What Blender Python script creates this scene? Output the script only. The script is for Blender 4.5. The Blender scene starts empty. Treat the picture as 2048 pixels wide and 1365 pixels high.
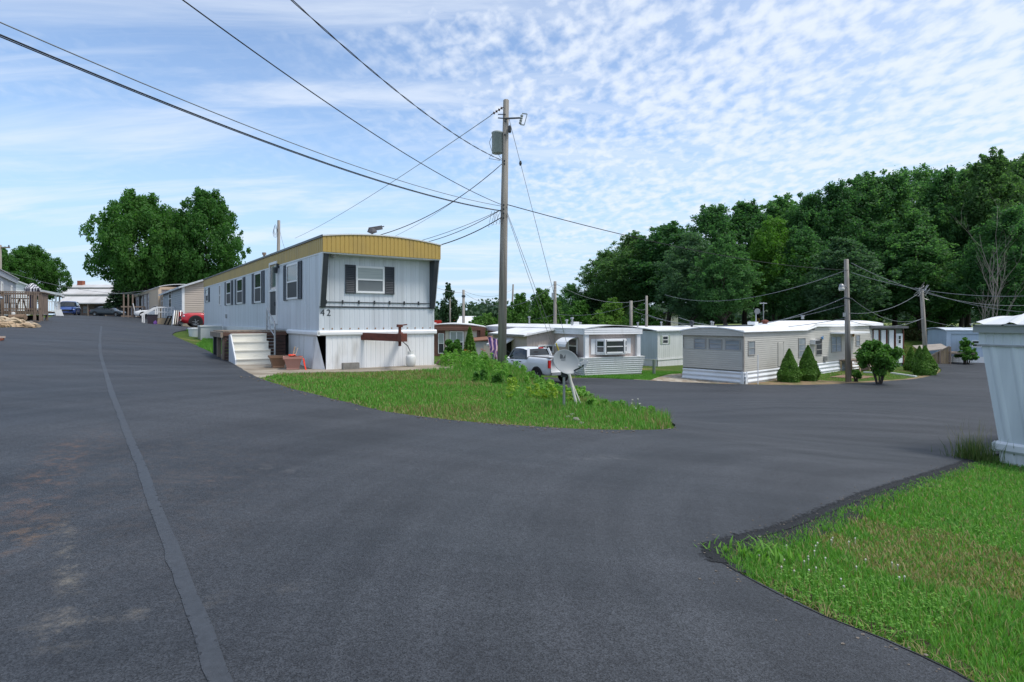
import bpy, math, random
import numpy as np
from mathutils import Vector, Matrix
from mathutils.geometry import delaunay_2d_cdt
R = math.radians
rng = np.random.default_rng(7)
random.seed(5)
S = bpy.context.scene
COL = S.collection
FPX, HX, HY, EYE = 1186.0, 1024.0, 640.0, 1.5

# ---------------------------------------------------------------- mesh builder
class MB:
    def __init__(s): s.v = []; s.f = []
    def add(s, vs, fs):
        n = len(s.v); s.v += [tuple(p) for p in vs]; s.f += [tuple(i+n for i in f) for f in fs]; return s
    def box(s, x0, x1, y0, y1, z0, z1, M=None):
        vs = [(x, y, z) for z in (z0, z1) for y in (y0, y1) for x in (x0, x1)]
        if M is not None: vs = [M @ Vector(p) for p in vs]
        return s.add(vs, [(0,2,3,1),(4,5,7,6),(0,1,5,4),(2,6,7,3),(0,4,6,2),(1,3,7,5)])
    def fbox(s, F, s0, s1, z0, z1, o0, o1):
        vs = [F(a, z, o) for z in (z0, z1) for o in (o0, o1) for a in (s0, s1)]
        return s.add(vs, [(0,2,3,1),(4,5,7,6),(0,1,5,4),(2,6,7,3),(0,4,6,2),(1,3,7,5)])
    def prism(s, poly, fn, h0, h1):
        n = len(poly)
        vs = [fn(p, q, h0) for p, q in poly] + [fn(p, q, h1) for p, q in poly]
        fs = [(i, (i+1) % n, n+(i+1) % n, n+i) for i in range(n)]
        return s.add(vs, fs + [tuple(range(n))[::-1], tuple(range(n, 2*n))])
    def beam(s, a, b, w, h=None, up=(0,0,1)):
        a = Vector(a); b = Vector(b); h = h or w; d = (b-a).normalized(); up = Vector(up)
        if abs(d.dot(up)) > .98: up = Vector((1,0,0))
        x = d.cross(up).normalized(); z = x.cross(d)
        vs = [p + x*i*w/2 + z*j*h/2 for p in (a, b) for j in (-1,1) for i in (-1,1)]
        return s.add(vs, [(0,2,3,1),(4,5,7,6),(0,1,5,4),(2,6,7,3),(0,4,6,2),(1,3,7,5)])
    def tube(s, pts, r, n=8, cap=True):
        pts = [Vector(p) for p in pts]; m = len(pts)
        rs = r if isinstance(r, (list, tuple)) else [r]*m
        vs = []; prev = None
        for i, p in enumerate(pts):
            d = (pts[min(i+1, m-1)] - pts[max(i-1, 0)]).normalized()
            if prev is None:
                x = d.cross(Vector((0,0,1)))
                if x.length < .02: x = Vector((1,0,0))
            else: x = prev - d*prev.dot(d)
            x.normalize(); prev = x; y = d.cross(x)
            vs += [p + (x*math.cos(2*math.pi*k/n) + y*math.sin(2*math.pi*k/n))*rs[i] for k in range(n)]
        fs = [(i*n+k, i*n+(k+1) % n, (i+1)*n+(k+1) % n, (i+1)*n+k) for i in range(m-1) for k in range(n)]
        if cap: fs += [tuple(range(n))[::-1], tuple(range((m-1)*n, m*n))]
        return s.add(vs, fs)
    def lathe(s, prof, n=16, M=None, c=(0,0,0)):
        vs = [Vector((c[0]+r*math.cos(2*math.pi*k/n), c[1]+r*math.sin(2*math.pi*k/n), c[2]+z)) for r, z in prof for k in range(n)]
        if M is not None: vs = [M @ p for p in vs]
        m = len(prof)
        fs = [(i*n+k, i*n+(k+1) % n, (i+1)*n+(k+1) % n, (i+1)*n+k) for i in range(m-1) for k in range(n)]
        return s.add(vs, fs + [tuple(range(n))[::-1], tuple(range((m-1)*n, m*n))])
    def rock(s, c, rx, ry, rz, seed):
        g = np.random.default_rng(seed); n, m = 7, 5; vs = []
        for i in range(m):
            th = math.pi*(i+.5)/m
            for k in range(n):
                ph = 2*math.pi*k/n + i*.4; j = g.uniform(.75, 1.15)
                vs.append((c[0]+rx*j*math.sin(th)*math.cos(ph), c[1]+ry*j*math.sin(th)*math.sin(ph), c[2]+rz*j*math.cos(th)))
        fs = [(i*n+k, i*n+(k+1) % n, (i+1)*n+(k+1) % n, (i+1)*n+k) for i in range(m-1) for k in range(n)]
        return s.add(vs, fs + [tuple(range(n))[::-1], tuple(range((m-1)*n, m*n))])
    def ribs(s, F, s0, s1, z0, z1, pitch=.2, depth=.015, o=0.):
        prof = []; a = s0
        while a < s1-1e-4:
            for fr, dd in ((0,0),(.74,0),(.80,-depth),(.94,-depth)):
                q = a+fr*pitch
                if q < s1: prof.append((q, o+dd))
            a += pitch
        prof.append((s1, o))
        zz0 = z0 if callable(z0) else (lambda q: z0)
        zz1 = z1 if callable(z1) else (lambda q: z1)
        vs = [F(q, zz0(q), oo) for q, oo in prof] + [F(q, zz1(q), oo) for q, oo in prof]; n = len(prof)
        return s.add(vs, [(i, i+1, n+i+1, n+i) for i in range(n-1)])
    def laps(s, F, s0, s1, z0, z1, pitch=.115, depth=.014, o=0., round_=False):
        prof = []; z = z0
        while z < z1-1e-4:
            if round_:
                for fr, dd in ((0,0),(.25,depth*.75),(.5,depth),(.75,depth*.75)):
                    if z+fr*pitch < z1: prof.append((z+fr*pitch, o+dd))
            else:
                prof += [(z, o), (min(z+.06*pitch, z1), o+depth)]
            z += pitch
        prof.append((z1, o))
        ss0 = s0 if callable(s0) else (lambda q: s0)
        ss1 = s1 if callable(s1) else (lambda q: s1)
        vs = [F(ss0(q), q, oo) for q, oo in prof] + [F(ss1(q), q, oo) for q, oo in prof]; n = len(prof)
        return s.add(vs, [(i, n+i, n+i+1, i+1) for i in range(n-1)])
    def build(s, name, mat, parent=None, smooth=False):
        me = bpy.data.meshes.new(name); me.from_pydata(s.v, [], s.f); me.update()
        return link(name, me, mat, parent, smooth)

def link(name, me, mat, parent=None, smooth=False):
    if mat is not None and not me.materials: me.materials.append(mat)
    if smooth:
        me.polygons.foreach_set('use_smooth', [True]*len(me.polygons))
    o = bpy.data.objects.new(name, me); COL.objects.link(o)
    if parent is not None: o.parent = parent
    return o

def np_mesh(name, V, F):
    me = bpy.data.meshes.new(name); V = np.asarray(V, np.float32); F = np.asarray(F, np.int32)
    me.vertices.add(len(V)); me.vertices.foreach_set('co', V.ravel())
    me.loops.add(F.size); me.loops.foreach_set('vertex_index', F.ravel())
    me.polygons.add(len(F)); me.polygons.foreach_set('loop_start', np.arange(len(F), dtype=np.int32)*F.shape[1])
    me.update(calc_edges=True); return me

def tag(o, label=None, cat=None, group=None, kind=None):
    if label: o['label'] = label
    if cat: o['category'] = cat
    if group: o['group'] = group
    if kind: o['kind'] = kind
    return o
def thing(name, label, cat, loc=(0,0,0), rz=0, group=None):
    o = bpy.data.objects.new(name, None); COL.objects.link(o); o.location = loc; o.rotation_euler = (0,0,rz)
    o.empty_display_size = .2
    return tag(o, label, cat, group)
def copy_tree(o, parent=None):
    c = o.copy(); COL.objects.link(c)
    if parent is not None: c.parent = parent
    for ch in [k for k in bpy.data.objects if k.parent == o]: copy_tree(ch, c)
    return c

# faces of a home: (along, height, outwards) -> local point
def FF(b=0.): return lambda s, z, o: (s, b-o, z)
def FL(b=0.): return lambda s, z, o: (b-o, s, z)
def FR(b=0.): return lambda s, z, o: (b+o, s, z)
def FB(b=0.): return lambda s, z, o: (s, b+o, z)

# ---------------------------------------------------------------- materials
def nodes(m):
    m.use_nodes = True; nt = m.node_tree; return nt, nt.nodes, nt.links
MATS = {}
def mat(name, col, rough=.6, col2=None, amt=.5, scale=(2,2,2), detail=5, metal=0., spec=.4, bump=0., bscale=40, contrast=(.4,.65), coat=0.):
    """procedural paint / wood / metal: two tones mixed by noise in object space"""
    if name in MATS: return MATS[name]
    m = bpy.data.materials.new(name); nt, N, L = nodes(m); b = N['Principled BSDF']
    b.inputs['Roughness'].default_value = rough; b.inputs['Metallic'].default_value = metal
    b.inputs['Specular IOR Level'].default_value = spec
    if coat: b.inputs['Coat Weight'].default_value = coat
    tc = N.new('ShaderNodeTexCoord'); mp = N.new('ShaderNodeMapping'); mp.inputs['Scale'].default_value = scale
    L.new(tc.outputs['Object'], mp.inputs['Vector'])
    n = N.new('ShaderNodeTexNoise'); n.inputs['Scale'].default_value = 1.; n.inputs['Detail'].default_value = detail
    L.new(mp.outputs['Vector'], n.inputs['Vector'])
    r = N.new('ShaderNodeMapRange'); r.inputs['From Min'].default_value = contrast[0]; r.inputs['From Max'].default_value = contrast[1]
    r.inputs['To Max'].default_value = amt
    L.new(n.outputs['Fac'], r.inputs['Value'])
    mx = N.new('ShaderNodeMix'); mx.data_type = 'RGBA'
    c2 = col2 or tuple(c*.6 for c in col)
    mx.inputs['A'].default_value = (*col, 1); mx.inputs['B'].default_value = (*c2, 1)
    L.new(r.outputs['Result'], mx.inputs['Factor']); L.new(mx.outputs['Result'], b.inputs['Base Color'])
    if bump:
        n2 = N.new('ShaderNodeTexNoise'); n2.inputs['Scale'].default_value = bscale; n2.inputs['Detail'].default_value = 4
        L.new(tc.outputs['Object'], n2.inputs['Vector'])
        bp = N.new('ShaderNodeBump'); bp.inputs['Strength'].default_value = bump; bp.inputs['Distance'].default_value = .02
        L.new(n2.outputs['Fac'], bp.inputs['Height']); L.new(bp.outputs['Normal'], b.inputs['Normal'])
    MATS[name] = m; return m

def leaf_mat(name, c1, c2, trans=.3, obj_var=.25, rough=.55):
    if name in MATS: return MATS[name]
    m = bpy.data.materials.new(name); nt, N, L = nodes(m); b = N['Principled BSDF']
    b.inputs['Roughness'].default_value = rough; b.inputs['Specular IOR Level'].default_value = .25
    g = N.new('ShaderNodeNewGeometry'); oi = N.new('ShaderNodeObjectInfo')
    mx = N.new('ShaderNodeMix'); mx.data_type = 'RGBA'
    mx.inputs['A'].default_value = (*c1, 1); mx.inputs['B'].default_value = (*c2, 1)
    L.new(g.outputs['Random Per Island'], mx.inputs['Factor'])
    hs = N.new('ShaderNodeHueSaturation'); L.new(mx.outputs['Result'], hs.inputs['Color'])
    v = N.new('ShaderNodeMapRange'); v.inputs['To Min'].default_value = 1-obj_var; v.inputs['To Max'].default_value = 1+obj_var
    L.new(oi.outputs['Random'], v.inputs['Value']); L.new(v.outputs['Result'], hs.inputs['Value'])
    h = N.new('ShaderNodeMapRange'); h.inputs['To Min'].default_value = .5+.05*obj_var; h.inputs['To Max'].default_value = .5-.05*obj_var
    L.new(oi.outputs['Random'], h.inputs['Value']); L.new(h.outputs['Result'], hs.inputs['Hue'])
    L.new(hs.outputs['Color'], b.inputs['Base Color'])
    t = N.new('ShaderNodeBsdfTranslucent'); tm = N.new('ShaderNodeMix'); tm.data_type = 'RGBA'; tm.blend_type = 'MULTIPLY'; tm.inputs['Factor'].default_value = 1.; tm.inputs['B'].default_value = (1.3,1.5,.9,1); L.new(hs.outputs['Color'], tm.inputs['A']); L.new(tm.outputs['Result'], t.inputs['Color'])   # light passing through a leaf is brighter and yellower than light off it
    ms = N.new('ShaderNodeMixShader'); ms.inputs[0].default_value = trans
    L.new(b.outputs[0], ms.inputs[1]); L.new(t.outputs[0], ms.inputs[2])
    L.new(ms.outputs[0], N['Material Output'].inputs['Surface'])
    MATS[name] = m; return m

# ---------------------------------------------------------------- terrain: thin-plate spline through surveyed heights
CTRL = np.array([
 (0,0,0),(0,3,0),(-4,3,.05),(-4.6,5.4,.1),(4,3,-.4),(1.6,4.6,-.3),(3,11.4,-.62),(0,10.2,-.33),(-3,10,-.04),
 (-5.7,17.4,0),(-2.6,19.6,-.02),(-9,17.5,.12),(-18.5,35.8,.72),(-16,37.5,.6),(-22,41.5,.92),(-25,32,1.37),(-21.5,26,1.15),
 (-15.5,18,.78),(-47,63,1.9),(-65,95,2.02),(-40,60,1.75),(-55,75,1.97),(-33,45,1.5),(-12,8,.55),(-8,-6,.2),(6,-6,-.5),
 (2,32.5,-2.08),(-1.2,37,-2.08),(-3.5,41,-1.9),(14,36,-2.3),(10.3,12.5,-1.5),(20.5,36,-2.3),(39,55,-2.4),(9,20,-1.55),(30,45,-2.35),(26,30,-2.2),(5,38,-2.05),
 (-.35,20,-.2),(1.3,14,-.42),(2.7,16.2,-1.0),(2.4,20,-1.35),(1.0,26,-1.75),(-2,25,-.75),(-6,50,-1.6),(-1,55,-2.0),(12,48,-2.25),(18,62,-2.3),
 (30,100,.3),(60,105,.2),(45,80,-.3),(25,80,-.5),(0,90,-2.2),(70,80,-1.5),(60,60,-2.4),(95,110,.2),
 (-20,60,-.5),(-30,85,.6),(-30,140,0),(0,160,-1.5),(60,150,.5),(130,95,.3),(140,30,-3),(90,30,-2.8),(60,-60,-3),(0,-60,-1),(-60,-60,1),(-60,0,1.6),(-140,60,2),(-100,125,2),(-35,15,1.6),
], float)
def _U(r2): return np.where(r2 > 1e-9, r2*np.log(r2+1e-12), 0.)
_cx = CTRL[:, :2]/50.; _n = len(CTRL)
_K = _U(((_cx[:, None]-_cx[None])**2).sum(-1)) + np.eye(_n)*2e-4
_Pm = np.hstack([np.ones((_n, 1)), _cx])
_W = np.linalg.solve(np.block([[_K, _Pm], [_Pm.T, np.zeros((3, 3))]]), np.concatenate([CTRL[:, 2], np.zeros(3)]))
def Hn(x, y):
    x = np.asarray(x, float); y = np.asarray(y, float); r = np.hypot(x, y)+1e-9; k = np.minimum(1., 150./r)
    p = np.stack([x*k, y*k], -1)/50.
    return _U(((p[..., None, :]-_cx)**2).sum(-1)) @ _W[:_n] + _W[_n] + p @ _W[_n+1:]
def H(x, y): return float(Hn(x, y))
_D = np.concatenate([np.arange(1.2, 60, .04), np.arange(60, 160, .2)])
def G(px, py):
    """where the line of sight through a photo pixel meets the ground"""
    zr = EYE-(py-HY)/FPX*_D; i = int(np.argmax(zr <= Hn((px-HX)/FPX*_D, _D)))
    d = _D[i]; return Vector(((px-HX)/FPX*d, d, H((px-HX)/FPX*d, d)))
def W(px, d, dz=0.):
    x = (px-HX)/FPX*d; return Vector((x, d, H(x, d)+dz))
def ZP(py, d): return EYE-(py-HY)/FPX*d
def PT(px, py, d): return Vector(((px-HX)/FPX*d, d, ZP(py, d)))
def onface(o, kind, base, px, py):
    """photo pixel -> (along, height) on a wall plane of home o"""
    c, s_ = math.cos(-o.rotation_euler.z), math.sin(-o.rotation_euler.z)
    dx, dy = (px-HX)/FPX, 1.; ox, oy = -o.location.x, -o.location.y
    lx, ly, ldx, ldy = c*ox-s_*oy, s_*ox+c*oy, c*dx-s_*dy, s_*dx+c*dy
    t = (base-ly)/ldy if kind == 'f' else (base-lx)/ldx
    return ((lx+t*ldx) if kind == 'f' else (ly+t*ldy)), EYE-(py-HY)/FPX*t-o.location.z
def frect(o, kind, base, x0, y0, x1, y1):
    a = onface(o, kind, base, x0, y0)[0]; b = onface(o, kind, base, x1, y0)[0]; xm = (x0+x1)/2
    return min(a, b), max(a, b), onface(o, kind, base, xm, y1)[1], onface(o, kind, base, xm, y0)[1]
# ---------------------------------------------------------------- ground materials
def ground_mat():
    m = bpy.data.materials.new('lawn_soil'); nt, N, L = nodes(m); b = N['Principled BSDF']; b.inputs['Roughness'].default_value = .95
    b.inputs['Specular IOR Level'].default_value = .1
    tc = N.new('ShaderNodeTexCoord')
    def noise(sc, det=6, rg=.6):
        n = N.new('ShaderNodeTexNoise'); n.inputs['Scale'].default_value = sc; n.inputs['Detail'].default_value = det
        n.inputs['Roughness'].default_value = rg; L.new(tc.outputs['Object'], n.inputs['Vector']); return n
    def ramp(n, a, b_):
        r = N.new('ShaderNodeMapRange'); r.inputs['From Min'].default_value = a; r.inputs['From Max'].default_value = b_
        L.new(n.outputs['Fac'], r.inputs['Value']); return r
    def mix(fac, A, B):
        x = N.new('ShaderNodeMix'); x.data_type = 'RGBA'; L.new(fac.outputs[0], x.inputs['Factor'])
        for k, c in (('A', A), ('B', B)):
            if isinstance(c, tuple): x.inputs[k].default_value = (*c, 1)
            else: L.new(c.outputs['Result'], x.inputs[k])
        return x
    g = mix(ramp(noise(9), .35, .7), (.06, .11, .02), (.115, .18, .035))
    g2 = mix(ramp(noise(60, 3), .4, .7), g, (.035, .06, .014))
    d = mix(ramp(noise(.55, 7, .7), .54, .72), g2, (.27, .21, .1))
    L.new(d.outputs['Result'], b.inputs['Base Color'])
    bp = N.new('ShaderNodeBump'); bp.inputs['Strength'].default_value = .6; bp.inputs['Distance'].default_value = .05
    L.new(noise(45, 5).outputs['Fac'], bp.inputs['Height']); L.new(bp.outputs['Normal'], b.inputs['Normal'])
    return m
def asphalt_mat(name, base, light, grain=(.7, 1.25), stains=(), spec=.5, rough=.62, bump=.5, arcs=None):
    m = bpy.data.materials.new(name); nt, N, L = nodes(m); b = N['Principled BSDF']
    b.inputs['Specular IOR Level'].default_value = spec
    tc = N.new('ShaderNodeTexCoord')
    def noise(sc, det=4, rg=.55, vec=None):
        n = N.new('ShaderNodeTexNoise'); n.inputs['Scale'].default_value = sc; n.inputs['Detail'].default_value = det
        n.inputs['Roughness'].default_value = rg; L.new(vec or tc.outputs['Object'], n.inputs['Vector']); return n.outputs['Fac']
    def rng_(v, a, b_, c=0., d=1.):
        r = N.new('ShaderNodeMapRange'); L.new(v, r.inputs['Value'])
        for k, x in zip(('From Min','From Max','To Min','To Max'), (a,b_,c,d)): r.inputs[k].default_value = x
        return r.outputs['Result']
    def mth(op, a, b_):
        q = N.new('ShaderNodeMath'); q.operation = op
        for i, x in enumerate((a, b_)):
            if isinstance(x, float): q.inputs[i].default_value = x
            else: L.new(x, q.inputs[i])
        return q.outputs[0]
    def mixc(f, A, B):
        x = N.new('ShaderNodeMix'); x.data_type = 'RGBA'; L.new(f, x.inputs['Factor'])
        for k, c in (('A', A), ('B', B)):
            if isinstance(c, tuple): x.inputs[k].default_value = (*c, 1)
            else: L.new(c, x.inputs[k])
        return x.outputs['Result']
    mp = N.new('ShaderNodeMapping'); mp.inputs['Rotation'].default_value = (0,0,R(-55)); mp.inputs['Scale'].default_value = (.22, 1.5, 1)
    L.new(tc.outputs['Object'], mp.inputs['Vector'])
    sweep = rng_(noise(.9, 5, .6, mp.outputs['Vector']), .38, .68)       # wear from traffic, long soft patches
    patch = rng_(noise(.28, 4), .4, .65)
    fac = mth('MULTIPLY', mth('ADD', sweep, patch), .5)
    if arcs:                                                             # wheel paths curving round the corner
        sv = N.new('ShaderNodeVectorMath'); sv.operation = 'SUBTRACT'; L.new(tc.outputs['Object'], sv.inputs[0]); sv.inputs[1].default_value = (*arcs, 0)
        sx = N.new('ShaderNodeSeparateXYZ'); L.new(sv.outputs[0], sx.inputs[0]); xy = N.new('ShaderNodeCombineXYZ'); L.new(sx.outputs[0], xy.inputs[0]); L.new(sx.outputs[1], xy.inputs[1])
        ln = N.new('ShaderNodeVectorMath'); ln.operation = 'LENGTH'; L.new(xy.outputs[0], ln.inputs[0]); an = mth('ARCTAN2', mth('MULTIPLY', sx.outputs[1], -1.), mth('MULTIPLY', sx.outputs[0], -1.))
        cv = N.new('ShaderNodeCombineXYZ'); L.new(mth('MULTIPLY', ln.outputs['Value'], 1.5), cv.inputs[0]); L.new(mth('MULTIPLY', an, 1.1), cv.inputs[1])
        tr = rng_(noise(1., 6, .62, cv.outputs[0]), .4, .62); fac = mth('ADD', mth('MULTIPLY', fac, .6), mth('MULTIPLY', tr, .36))
    c = mixc(fac, base, light)
    vo = N.new('ShaderNodeTexVoronoi'); vo.inputs['Scale'].default_value = 150; L.new(tc.outputs['Object'], vo.inputs['Vector'])
    sep = N.new('ShaderNodeSeparateColor'); L.new(vo.outputs['Color'], sep.inputs[0])
    fine = rng_(sep.outputs[0], 0, 1, *grain)
    mid = rng_(noise(26, 3), .3, .7, .82, 1.2)
    hs = N.new('ShaderNodeHueSaturation'); L.new(c, hs.inputs['Color']); L.new(mth('MULTIPLY', fine, mid), hs.inputs['Value'])
    c = hs.outputs['Color']
    for (x, y, sx, sy, rot, col, k) in stains:
        q = N.new('ShaderNodeMapping'); q.vector_type = 'TEXTURE'; q.inputs['Location'].default_value = (x, y, 0); q.inputs['Rotation'].default_value = (0,0,rot)
        q.inputs['Scale'].default_value = (sx, sy, 1000); L.new(tc.outputs['Object'], q.inputs['Vector'])
        ln = N.new('ShaderNodeVectorMath'); ln.operation = 'LENGTH'; L.new(q.outputs['Vector'], ln.inputs[0])
        f = mth('MULTIPLY', rng_(ln.outputs['Value'], .2, 1., 1., 0.), mth('MULTIPLY', rng_(noise(7, 8, .75), .48, .66), rng_(noise(30, 4, .7), .35, .62, .25, 1.)))
        c = mixc(mth('MULTIPLY', f, k), c, col)
    L.new(c, b.inputs['Base Color'])
    L.new(rng_(patch, 0, 1, rough-.05, rough+.1), b.inputs['Roughness'])
    bp = N.new('ShaderNodeBump'); bp.inputs['Strength'].default_value = bump; bp.inputs['Distance'].default_value = .006
    L.new(mth('ADD', vo.outputs['Distance'], noise(90, 3)), bp.inputs['Height']); L.new(bp.outputs['Normal'], b.inputs['Normal'])
    return m

# ---------------------------------------------------------------- ground sheet, out to the horizon
def polar_grid():
    rs = [0.]; r = .5
    while r < 140: rs.append(r); r *= 1.045
    rs += [140*1.18**k for k in range(1, 20)]
    na = 240; th = np.linspace(0, 2*np.pi, na, endpoint=False); rs = np.array(rs[1:])
    X = rs[:, None]*np.cos(th); Y = rs[:, None]*np.sin(th)
    Z = Hn(X.ravel(), Y.ravel())
    V = np.stack([X.ravel(), Y.ravel(), Z], -1)
    i = np.arange(len(rs)-1)[:, None]*na; k = np.arange(na); k2 = (k+1) % na
    F = np.stack([i+k, i+na+k, i+na+k2, i+k2], -1).reshape(-1, 4)
    V = np.vstack([V, [[0, 0, H(0, 0)]]]); c = len(V)-1
    F = np.vstack([F, np.stack([np.full(na//2, c), k[::2], k2[::2], (k[::2]+2) % na], -1)])
    return V, F
M_LAWN = ground_mat()
gnd = link('ground', np_mesh('ground', *polar_grid()), M_LAWN, None, True); tag(gnd, kind='structure')

def smooth_poly(pts, step=.5, closed=True, jitter=0., seed=1):
    P = [Vector(p[:2]) for p in pts]; n = len(P); out = []; g = np.random.default_rng(seed)
    for i in range(n if closed else n-1):
        p0, p1, p2, p3 = (P[(i+k-1) % n] if closed else P[min(max(i+k-1, 0), n-1)] for k in range(4))
        L_ = (p2-p1).length; m = max(1, int(L_/max(step*.6, step*min(1., (p1+p2).length/2/12))))
        for k in range(m):
            t = k/m; q = .5*((2*p1)+(-p0+p2)*t+(2*p0-5*p1+4*p2-p3)*t*t+(-p0+3*p1-3*p2+p3)*t**3)
            if jitter: q += Vector(g.normal(0, jitter, 2))
            out.append(q)
    if not closed: out.append(P[-1])
    return out
def inside(poly, X, Y):
    P = np.array([(p[0], p[1]) for p in poly]); res = np.zeros(X.shape, bool); j = len(P)-1
    for i in range(len(P)):
        xi, yi, xj, yj = *P[i], *P[j]
        c = ((yi > Y) != (yj > Y)) & (X < (xj-xi)*(Y-yi)/(yj-yi+1e-12)+xi); res ^= c; j = i
    return res
def sheet(name, poly, zoff, m, kind='structure', parent=None, lip=.0, fine=1.):
    n = len(poly); P = np.array([(p[0], p[1]) for p in poly])
    rs = [.6]
    while rs[-1] < 150: rs.append(rs[-1]*(1+.055*fine))
    th = np.arange(0, 2*np.pi, .05*fine); rr, tt = np.meshgrid(rs, th); X = (rr*np.cos(tt)).ravel(); Y = (rr*np.sin(tt)).ravel()
    ok = inside(poly, X, Y); X, Y = X[ok], Y[ok]
    if len(X):
        dmin = np.sqrt(((np.stack([X, Y], -1)[:, None]-P[None])**2).sum(-1).min(1)); k = dmin > .02*np.hypot(X, Y)+.05; X, Y = X[k], Y[k]
    pts = [Vector(p) for p in P]+[Vector((a, b)) for a, b in zip(X, Y)]
    vs, es, fs, *_ = delaunay_2d_cdt(pts, [(i, (i+1) % n) for i in range(n)], [], 1, 1e-5)
    A = np.array([(v.x, v.y) for v in vs]); Z = Hn(A[:, 0], A[:, 1])+zoff
    mb = MB(); mb.add(np.column_stack([A, Z]).tolist(), fs)
    if lip:                                                     # the cut edge of the sheet
        b0 = len(mb.v); zz = Hn(P[:, 0], P[:, 1])
        mb.v += [(P[i, 0], P[i, 1], zz[i]+zoff) for i in range(n)]+[(P[i, 0], P[i, 1], zz[i]-lip) for i in range(n)]
        mb.f += [(b0+i, b0+(i+1) % n, b0+n+(i+1) % n, b0+n+i) for i in range(n)]
    o = mb.build(name, m, parent, True); tag(o, kind=kind); return o

def g2(px, py): return G(px, py).xy
BANK_FRONT = [g2(*p) for p in ((515,759),(560,775),(600,787),(700,812),(770,829),(850,841),(950,851),(1050,858),(1150,864),(1250,866),(1346,863))]
BANK_BACK = [(3.4,12.8),(2.75,13.6),(2.2,14.8),(2.0,16.5),(1.8,19),(1.2,22),(.3,25),(-.6,27.5),(-1.5,30)]
ROAD = ([Vector(p) for p in ((2.6,-8),(2.7,-1),(2.3,1.4))] +
        [g2(*p) for p in ((2020,1430),(1905,1365),(1770,1303),(1650,1250),(1560,1205),(1480,1160),(1435,1130),(1437,1112),(1500,1090),(1600,1060),(1740,1000),(1850,962),(1945,926))] +
        [Vector(p) for p in ((10.0,12.75),(12.2,14.1),(18.5,18.6),(26,25),(38,38),(52,50),(46,57),(40,56.5),(36,56),(33,60),(27,58),(24.8,55.5))] +
        [g2(*p) for p in ((1845,722),(1865,728),(1882,740),(1875,749),(1840,758),(1790,763),(1700,769),(1600,772),(1500,771),(1420,769),(1300,763),(1180,758))] +
        [Vector(p) for p in ((3.2,36.2),(1.0,37.6),(-1.8,38.6),(-3.2,35)) ] + [Vector(p) for p in BANK_BACK[::-1]] + BANK_FRONT[::-1] +
        [g2(*p) for p in ((478,738),(440,718),(400,697),(345,670))] +
        [Vector(p) for p in ((-20.3,37.8),(-18.9,39.6),(-16.5,42.8),(-22.5,44.2),(-25.5,46),(-31,53),(-33,58),(-31,62),(-38,66),(-43,74),(-47,83),(-50,92),(-52,99.2),(-76,99.2),(-76,93),(-66,86),(-57,75),(-50,66),(-44,57),(-38,49),(-31,39),(-25.6,31.5),(-22.6,27.4),(-21,24),(-24,21.5),(-22,19.5),(-15.6,17.2),(-12.5,12),(-9.5,6),(-8,0),(-7,-8))])
ROADS = smooth_poly(ROAD, .5, True, .012, 3)
ST = [(-2.62,3.5,.09,1.1,R(38),(.3,.27,.21),.55),(-2.05,2.72,.17,.42,R(38),(.24,.21,.17),.45),(-1.7,2.9,.8,.12,R(25),(.19,.17,.14),.5),(-3.9,4.9,.3,2.2,R(31),(.2,.1,.05),.5),(-3.2,3.9,.25,.5,R(10),(.2,.12,.05),.5),
      (-4.6,6.3,.4,1.6,R(25),(.17,.09,.05),.45),(-2.7,5.4,.25,.25,0.,(.15,.1,.08),.6),(-2.3,5.9,.5,.2,0.,(.16,.16,.16),.5),(-3.2,5.5,1.3,3.2,R(25),(.09,.07,.06),.6),(1.0,7.9,1.6,.3,R(20),(.13,.13,.13),.5),(6.5,16.5,3.,.4,R(30),(.13,.13,.13),.4),(-.7,9.8,1.4,.1,R(-35),(.17,.165,.16),.4)]
M_ASPH = asphalt_mat('fresh_asphalt', (.018,.0205,.025), (.053,.058,.067), stains=ST, grain=(.4,1.7), spec=.38, arcs=(8.5,3.6))
M_EDGE = asphalt_mat('coarse_asphalt', (.014,.0155,.018), (.026,.028,.031), spec=.2, grain=(.35,1.7), rough=.7, bump=1.)
M_SEAM = asphalt_mat('seam_asphalt', (.034,.038,.045), (.047,.052,.06), grain=(.92,1.08), rough=.55, bump=.1)
ROAD_Z = .05
sheet('road', ROADS, ROAD_Z, M_ASPH, lip=.03)

def strip(name, pts, w0, w1, z0, z1, m, seed=2, wj=0.):
    """a ribbon following pts: from offset w0 to offset w1 (left of travel), heights z0..z1 over the ground"""
    P = [Vector(p[:2]) for p in pts]; mb = MB(); g = np.random.default_rng(seed); K = 4
    for i, p in enumerate(P):
        d = (P[min(i+1, len(P)-1)]-P[max(i-1, 0)]).normalized(); nrm = Vector((-d.y, d.x)); e = g.normal(0, wj) if wj else 0
        for k in range(K):
            t = k/(K-1); q = p+nrm*(w0+(w1+e-w0)*t); mb.v.append((q.x, q.y, H(q.x, q.y)+z0+(z1-z0)*t**1.5))
    mb.f = [(i*K+k, i*K+k+1, (i+1)*K+k+1, (i+1)*K+k) for i in range(len(P)-1) for k in range(K-1)]
    o = mb.build(name, m, None, True); tag(o, kind='structure'); return o
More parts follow.
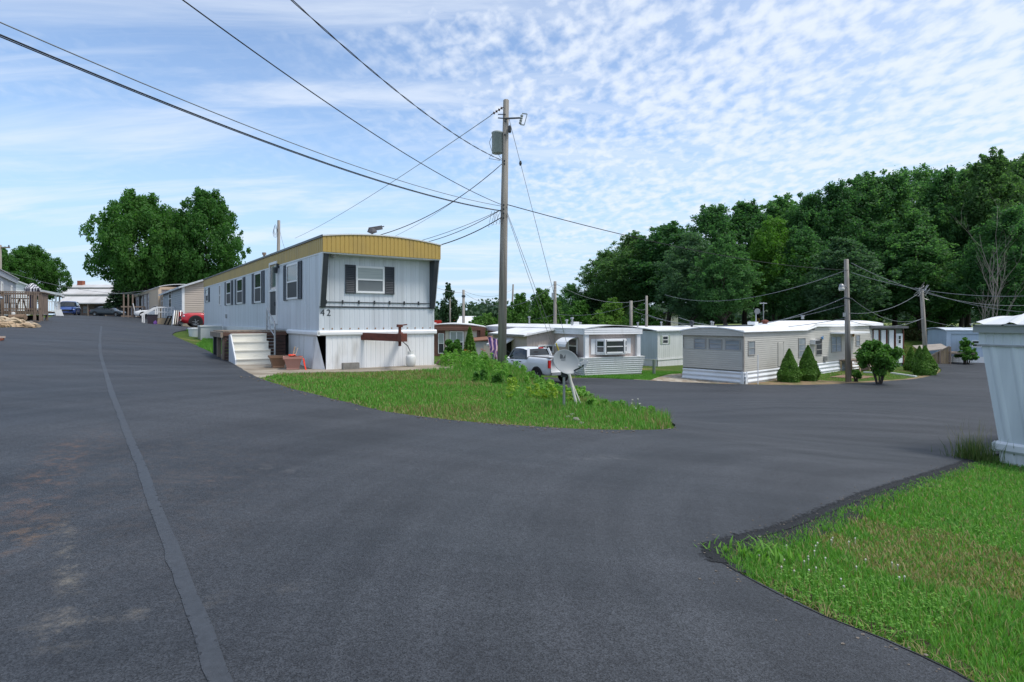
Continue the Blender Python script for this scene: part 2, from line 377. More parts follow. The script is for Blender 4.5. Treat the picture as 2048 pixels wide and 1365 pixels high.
# rough rolled lip of the new asphalt beside the near lawn and round the bank's tip
near = [Vector(p) for p in ((2.7,-1),(2.3,1.4))]+[g2(*p) for p in ((2020,1430),(1905,1365),(1770,1303),(1650,1250),(1560,1205),(1480,1160),(1435,1130),(1437,1112),(1500,1090),(1600,1060),(1740,1000),(1850,962),(1945,926))]
NEAR = smooth_poly(near, .25, False)
_i = min(range(len(NEAR)), key=lambda i: (NEAR[i]-g2(1480,1160)).length)
strip('road_edge', NEAR[_i:], .03, -.22, .054, .012, M_EDGE, 4, .02)
def faded(m):
    nt, N, L = nodes(m); at = N.new('ShaderNodeAttribute'); at.attribute_name = 'fade'; tc = N.new('ShaderNodeTexCoord'); n = N.new('ShaderNodeTexNoise'); n.inputs['Scale'].default_value = 22; n.inputs['Detail'].default_value = 6
    L.new(tc.outputs['Object'], n.inputs['Vector']); q = N.new('ShaderNodeMath'); q.operation = 'ADD'; L.new(at.outputs['Fac'], q.inputs[0]); L.new(n.outputs['Fac'], q.inputs[1])
    r = N.new('ShaderNodeMapRange'); r.inputs['From Min'].default_value = .82; r.inputs['From Max'].default_value = 1.08; L.new(q.outputs[0], r.inputs['Value'])
    t = N.new('ShaderNodeBsdfTransparent'); ms = N.new('ShaderNodeMixShader'); L.new(r.outputs['Result'], ms.inputs[0]); L.new(t.outputs[0], ms.inputs[1]); L.new(N['Principled BSDF'].outputs[0], ms.inputs[2]); L.new(ms.outputs[0], N['Material Output'].inputs['Surface'])
M_EDGF = asphalt_mat('coarse_asphalt_fading', (.014,.0155,.018), (.026,.028,.031), spec=.2, grain=(.35,1.7), rough=.7, bump=1.); faded(M_EDGF)
_k = min(range(len(NEAR)), key=lambda i: (NEAR[i]-g2(1447,1136)).length)
eo = strip('road_edge', NEAR[_k:], -.02, .21, .0545, .054, M_EDGF, 5, .0)
at = eo.data.attributes.new('fade', 'FLOAT', 'POINT'); at.data.foreach_set('value', [1-(i % 4)/3 for i in range(len(eo.data.vertices))])
strip('road_edge', NEAR[:_i+1], .02, -.07, .054, .0, M_EDGE, 6, .02)
seam = [PT(x, y, (EYE-.0)*FPX/(y-HY)) for x, y in ((452,1420),(403,1286),(376,1218),(345,1122),(325,1071),(304,1013),(284,951),(263,900),(240,840),(222,790),(209,745),(201,715),(198,695))]
sp = []
for x, y in ((470,1480),(427,1365),(403,1286),(376,1218),(345,1122),(325,1071),(304,1013),(284,951),(263,900),(240,840),(222,790),(209,745),(201,712),(200,690),(201,672),(203,657)):
    sp.append(G(x, y-3))
faded(M_SEAM); so_ = strip('road_seam', smooth_poly(sp, .3, False), -.042, .042, ROAD_Z+.004, ROAD_Z+.004, M_SEAM, 3, .004)
at = so_.data.attributes.new('fade', 'FLOAT', 'POINT'); at.data.foreach_set('value', [(.6,.76,.76,.6)[i % 4] for i in range(len(so_.data.vertices))])

M_CONC = mat('weathered_concrete', (.33,.29,.235), .9, (.2,.165,.12), .9, (1.2,1.2,1.2), 8, bump=.4, bscale=60)
M_GRAV = mat('pale_gravel', (.42,.38,.31), .95, (.2,.14,.085), .9, (3,3,3), 8, bump=.9, bscale=30, contrast=(.42,.6))
M_DIRT = mat('bare_dirt', (.24,.165,.095), .95, (.12,.12,.04), .9, (1.4,1.4,1.4), 9, bump=.8, bscale=25, contrast=(.45,.62))
PAD = [g2(*p) for p in ((474,736),(495,748),(518,760),(556,750),(640,747),(720,746),(830,742),(904,744))]+[Vector(p) for p in ((-1.9,19.6),(-2.4,20.3),(-5.2,19.2),(-7,21.5),(-9.6,21.8),(-10.6,20.8))]
sheet('concrete_pad', smooth_poly(PAD, .8, True, .01, 8), .028, M_CONC, lip=.05)
sheet('gravel_patch', smooth_poly([g2(*p) for p in ((1268,762),(1300,757),(1350,749),(1373,749),(1440,764),(1486,768),(1400,767))], .8, True, .06, 9), .03, M_GRAV)
sheet('dirt_strip', smooth_poly([g2(*p) for p in ((1400,768.5),(1500,763),(1560,757),(1600,758),(1680,764),(1760,762),(1800,760),(1850,752),(1868,743),(1880,741),(1872,750),(1838,759),(1790,764),(1700,770),(1600,773),(1500,772))], .8, True, .05, 10), .026, M_DIRT)
sheet('porch_slab', smooth_poly([(21.0,39.2),(22.4,38.0),(24.2,39.6),(22.8,40.8)], 3, True), .05, mat('brown_pavers', (.26,.16,.11), .9, (.16,.1,.07), .8, (6,6,6)), lip=.05)
sheet('gravel_yard', smooth_poly([(-26.2,31.4),(-22.8,26.6),(-21.3,24.4),(-24.5,22.2),(-31,25),(-32,36),(-30,38)], 1.2, True, .05, 12), .02, M_DIRT)
sheet('field', smooth_poly([(34,96),(70,100),(110,118),(120,150),(60,150),(28,120)], 6, True), .05, mat('mown_field', (.1,.16,.03), .95, (.2,.19,.06), .8, (.08,.5,.3)))
# ---------------------------------------------------------------- shared finishes
M_WHITE = mat('white_metal', (.74,.75,.76), .45, (.5,.49,.45), .35, (3,3,.6), 6, contrast=(.5,.75))
M_TRIMW = mat('white_trim', (.78,.79,.8), .4, (.6,.6,.58), .3, (2,2,2))
M_ROOFW = mat('white_roof_coating', (.72,.73,.74), .6, (.5,.5,.48), .5, (.9,.9,.9), 7)
M_DARK = mat('dark_metal', (.028,.034,.042), .4, (.06,.065,.07), .5)
M_SHUT = mat('shutter_paint', (.03,.038,.05), .5, (.06,.07,.08), .5, (4,4,4))
M_BLACK = mat('black_rubber', (.012,.012,.013), .7)
M_GLASS = mat('dark_glass', (.035,.042,.048), .06, (.06,.07,.07), .6, (1.5,1.5,1.5), spec=.7)
M_BLIND = mat('glass_with_blind', (.36,.40,.39), .15, (.28,.32,.31), .6, (1,1,30), 2, spec=.6)
M_SCREEN = mat('insect_screen', (.04,.045,.05), .5, (.028,.032,.036), .5, (1,1,3), spec=.25)
M_STEEL = mat('galvanised_steel', (.38,.39,.4), .4, (.25,.25,.25), .6, metal=.7)
M_RUST = mat('rusty_steel', (.16,.045,.028), .7, (.09,.03,.02), .8, (9,9,9), 8, bump=.3, bscale=70)
M_WOOD = mat('weathered_wood', (.27,.22,.17), .85, (.15,.12,.095), .8, (14,14,1.4), 6, bump=.3)
M_DECKW = mat('brown_deck_stain', (.25,.19,.15), .8, (.14,.105,.085), .8, (10,10,1.2), 6, bump=.2)
M_NEWW = mat('new_lumber', (.6,.46,.3), .75, (.4,.26,.14), .7, (12,12,1.2), 6)
M_POLE = mat('pole_wood', (.34,.31,.275), .9, (.19,.17,.15), .9, (14,14,.6), 7, bump=.5, bscale=30)

def window(t, F, s0, s1, z0, z1, o=.0, glass=None, lower=None, rails=(.5,), posts=(), fw=.045, frame=None, proud=.04, name='window', sill=False):
    """framed window: frame > pane(s)"""
    mb = MB(); a, b = o-.01, o+proud
    mb.fbox(F, s0, s0+fw, z0, z1, a, b); mb.fbox(F, s1-fw, s1, z0, z1, a, b)
    mb.fbox(F, s0+fw, s1-fw, z0, z0+fw, a, b); mb.fbox(F, s0+fw, s1-fw, z1-fw, z1, a, b)
    for r in rails: zz = z0+(z1-z0)*r; mb.fbox(F, s0+fw, s1-fw, zz-fw*.4, zz+fw*.4, a, b-.006)
    for r in posts: ss = s0+(s1-s0)*r; mb.fbox(F, ss-fw*.4, ss+fw*.4, z0+fw, z1-fw, a, b-.004)
    if sill: mb.fbox(F, s0-.04, s1+.04, z0-.035, z0-.002, a, b+.03)
    w = mb.build(name, frame or M_TRIMW, t)
    zm = z0+(z1-z0)*(rails[0] if rails else 1.)
    if lower is not None and rails:
        MB().fbox(F, s0+fw*.7, s1-fw*.7, z0+fw*.7, zm, a, o+.014).build('pane', lower, w)
        MB().fbox(F, s0+fw*.7, s1-fw*.7, zm, z1-fw*.7, a, o+.02).build('pane', glass or M_GLASS, w)
    else:
        MB().fbox(F, s0+fw*.7, s1-fw*.7, z0+fw*.7, z1-fw*.7, a, o+.014).build('pane', glass or M_GLASS, w)
    return w
def shutter(t, F, s0, s1, z0, z1, o=0., m=None):
    mb = MB(); e = .03
    mb.fbox(F, s0, s0+e, z0, z1, o, o+.03); mb.fbox(F, s1-e, s1, z0, z1, o, o+.03)
    for z in (z0, (z0+z1)/2-e/2, z1-e): mb.fbox(F, s0+e, s1-e, z, z+e, o, o+.03)
    mb.fbox(F, s0+e, s1-e, z0+e, z1-e, o-.005, o+.006)
    n = max(4, int((z1-z0)/.055))
    for i in range(n):
        z = z0+e+(z1-z0-2*e)*i/n; d = (z1-z0-2*e)/n
        vs = [F(a, zz, oo) for zz, oo in ((z, o+.026), (z+d*.8, o+.008), (z+d*.92, o+.012), (z+d*.12, o+.03)) for a in (s0+e, s1-e)]
        mb.add(vs, [(0,1,3,2),(2,3,5,4),(4,5,7,6),(6,7,1,0)])
    return mb.build('shutter', m or M_SHUT, t)
def bow(mb, axis, a0, a1, b0, b1, z0, rise, th=.05, n=14):
    """shallow arched roof deck: arc across a, extruded along b"""
    top = [(a0+(a1-a0)*i/n, z0+rise*(1-(2*i/n-1)**2)) for i in range(n+1)]
    poly = top+[(p, q-th) for p, q in top[::-1]]
    fn = (lambda p, q, r: (p, r, q)) if axis == 'x' else (lambda p, q, r: (r, p, q))
    return mb.prism(poly, fn, b0, b1)
def seams(mb, axis, a0, a1, b0, b1, z0, rise, step, n=14):
    b = b0+step
    while b < b1:
        bow(mb, axis, a0, a1, b-.012, b+.012, z0+.022, rise, .03, n); b += step
def digits(txt, size, F, s, z, o, m, parent, name):
    c = bpy.data.curves.new('lettering', 'FONT'); c.body = txt; c.size = size; c.extrude = .003; c.space_character = 1.35
    tmp = bpy.data.objects.new('lettering', c); COL.objects.link(tmp); bpy.context.view_layer.update()
    me = bpy.data.meshes.new_from_object(tmp.evaluated_get(bpy.context.evaluated_depsgraph_get()))
    bpy.data.objects.remove(tmp); bpy.data.curves.remove(c)
    for v in me.vertices: v.co = F(s+v.co.x, z+v.co.y, o+v.co.z)
    return link(name, me, m, parent)

# ================================================================ the white home with the yellow roof band
h = thing('mobile_home', 'white ribbed mobile home with yellow roof band and house number 42', 'mobile home', (-5.66,17.4,0), R(35.1)); A = h
WD, LN = 3.78, 22.5
M_BODY = mat('pale_blue_white_metal', (.61,.65,.69), .42, (.42,.44,.46), .55, (5,5,.25), 7, contrast=(.42,.72), spec=.5)
M_YEL = mat('yellow_metal', (.47,.32,.085), .5, (.36,.25,.09), .6, (2,2,1.2), 7, contrast=(.42,.7))
M_SKIRT = mat('white_skirting', (.78,.785,.79), .45, (.4,.38,.34), .6, (3,3,.9), 8, contrast=(.53,.76))
mb = MB(); F = FF(); Fl = FL()
mb.ribs(F, 0, WD, 1.18, 3.5, .155, .007); mb.ribs(Fl, 0, LN, 1.18, 3.5, .2, .01)
mb.box(.03, WD-.03, .03, LN-.03, 1.1, 3.52); mb.ribs(FR(WD), 0, LN, 1.18, 3.5, .2, .01); mb.ribs(FB(LN), 0, WD, 1.18, 3.5, .2, .01)
walls = mb.build('wall', M_BODY, h)
OV = .36
mb = MB()
for x0, x1 in ((-.012, .02), (WD-.02, WD+.012)): MB().prism([(0,1.9),(-.06,1.9),(-OV,3.46),(0,3.46)], lambda p, q, r: (r, p, q), x0, x1).build('side_wing', M_BODY, h)
for x0, x1 in ((.021, .17), (WD-.17, WD-.021)):
    MB().prism([(0,1.86),(-.075,1.86),(-OV-.015,3.44),(0,3.44)], lambda p, q, r: (r, p, q), x0, x1).build('corner_trim', M_DARK, h)
zt = lambda q: 3.93+.15*(1-(2*q/WD-1)**2)
mb = MB(); Ff = FF(-OV-.03)
mb.ribs(Ff, -.02, WD+.02, 3.46, lambda q: 3.92+.15*(1-(2*min(max(q,0),WD)/WD-1)**2), .13, .012, .02)
mb.ribs(FL(-.02), -OV-.03, LN+.05, 3.46, 3.93, .21, .01, .0); mb.ribs(FR(WD+.02), -OV-.03, LN+.05, 3.46, 3.93, .21, .01)
mb.build('fascia', M_YEL, h)
mb = MB(); mb.box(-.015, WD+.015, -OV-.02, LN, 3.425, 3.475); mb.build('soffit', M_TRIMW, h)
mb = MB(); bow(mb, 'x', -.05, WD+.05, -OV-.07, LN+.07, 3.94, .15, .035); seams(mb, 'x', -.05, WD+.05, -OV, LN, 3.94, .15, 1.2); mb.build('roof', M_ROOFW, h)
mb = MB(); mb.box(-.056, -.03, -OV-.08, LN+.08, 3.885, 3.95); mb.build('drip_edge', M_DARK, h)
# front end: two dark rails with clips, screw row, belt, number
for z, w in ((2.03,.022),(1.885,.04)):
    mb = MB().fbox(F, .03, WD-.03, z-w/2, z+w/2, .004, .022)
    if z > 2:
        for s in np.arange(.2, WD-.1, .5): mb.fbox(F, s-.02, s+.02, z-.05, z+.06, .004, .034)
    mb.build('trim_rail', M_DARK, h)
mb = MB()
for s in np.arange(.12, WD, .27): MB().lathe([(.024,0),(.018,.012)], 8, Matrix.Translation((s, .0, 1.235)) @ Matrix.Rotation(R(90), 4, 'X')).build('rusty_screw', mat('rusty_screws', (.3,.16,.07), .7), h)
mb = MB(); prof = [(1.03,0),(1.03,.05),(1.06,.075),(1.13,.075),(1.17,.05),(1.18,0)]
mb.prism(prof, lambda p, q, r: (r, -q, p), -.06, WD+.06); mb.prism(prof, lambda p, q, r: (-q, r, p), -.075, 3.35)
mb.build('skirting_band', M_TRIMW, h)
digits('42', .27, F, .03, 1.62, .004, M_DARK, h, 'house_number')
w = frect(h, 'f', 0, 711, 533.5, 768, 587); window(h, F, *w, .012, M_BLIND, mat('grey_screen', (.16,.18,.19), .3, (.13,.145,.155)), fw=.06)
a = frect(h, 'f', 0, 690, 532, 711, 587); b = frect(h, 'f', 0, 768, 536, 788, 587.5)
shutter(h, F, a[0], w[0]-.005, w[2]-.02, w[3]+.02, .008); shutter(h, F, w[1]+.005, b[1], w[2]-.02, w[3]+.02, .008)
for xs in ((568.5,575.5,597.5,604.5,528,599), (505,510.5,524,529.5,546,606), (470.8,475,486.8,490.8,558,608), (450.5,453.8,463,466.6,564,610), (411,412.6,417.6,419.8,577.5,604)):
    w = frect(h, 'l', 0, xs[1], xs[4], xs[2], xs[5]); window(h, Fl, *w, .008, M_GLASS, M_SCREEN, fw=.06)
    s1 = onface(h, 'l', 0, xs[0], 560)[0]; s0 = onface(h, 'l', 0, xs[3], 560)[0]
    shutter(h, Fl, w[1]+.005, s1, w[2]-.02, w[3]+.02, .006); shutter(h, Fl, s0, w[0]-.005, w[2]-.02, w[3]+.02, .006)
w = frect(h, 'l', 0, 439.3, 570.5, 442.3, 611); window(h, Fl, *w, .008, M_GLASS, None, fw=.05)
w = frect(h, 'l', 0, 541, 527.5, 555, 632); mb = MB()
for q in ((w[0]-.05, w[0]+.05, w[2]-.3, w[3]+.05), (w[1]-.05, w[1]+.05, w[2]-.3, w[3]+.05), (w[0]+.05, w[1]-.05, w[3]-.04, w[3]+.05), (w[0]+.05, w[1]-.05, w[2]-.3, w[2]+.02), (w[0]+.05, w[1]-.05, (w[2]+w[3])/2-.07, (w[2]+w[3])/2)): mb.fbox(Fl, *q, -.005, .05)
d = mb.build('door', M_TRIMW, h); zm = (w[2]+w[3])/2
MB().fbox(Fl, w[0]+.04, w[1]-.04, zm-.01, w[3]-.02, -.005, .02).build('pane', mat('bright_reflecting_glass', (.16,.19,.22), .03, spec=1.), d)
MB().fbox(Fl, w[0]+.04, w[1]-.04, w[2]+.01, zm-.04, -.005, .018).build('pane', M_SCREEN, d)
MB().fbox(Fl, w[0]+.08, w[0]+.11, 2.0, 2.14, .05, .1).build('handle', M_DARK, d)
s, z = onface(h, 'l', 0, 558, 536); mb = MB(); mb.fbox(Fl, s-.06, s+.06, z-.02, z+.14, 0, .1); mb.lathe([(.07,-.2),(.085,-.03),(.06,0)], 10, None, Fl(s, z, .12)); mb.build('porch_light', M_DARK, h)
s, z = onface(h, 'f', 0, 664, 511); mb = MB(); mb.fbox(F, s-.11, s+.1, z-.02, z+.05, .02, .3); mb.lathe([(.02,-.1),(.06,-.07),(.07,0)], 10, None, F(s, z, .2)); mb.build('floodlight', mat('old_lamp_glass', (.4,.4,.38), .3), h)
# skirting, front and side
mb = MB(); mb.ribs(F, .24, WD-.05, -.12, 1.035, .15, .008, .02); mb.fbox(F, .2, .25, -.12, 1.035, -.01, .026); mb.fbox(F, WD-.06, WD-.02, -.12, 1.035, -.01, .026)
mb.ribs(FR(WD-.03), 0, LN, -.3, 1.1, .3, .01)
mb.build('skirting', M_SKIRT, h)
M_VOID = mat('near_black_void_fill', (.015,.014,.013), .95)
MB().box(.32, WD-.3, .3, LN-.3, -.3, 1.09).build('crawl_space_shade_block', M_VOID, h)  # solid near-black block, paints the shade seen through the skirting gap
mb = MB(); Fk = lambda s, z, o: (.02-o-.12*(1.05-z)*max(0., 1-s/2.2), s+.0, z)
def skirt_side(mb):
    s = .26
    n = 16
    for i in range(n):
        a, b = .2+i*.2, .2+(i+1)*.2
        top = 1.04; cut = .62 if i < 1 else 0
        vs = [Fk(a, top, 0) if i else (.03,.34,top), Fk(b, top, 0), Fk(b, .02, 0), Fk(a, .02, 0) if i else (.2,.03,-.02)]
        if i == 0: b0 = Fk(b, top, 0)
        mb.add(vs, [(0,1,2,3)]); mb.add([Fk(b-.012, top, .008), Fk(b+.012, top, .008), Fk(b+.012, .02, .008), Fk(b-.012, .02, .008)], [(0,1,2,3)])
    return mb
skirt_side(mb).build('loose_skirting_panel', M_SKIRT, h)
MB().ribs(FL(.0), 5.3, LN, .0, 1.19, .3, .01, .02).build('skirting', M_SKIRT, h)
mb = MB(); mb.fbox(FL(.0), 5.2, LN, .98, 1.2, .012, .06); mb.build('skirting_band', M_TRIMW, h)
# rusted tow hitch under the front
mb = MB()
apex = Vector((2.0,-1.35,.97))
for x in (1.15, 2.75): mb.beam((x,.3,1.0), apex+Vector((0,.06,0)), .09, .22)
mb.box(1.9,2.1,-1.52,-1.28,.86,1.1)
t_ = mb.build('tow_hitch', M_RUST, h)
mb = MB(); mb.tube([(2.02,-1.18,.72),(2.02,-1.18,1.32)], .045, 10); mb.box(1.95,2.09,-1.24,-1.1,1.28,1.36); mb.tube([(2.02,-1.18,1.33),(2.2,-1.3,1.36)], .018); mb.build('jack', M_RUST, t_)
# roof vent / aerial rotor above the front
c = PT(748, 468, 18.6); mb = MB()
lx = 1.75
mb.tube([(lx,.3,4.0),(lx,.3,4.32)], .03); mb.lathe([(.02,.2),(.16,.26),(.12,.36),(.05,.4)], 10, None, (lx,.3,4.0)); mb.beam((lx-.1,.3,4.33),(lx+.3,.22,4.42), .1, .12); mb.beam((lx+.2,.25,4.4),(lx+.36,.2,4.46), .03)
mb.build('roof_vent', mat('grey_plastic', (.09,.09,.1), .7), h)
mb = MB(); mb.tube([(.9,11,3.9),(.9,11,4.5)], .05); mb.lathe([(.09,0),(.09,.1)], 8, None, (.9,11,4.45)); mb.build('vent_pipe', mat('old_brown_metal', (.2,.15,.12), .7), h)
s, z = onface(h, 'l', 0, 454, 633); mb = MB(); mb.fbox(Fl, s-.06, s+.1, z-.1, z+.1, 0, .07); mb.build('outlet_box', M_STEEL, h)

# ---- porch deck, steps, rail, clutter of the 42 home
d = thing('porch_deck', 'low weathered wooden porch beside the door of the yellow banded home', 'porch', A.location, A.rotation_euler.z)
mb = MB()
for i in range(13): mb.box(-2.02,.0-.08, 3.42+i*.145, 3.42+i*.145+.135, 1.1, 1.14)
mb.build('decking', M_WOOD, d)
M_BRK = mat('dark_painted_board', (.09,.05,.04), .85, (.035,.028,.026), .9, (3,3,16), 8, bump=.5, bscale=30)
mb = MB()
for i in range(9): mb.box(-1.98,-.09,3.40,3.425,.0+i*.11,.1+i*.11)
mb.build('front_panel', M_BRK, d)
MB().box(-2.02,-.06,3.37,3.40,.985,1.095).build('front_beam', mat('brown_beam', (.15,.075,.05), .8, (.08,.05,.04), .8, (3,3,12)), d)
MB().box(-2.1,-2.025,3.36,5.45,.93,1.095).build('side_beam', M_WOOD, d)
for y in (3.55, 4.5, 5.25): MB().box(-2.02,-1.9,y,y+.11,-.1,.98).build('post', M_WOOD if y < 5 else M_DARK, d)
MB().box(-2.06,-1.98,3.4,5.4,-.02,.1).build('bottom_rail', M_WOOD, d)
st = thing('steps', 'white precast four-tread steps leading up to the wooden porch', 'steps', A.matrix_basis @ Vector((-1.85,2.28,.02)), A.rotation_euler.z)
M_STEP = mat('cream_concrete', (.72,.7,.63), .8, (.5,.48,.42), .5, (3,3,6), 8, bump=.15, contrast=(.5,.75))
prof = [(0,-.1),(0,.235),(-.03,.24),(-.03,.27),(.27,.27),(.27,.495),(.24,.5),(.24,.53),(.54,.53),(.54,.755),(.51,.76),(.51,.79),(.81,.79),(.81,.995),(.78,1.0),(.78,1.03),(1.1,1.03),(1.1,-.1)]
prof = [(min(p, 1.08), q) for p, q in prof]
MB().prism(prof, lambda p, q, r: (r, p, q), .03, 1.08).build('step_block', M_STEP, st)
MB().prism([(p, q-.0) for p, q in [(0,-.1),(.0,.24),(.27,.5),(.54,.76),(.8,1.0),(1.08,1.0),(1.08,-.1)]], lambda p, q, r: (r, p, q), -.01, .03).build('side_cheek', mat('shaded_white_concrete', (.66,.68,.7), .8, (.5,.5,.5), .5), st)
rl = thing('handrail', 'bent galvanised pipe handrail at the right of the white steps', 'handrail', A.matrix_basis @ Vector((-.68,2.35,0)), A.rotation_euler.z)
MB().tube([(0,.02,.05),(0,.02,1.28),(0,.1,1.42),(0,1.05,1.86),(0,1.1,1.9)], .028).build('rail_tube', M_STEEL, rl)
MB().tube([(0,1.1,1.9),(0,1.1,1.1)], .026).build('post', M_STEEL, rl)
MB().tube([(0,.02,.98),(0,1.1,1.35)], .018).build('brace', M_STEEL, rl)
MB().tube([(0,.62,1.2),(0,.8,1.62)], .014).build('brace', M_STEEL, rl)

def planter(px, py, d_, label, sc, m, rz):
    p = PT(px, py, d_); p.z = H(p.x, p.y)+.03
    t = thing('planter', label, 'planter', p, rz)
    mb = MB(); a = .17*sc; b = .27*sc; hh = .38*sc
    def ring(w, z): return [(-w,-w,z),(w,-w,z),(w,w,z),(-w,w,z)]
    R_ = [ring(a*1.02,0),ring(a*1.05,.03),ring(a,.05),ring(b*.88,hh*.8),ring(b,hh*.82),ring(b*1.02,hh),ring(b*.9,hh),ring(b*.85,hh*.88)]
    vs = [v for r in R_ for v in r]
    mb.add(vs, [(i*4+k, i*4+(k+1) % 4, (i+1)*4+(k+1) % 4, (i+1)*4+k) for i in range(len(R_)-1) for k in range(4)]+[(3,2,1,0)])
    mb.build('pot', m, t)
    MB().box(-b*.85, b*.85, -b*.85, b*.85, hh*.8, hh*.86).build('soil', mat('potting_soil', (.05,.035,.025), .95), t)
    return t, hh
M_TERRA = mat('faded_pink_plastic', (.42,.22,.18), .7, (.34,.18,.14), .5)
t1, hh = planter(586, 734, 17.45, 'faded pink planter with orange ribbon and sticks beside the steps', 1., M_TERRA, R(20))
t2, _ = planter(556, 731, 17.9, 'brown square planter tucked behind the pink one by the steps', .95, mat('brown_plastic', (.26,.15,.09), .7, (.2,.12,.08), .5), R(28))
rb = thing('ribbon', 'bright orange plastic ribbon heaped on the pink planter and hanging down', 'ribbon', t1.location+Vector((0,0,hh*.88)), R(20))
M_RIB = mat('orange_ribbon', (.85,.06,.02), .45)
mb = MB(); g = np.random.default_rng(3)
for i in range(9):
    a = g.uniform(0,6.28); r = g.uniform(.02,.13); pts = [(-.03+r*math.cos(a+k*.8)*(1-k*.04), r*math.sin(a+k*.8), .03+.07*abs(math.sin(k*1.3+i))) for k in range(8)]
    mb.tube(pts, .014, 5)
mb.build('loops', M_RIB, rb)
mb = MB(); pts = [(.12,-.1,.02),(.2,-.16,.05),(.29,-.25,-.02),(.32,-.28,-.2),(.36,-.31,-.36)]
for i in range(4):
    a, b = Vector(pts[i]), Vector(pts[i+1]); mb.beam(a, b, .05, .008)
mb.build('tail', M_RIB, rb)
sk = thing('garden_stakes', 'two short wooden stakes standing in the pink planter', 'stakes', t1.location+Vector((0,0,hh*.8)), R(20))
MB().beam((-.02,.05,0),(.05,.08,.36), .04, .02).build('stake', M_NEWW, sk); MB().beam((.03,.04,0),(.13,.07,.33), .04, .02).build('stake', mat('pale_lumber', (.6,.5,.38), .8), sk)
p = A.matrix_basis @ Vector((.62,-.28,.0)); cb = thing('concrete_block', 'grey concrete block lying in front of the white skirting', 'block', (p.x,p.y,H(p.x,p.y)+.02), R(31))
mb = MB(); mb.box(-.02,.46,-.1,.1,0,.2); mb.build('block', mat('cinder_block', (.25,.24,.22), .95, (.17,.16,.14), .7, (9,9,9), 8, bump=.6), cb)
bpy.data.objects[cb.children[0].name].name = 'block_body'
p = A.matrix_basis @ Vector((2.78,-.32,0)); z0 = H(p.x,p.y)+.02
pt = thing('propane_tank', 'white propane tank standing against the front skirting', 'gas tank', (p.x,p.y,z0), 0)
M_TANK = mat('tank_paint', (.74,.75,.74), .4, (.6,.58,.52), .4, (4,4,4))
MB().lathe([(.1,0),(.12,.03),(.155,.07),(.158,.28),(.15,.33),(.11,.38),(.05,.4)], 20).build('cylinder', M_TANK, pt, True)
mb = MB()
for k in range(10):
    if k in (2,3): continue
    a, b = 2*math.pi*k/10, 2*math.pi*(k+1)/10
    mb.add([(.1*math.cos(q), .1*math.sin(q), zz) for zz in (.37,.48) for q in (a,b)], [(0,1,3,2)])
mb.build('collar', M_TANK, pt)
MB().lathe([(.03,.38),(.035,.44),(.02,.47)], 10).build('valve', M_STEEL, pt)
hs = thing('gas_hose', 'black rubber hose from the rusty tow hitch to the propane tank', 'hose', (0,0,0))
a = A.matrix_basis @ Vector((2.05,-1.2,.9)); b = Vector((p.x,p.y,z0+.46)); q = A.matrix_basis @ Vector((2.5,-.9,.62))
pts = [a.lerp(q, t).lerp(q.lerp(b+Vector((-.1,0,.2)), t), t) for t in np.linspace(0,1,10)]+[b]
hs.location = b; MB().tube([x-b for x in pts], .012, 6).build('hose', M_BLACK, hs)
for i, (s_, o_) in enumerate(((3.9,-.25),(4.15,-.4))):
    p = A.matrix_basis @ Vector((s_,o_,0)); q = tag(MB().rock((0,0,.1), .17-.03*i, .13, .13, 30+i).build('stone', mat('brown_stone', (.17,.13,.1), .9, (.1,.08,.06), .8, (5,5,5)), None), ['brown rock at the right corner of the concrete pad','small brown rock on the pad edge near the grass'][i], 'rock'); q.location = (p.x,p.y,H(p.x,p.y))
# utility box and bucket in the strip of grass beyond the porch
p = A.matrix_basis @ Vector((-.75,15,0)); ub = thing('utility_box', 'pale grey metal box on the grass beyond the wooden porch', 'box', (p.x,p.y,H(p.x,p.y)-.02), A.rotation_euler.z)
MB().box(-.45,.5,-.35,.5,0,.68).build('cabinet', mat('grey_white_sheet_metal', (.5,.52,.52), .5, (.4,.42,.42), .6), ub); MB().box(-.48,.53,-.38,.53,.68,.73).build('lid', M_WHITE, ub)
MB().box(-.47,-.451,-.33,.48,.02,.66).build('side_panel', M_STEEL, ub)
p = A.matrix_basis @ Vector((-1.15,17,0)); bk = thing('bucket', 'white plastic tub half hidden behind the pale grey box', 'tub', (p.x,p.y,H(p.x,p.y)-.03), 0)
MB().lathe([(.26,0),(.33,.42),(.35,.42),(.35,.46),(.3,.46)], 16).build('tub', M_WHITE, bk); MB().lathe([(.33,.46),(.33,.49),(.0,.5)], 16).build('lid', M_TRIMW, bk)

# ================================================================ generic simple home pieces
def shell(t, sx, sy, zb, zt, m, style='ribs', pitch=.2, depth=.012, name='wall'):
    mb = MB()
    for F_, L_ in ((FF(),sx),(FL(),sy),(FR(sx),sy),(FB(sy),sx)):
        if style == 'ribs': mb.ribs(F_, 0, L_, zb, zt, pitch, depth)
        else: mb.laps(F_, 0, L_, zb, zt, pitch, depth)
    mb.box(.02, sx-.02, .02, sy-.02, zb, zt)
    return mb.build(name, m, t)
def skirt(t, sx, sy, zt, m, style='ribs', out=.0, pitch=.2, zb=-.6, name='skirting'):
    mb = MB()
    for F_, L_ in ((FF(),sx),(FL(),sy),(FR(sx),sy),(FB(sy),sx)):
        if style == 'ribs': mb.ribs(F_, 0, L_, zb, zt, pitch, .012, out)
        else: mb.laps(F_, 0, L_, zb, zt, pitch, .05, out, True)
    return mb.build(name, m, t)

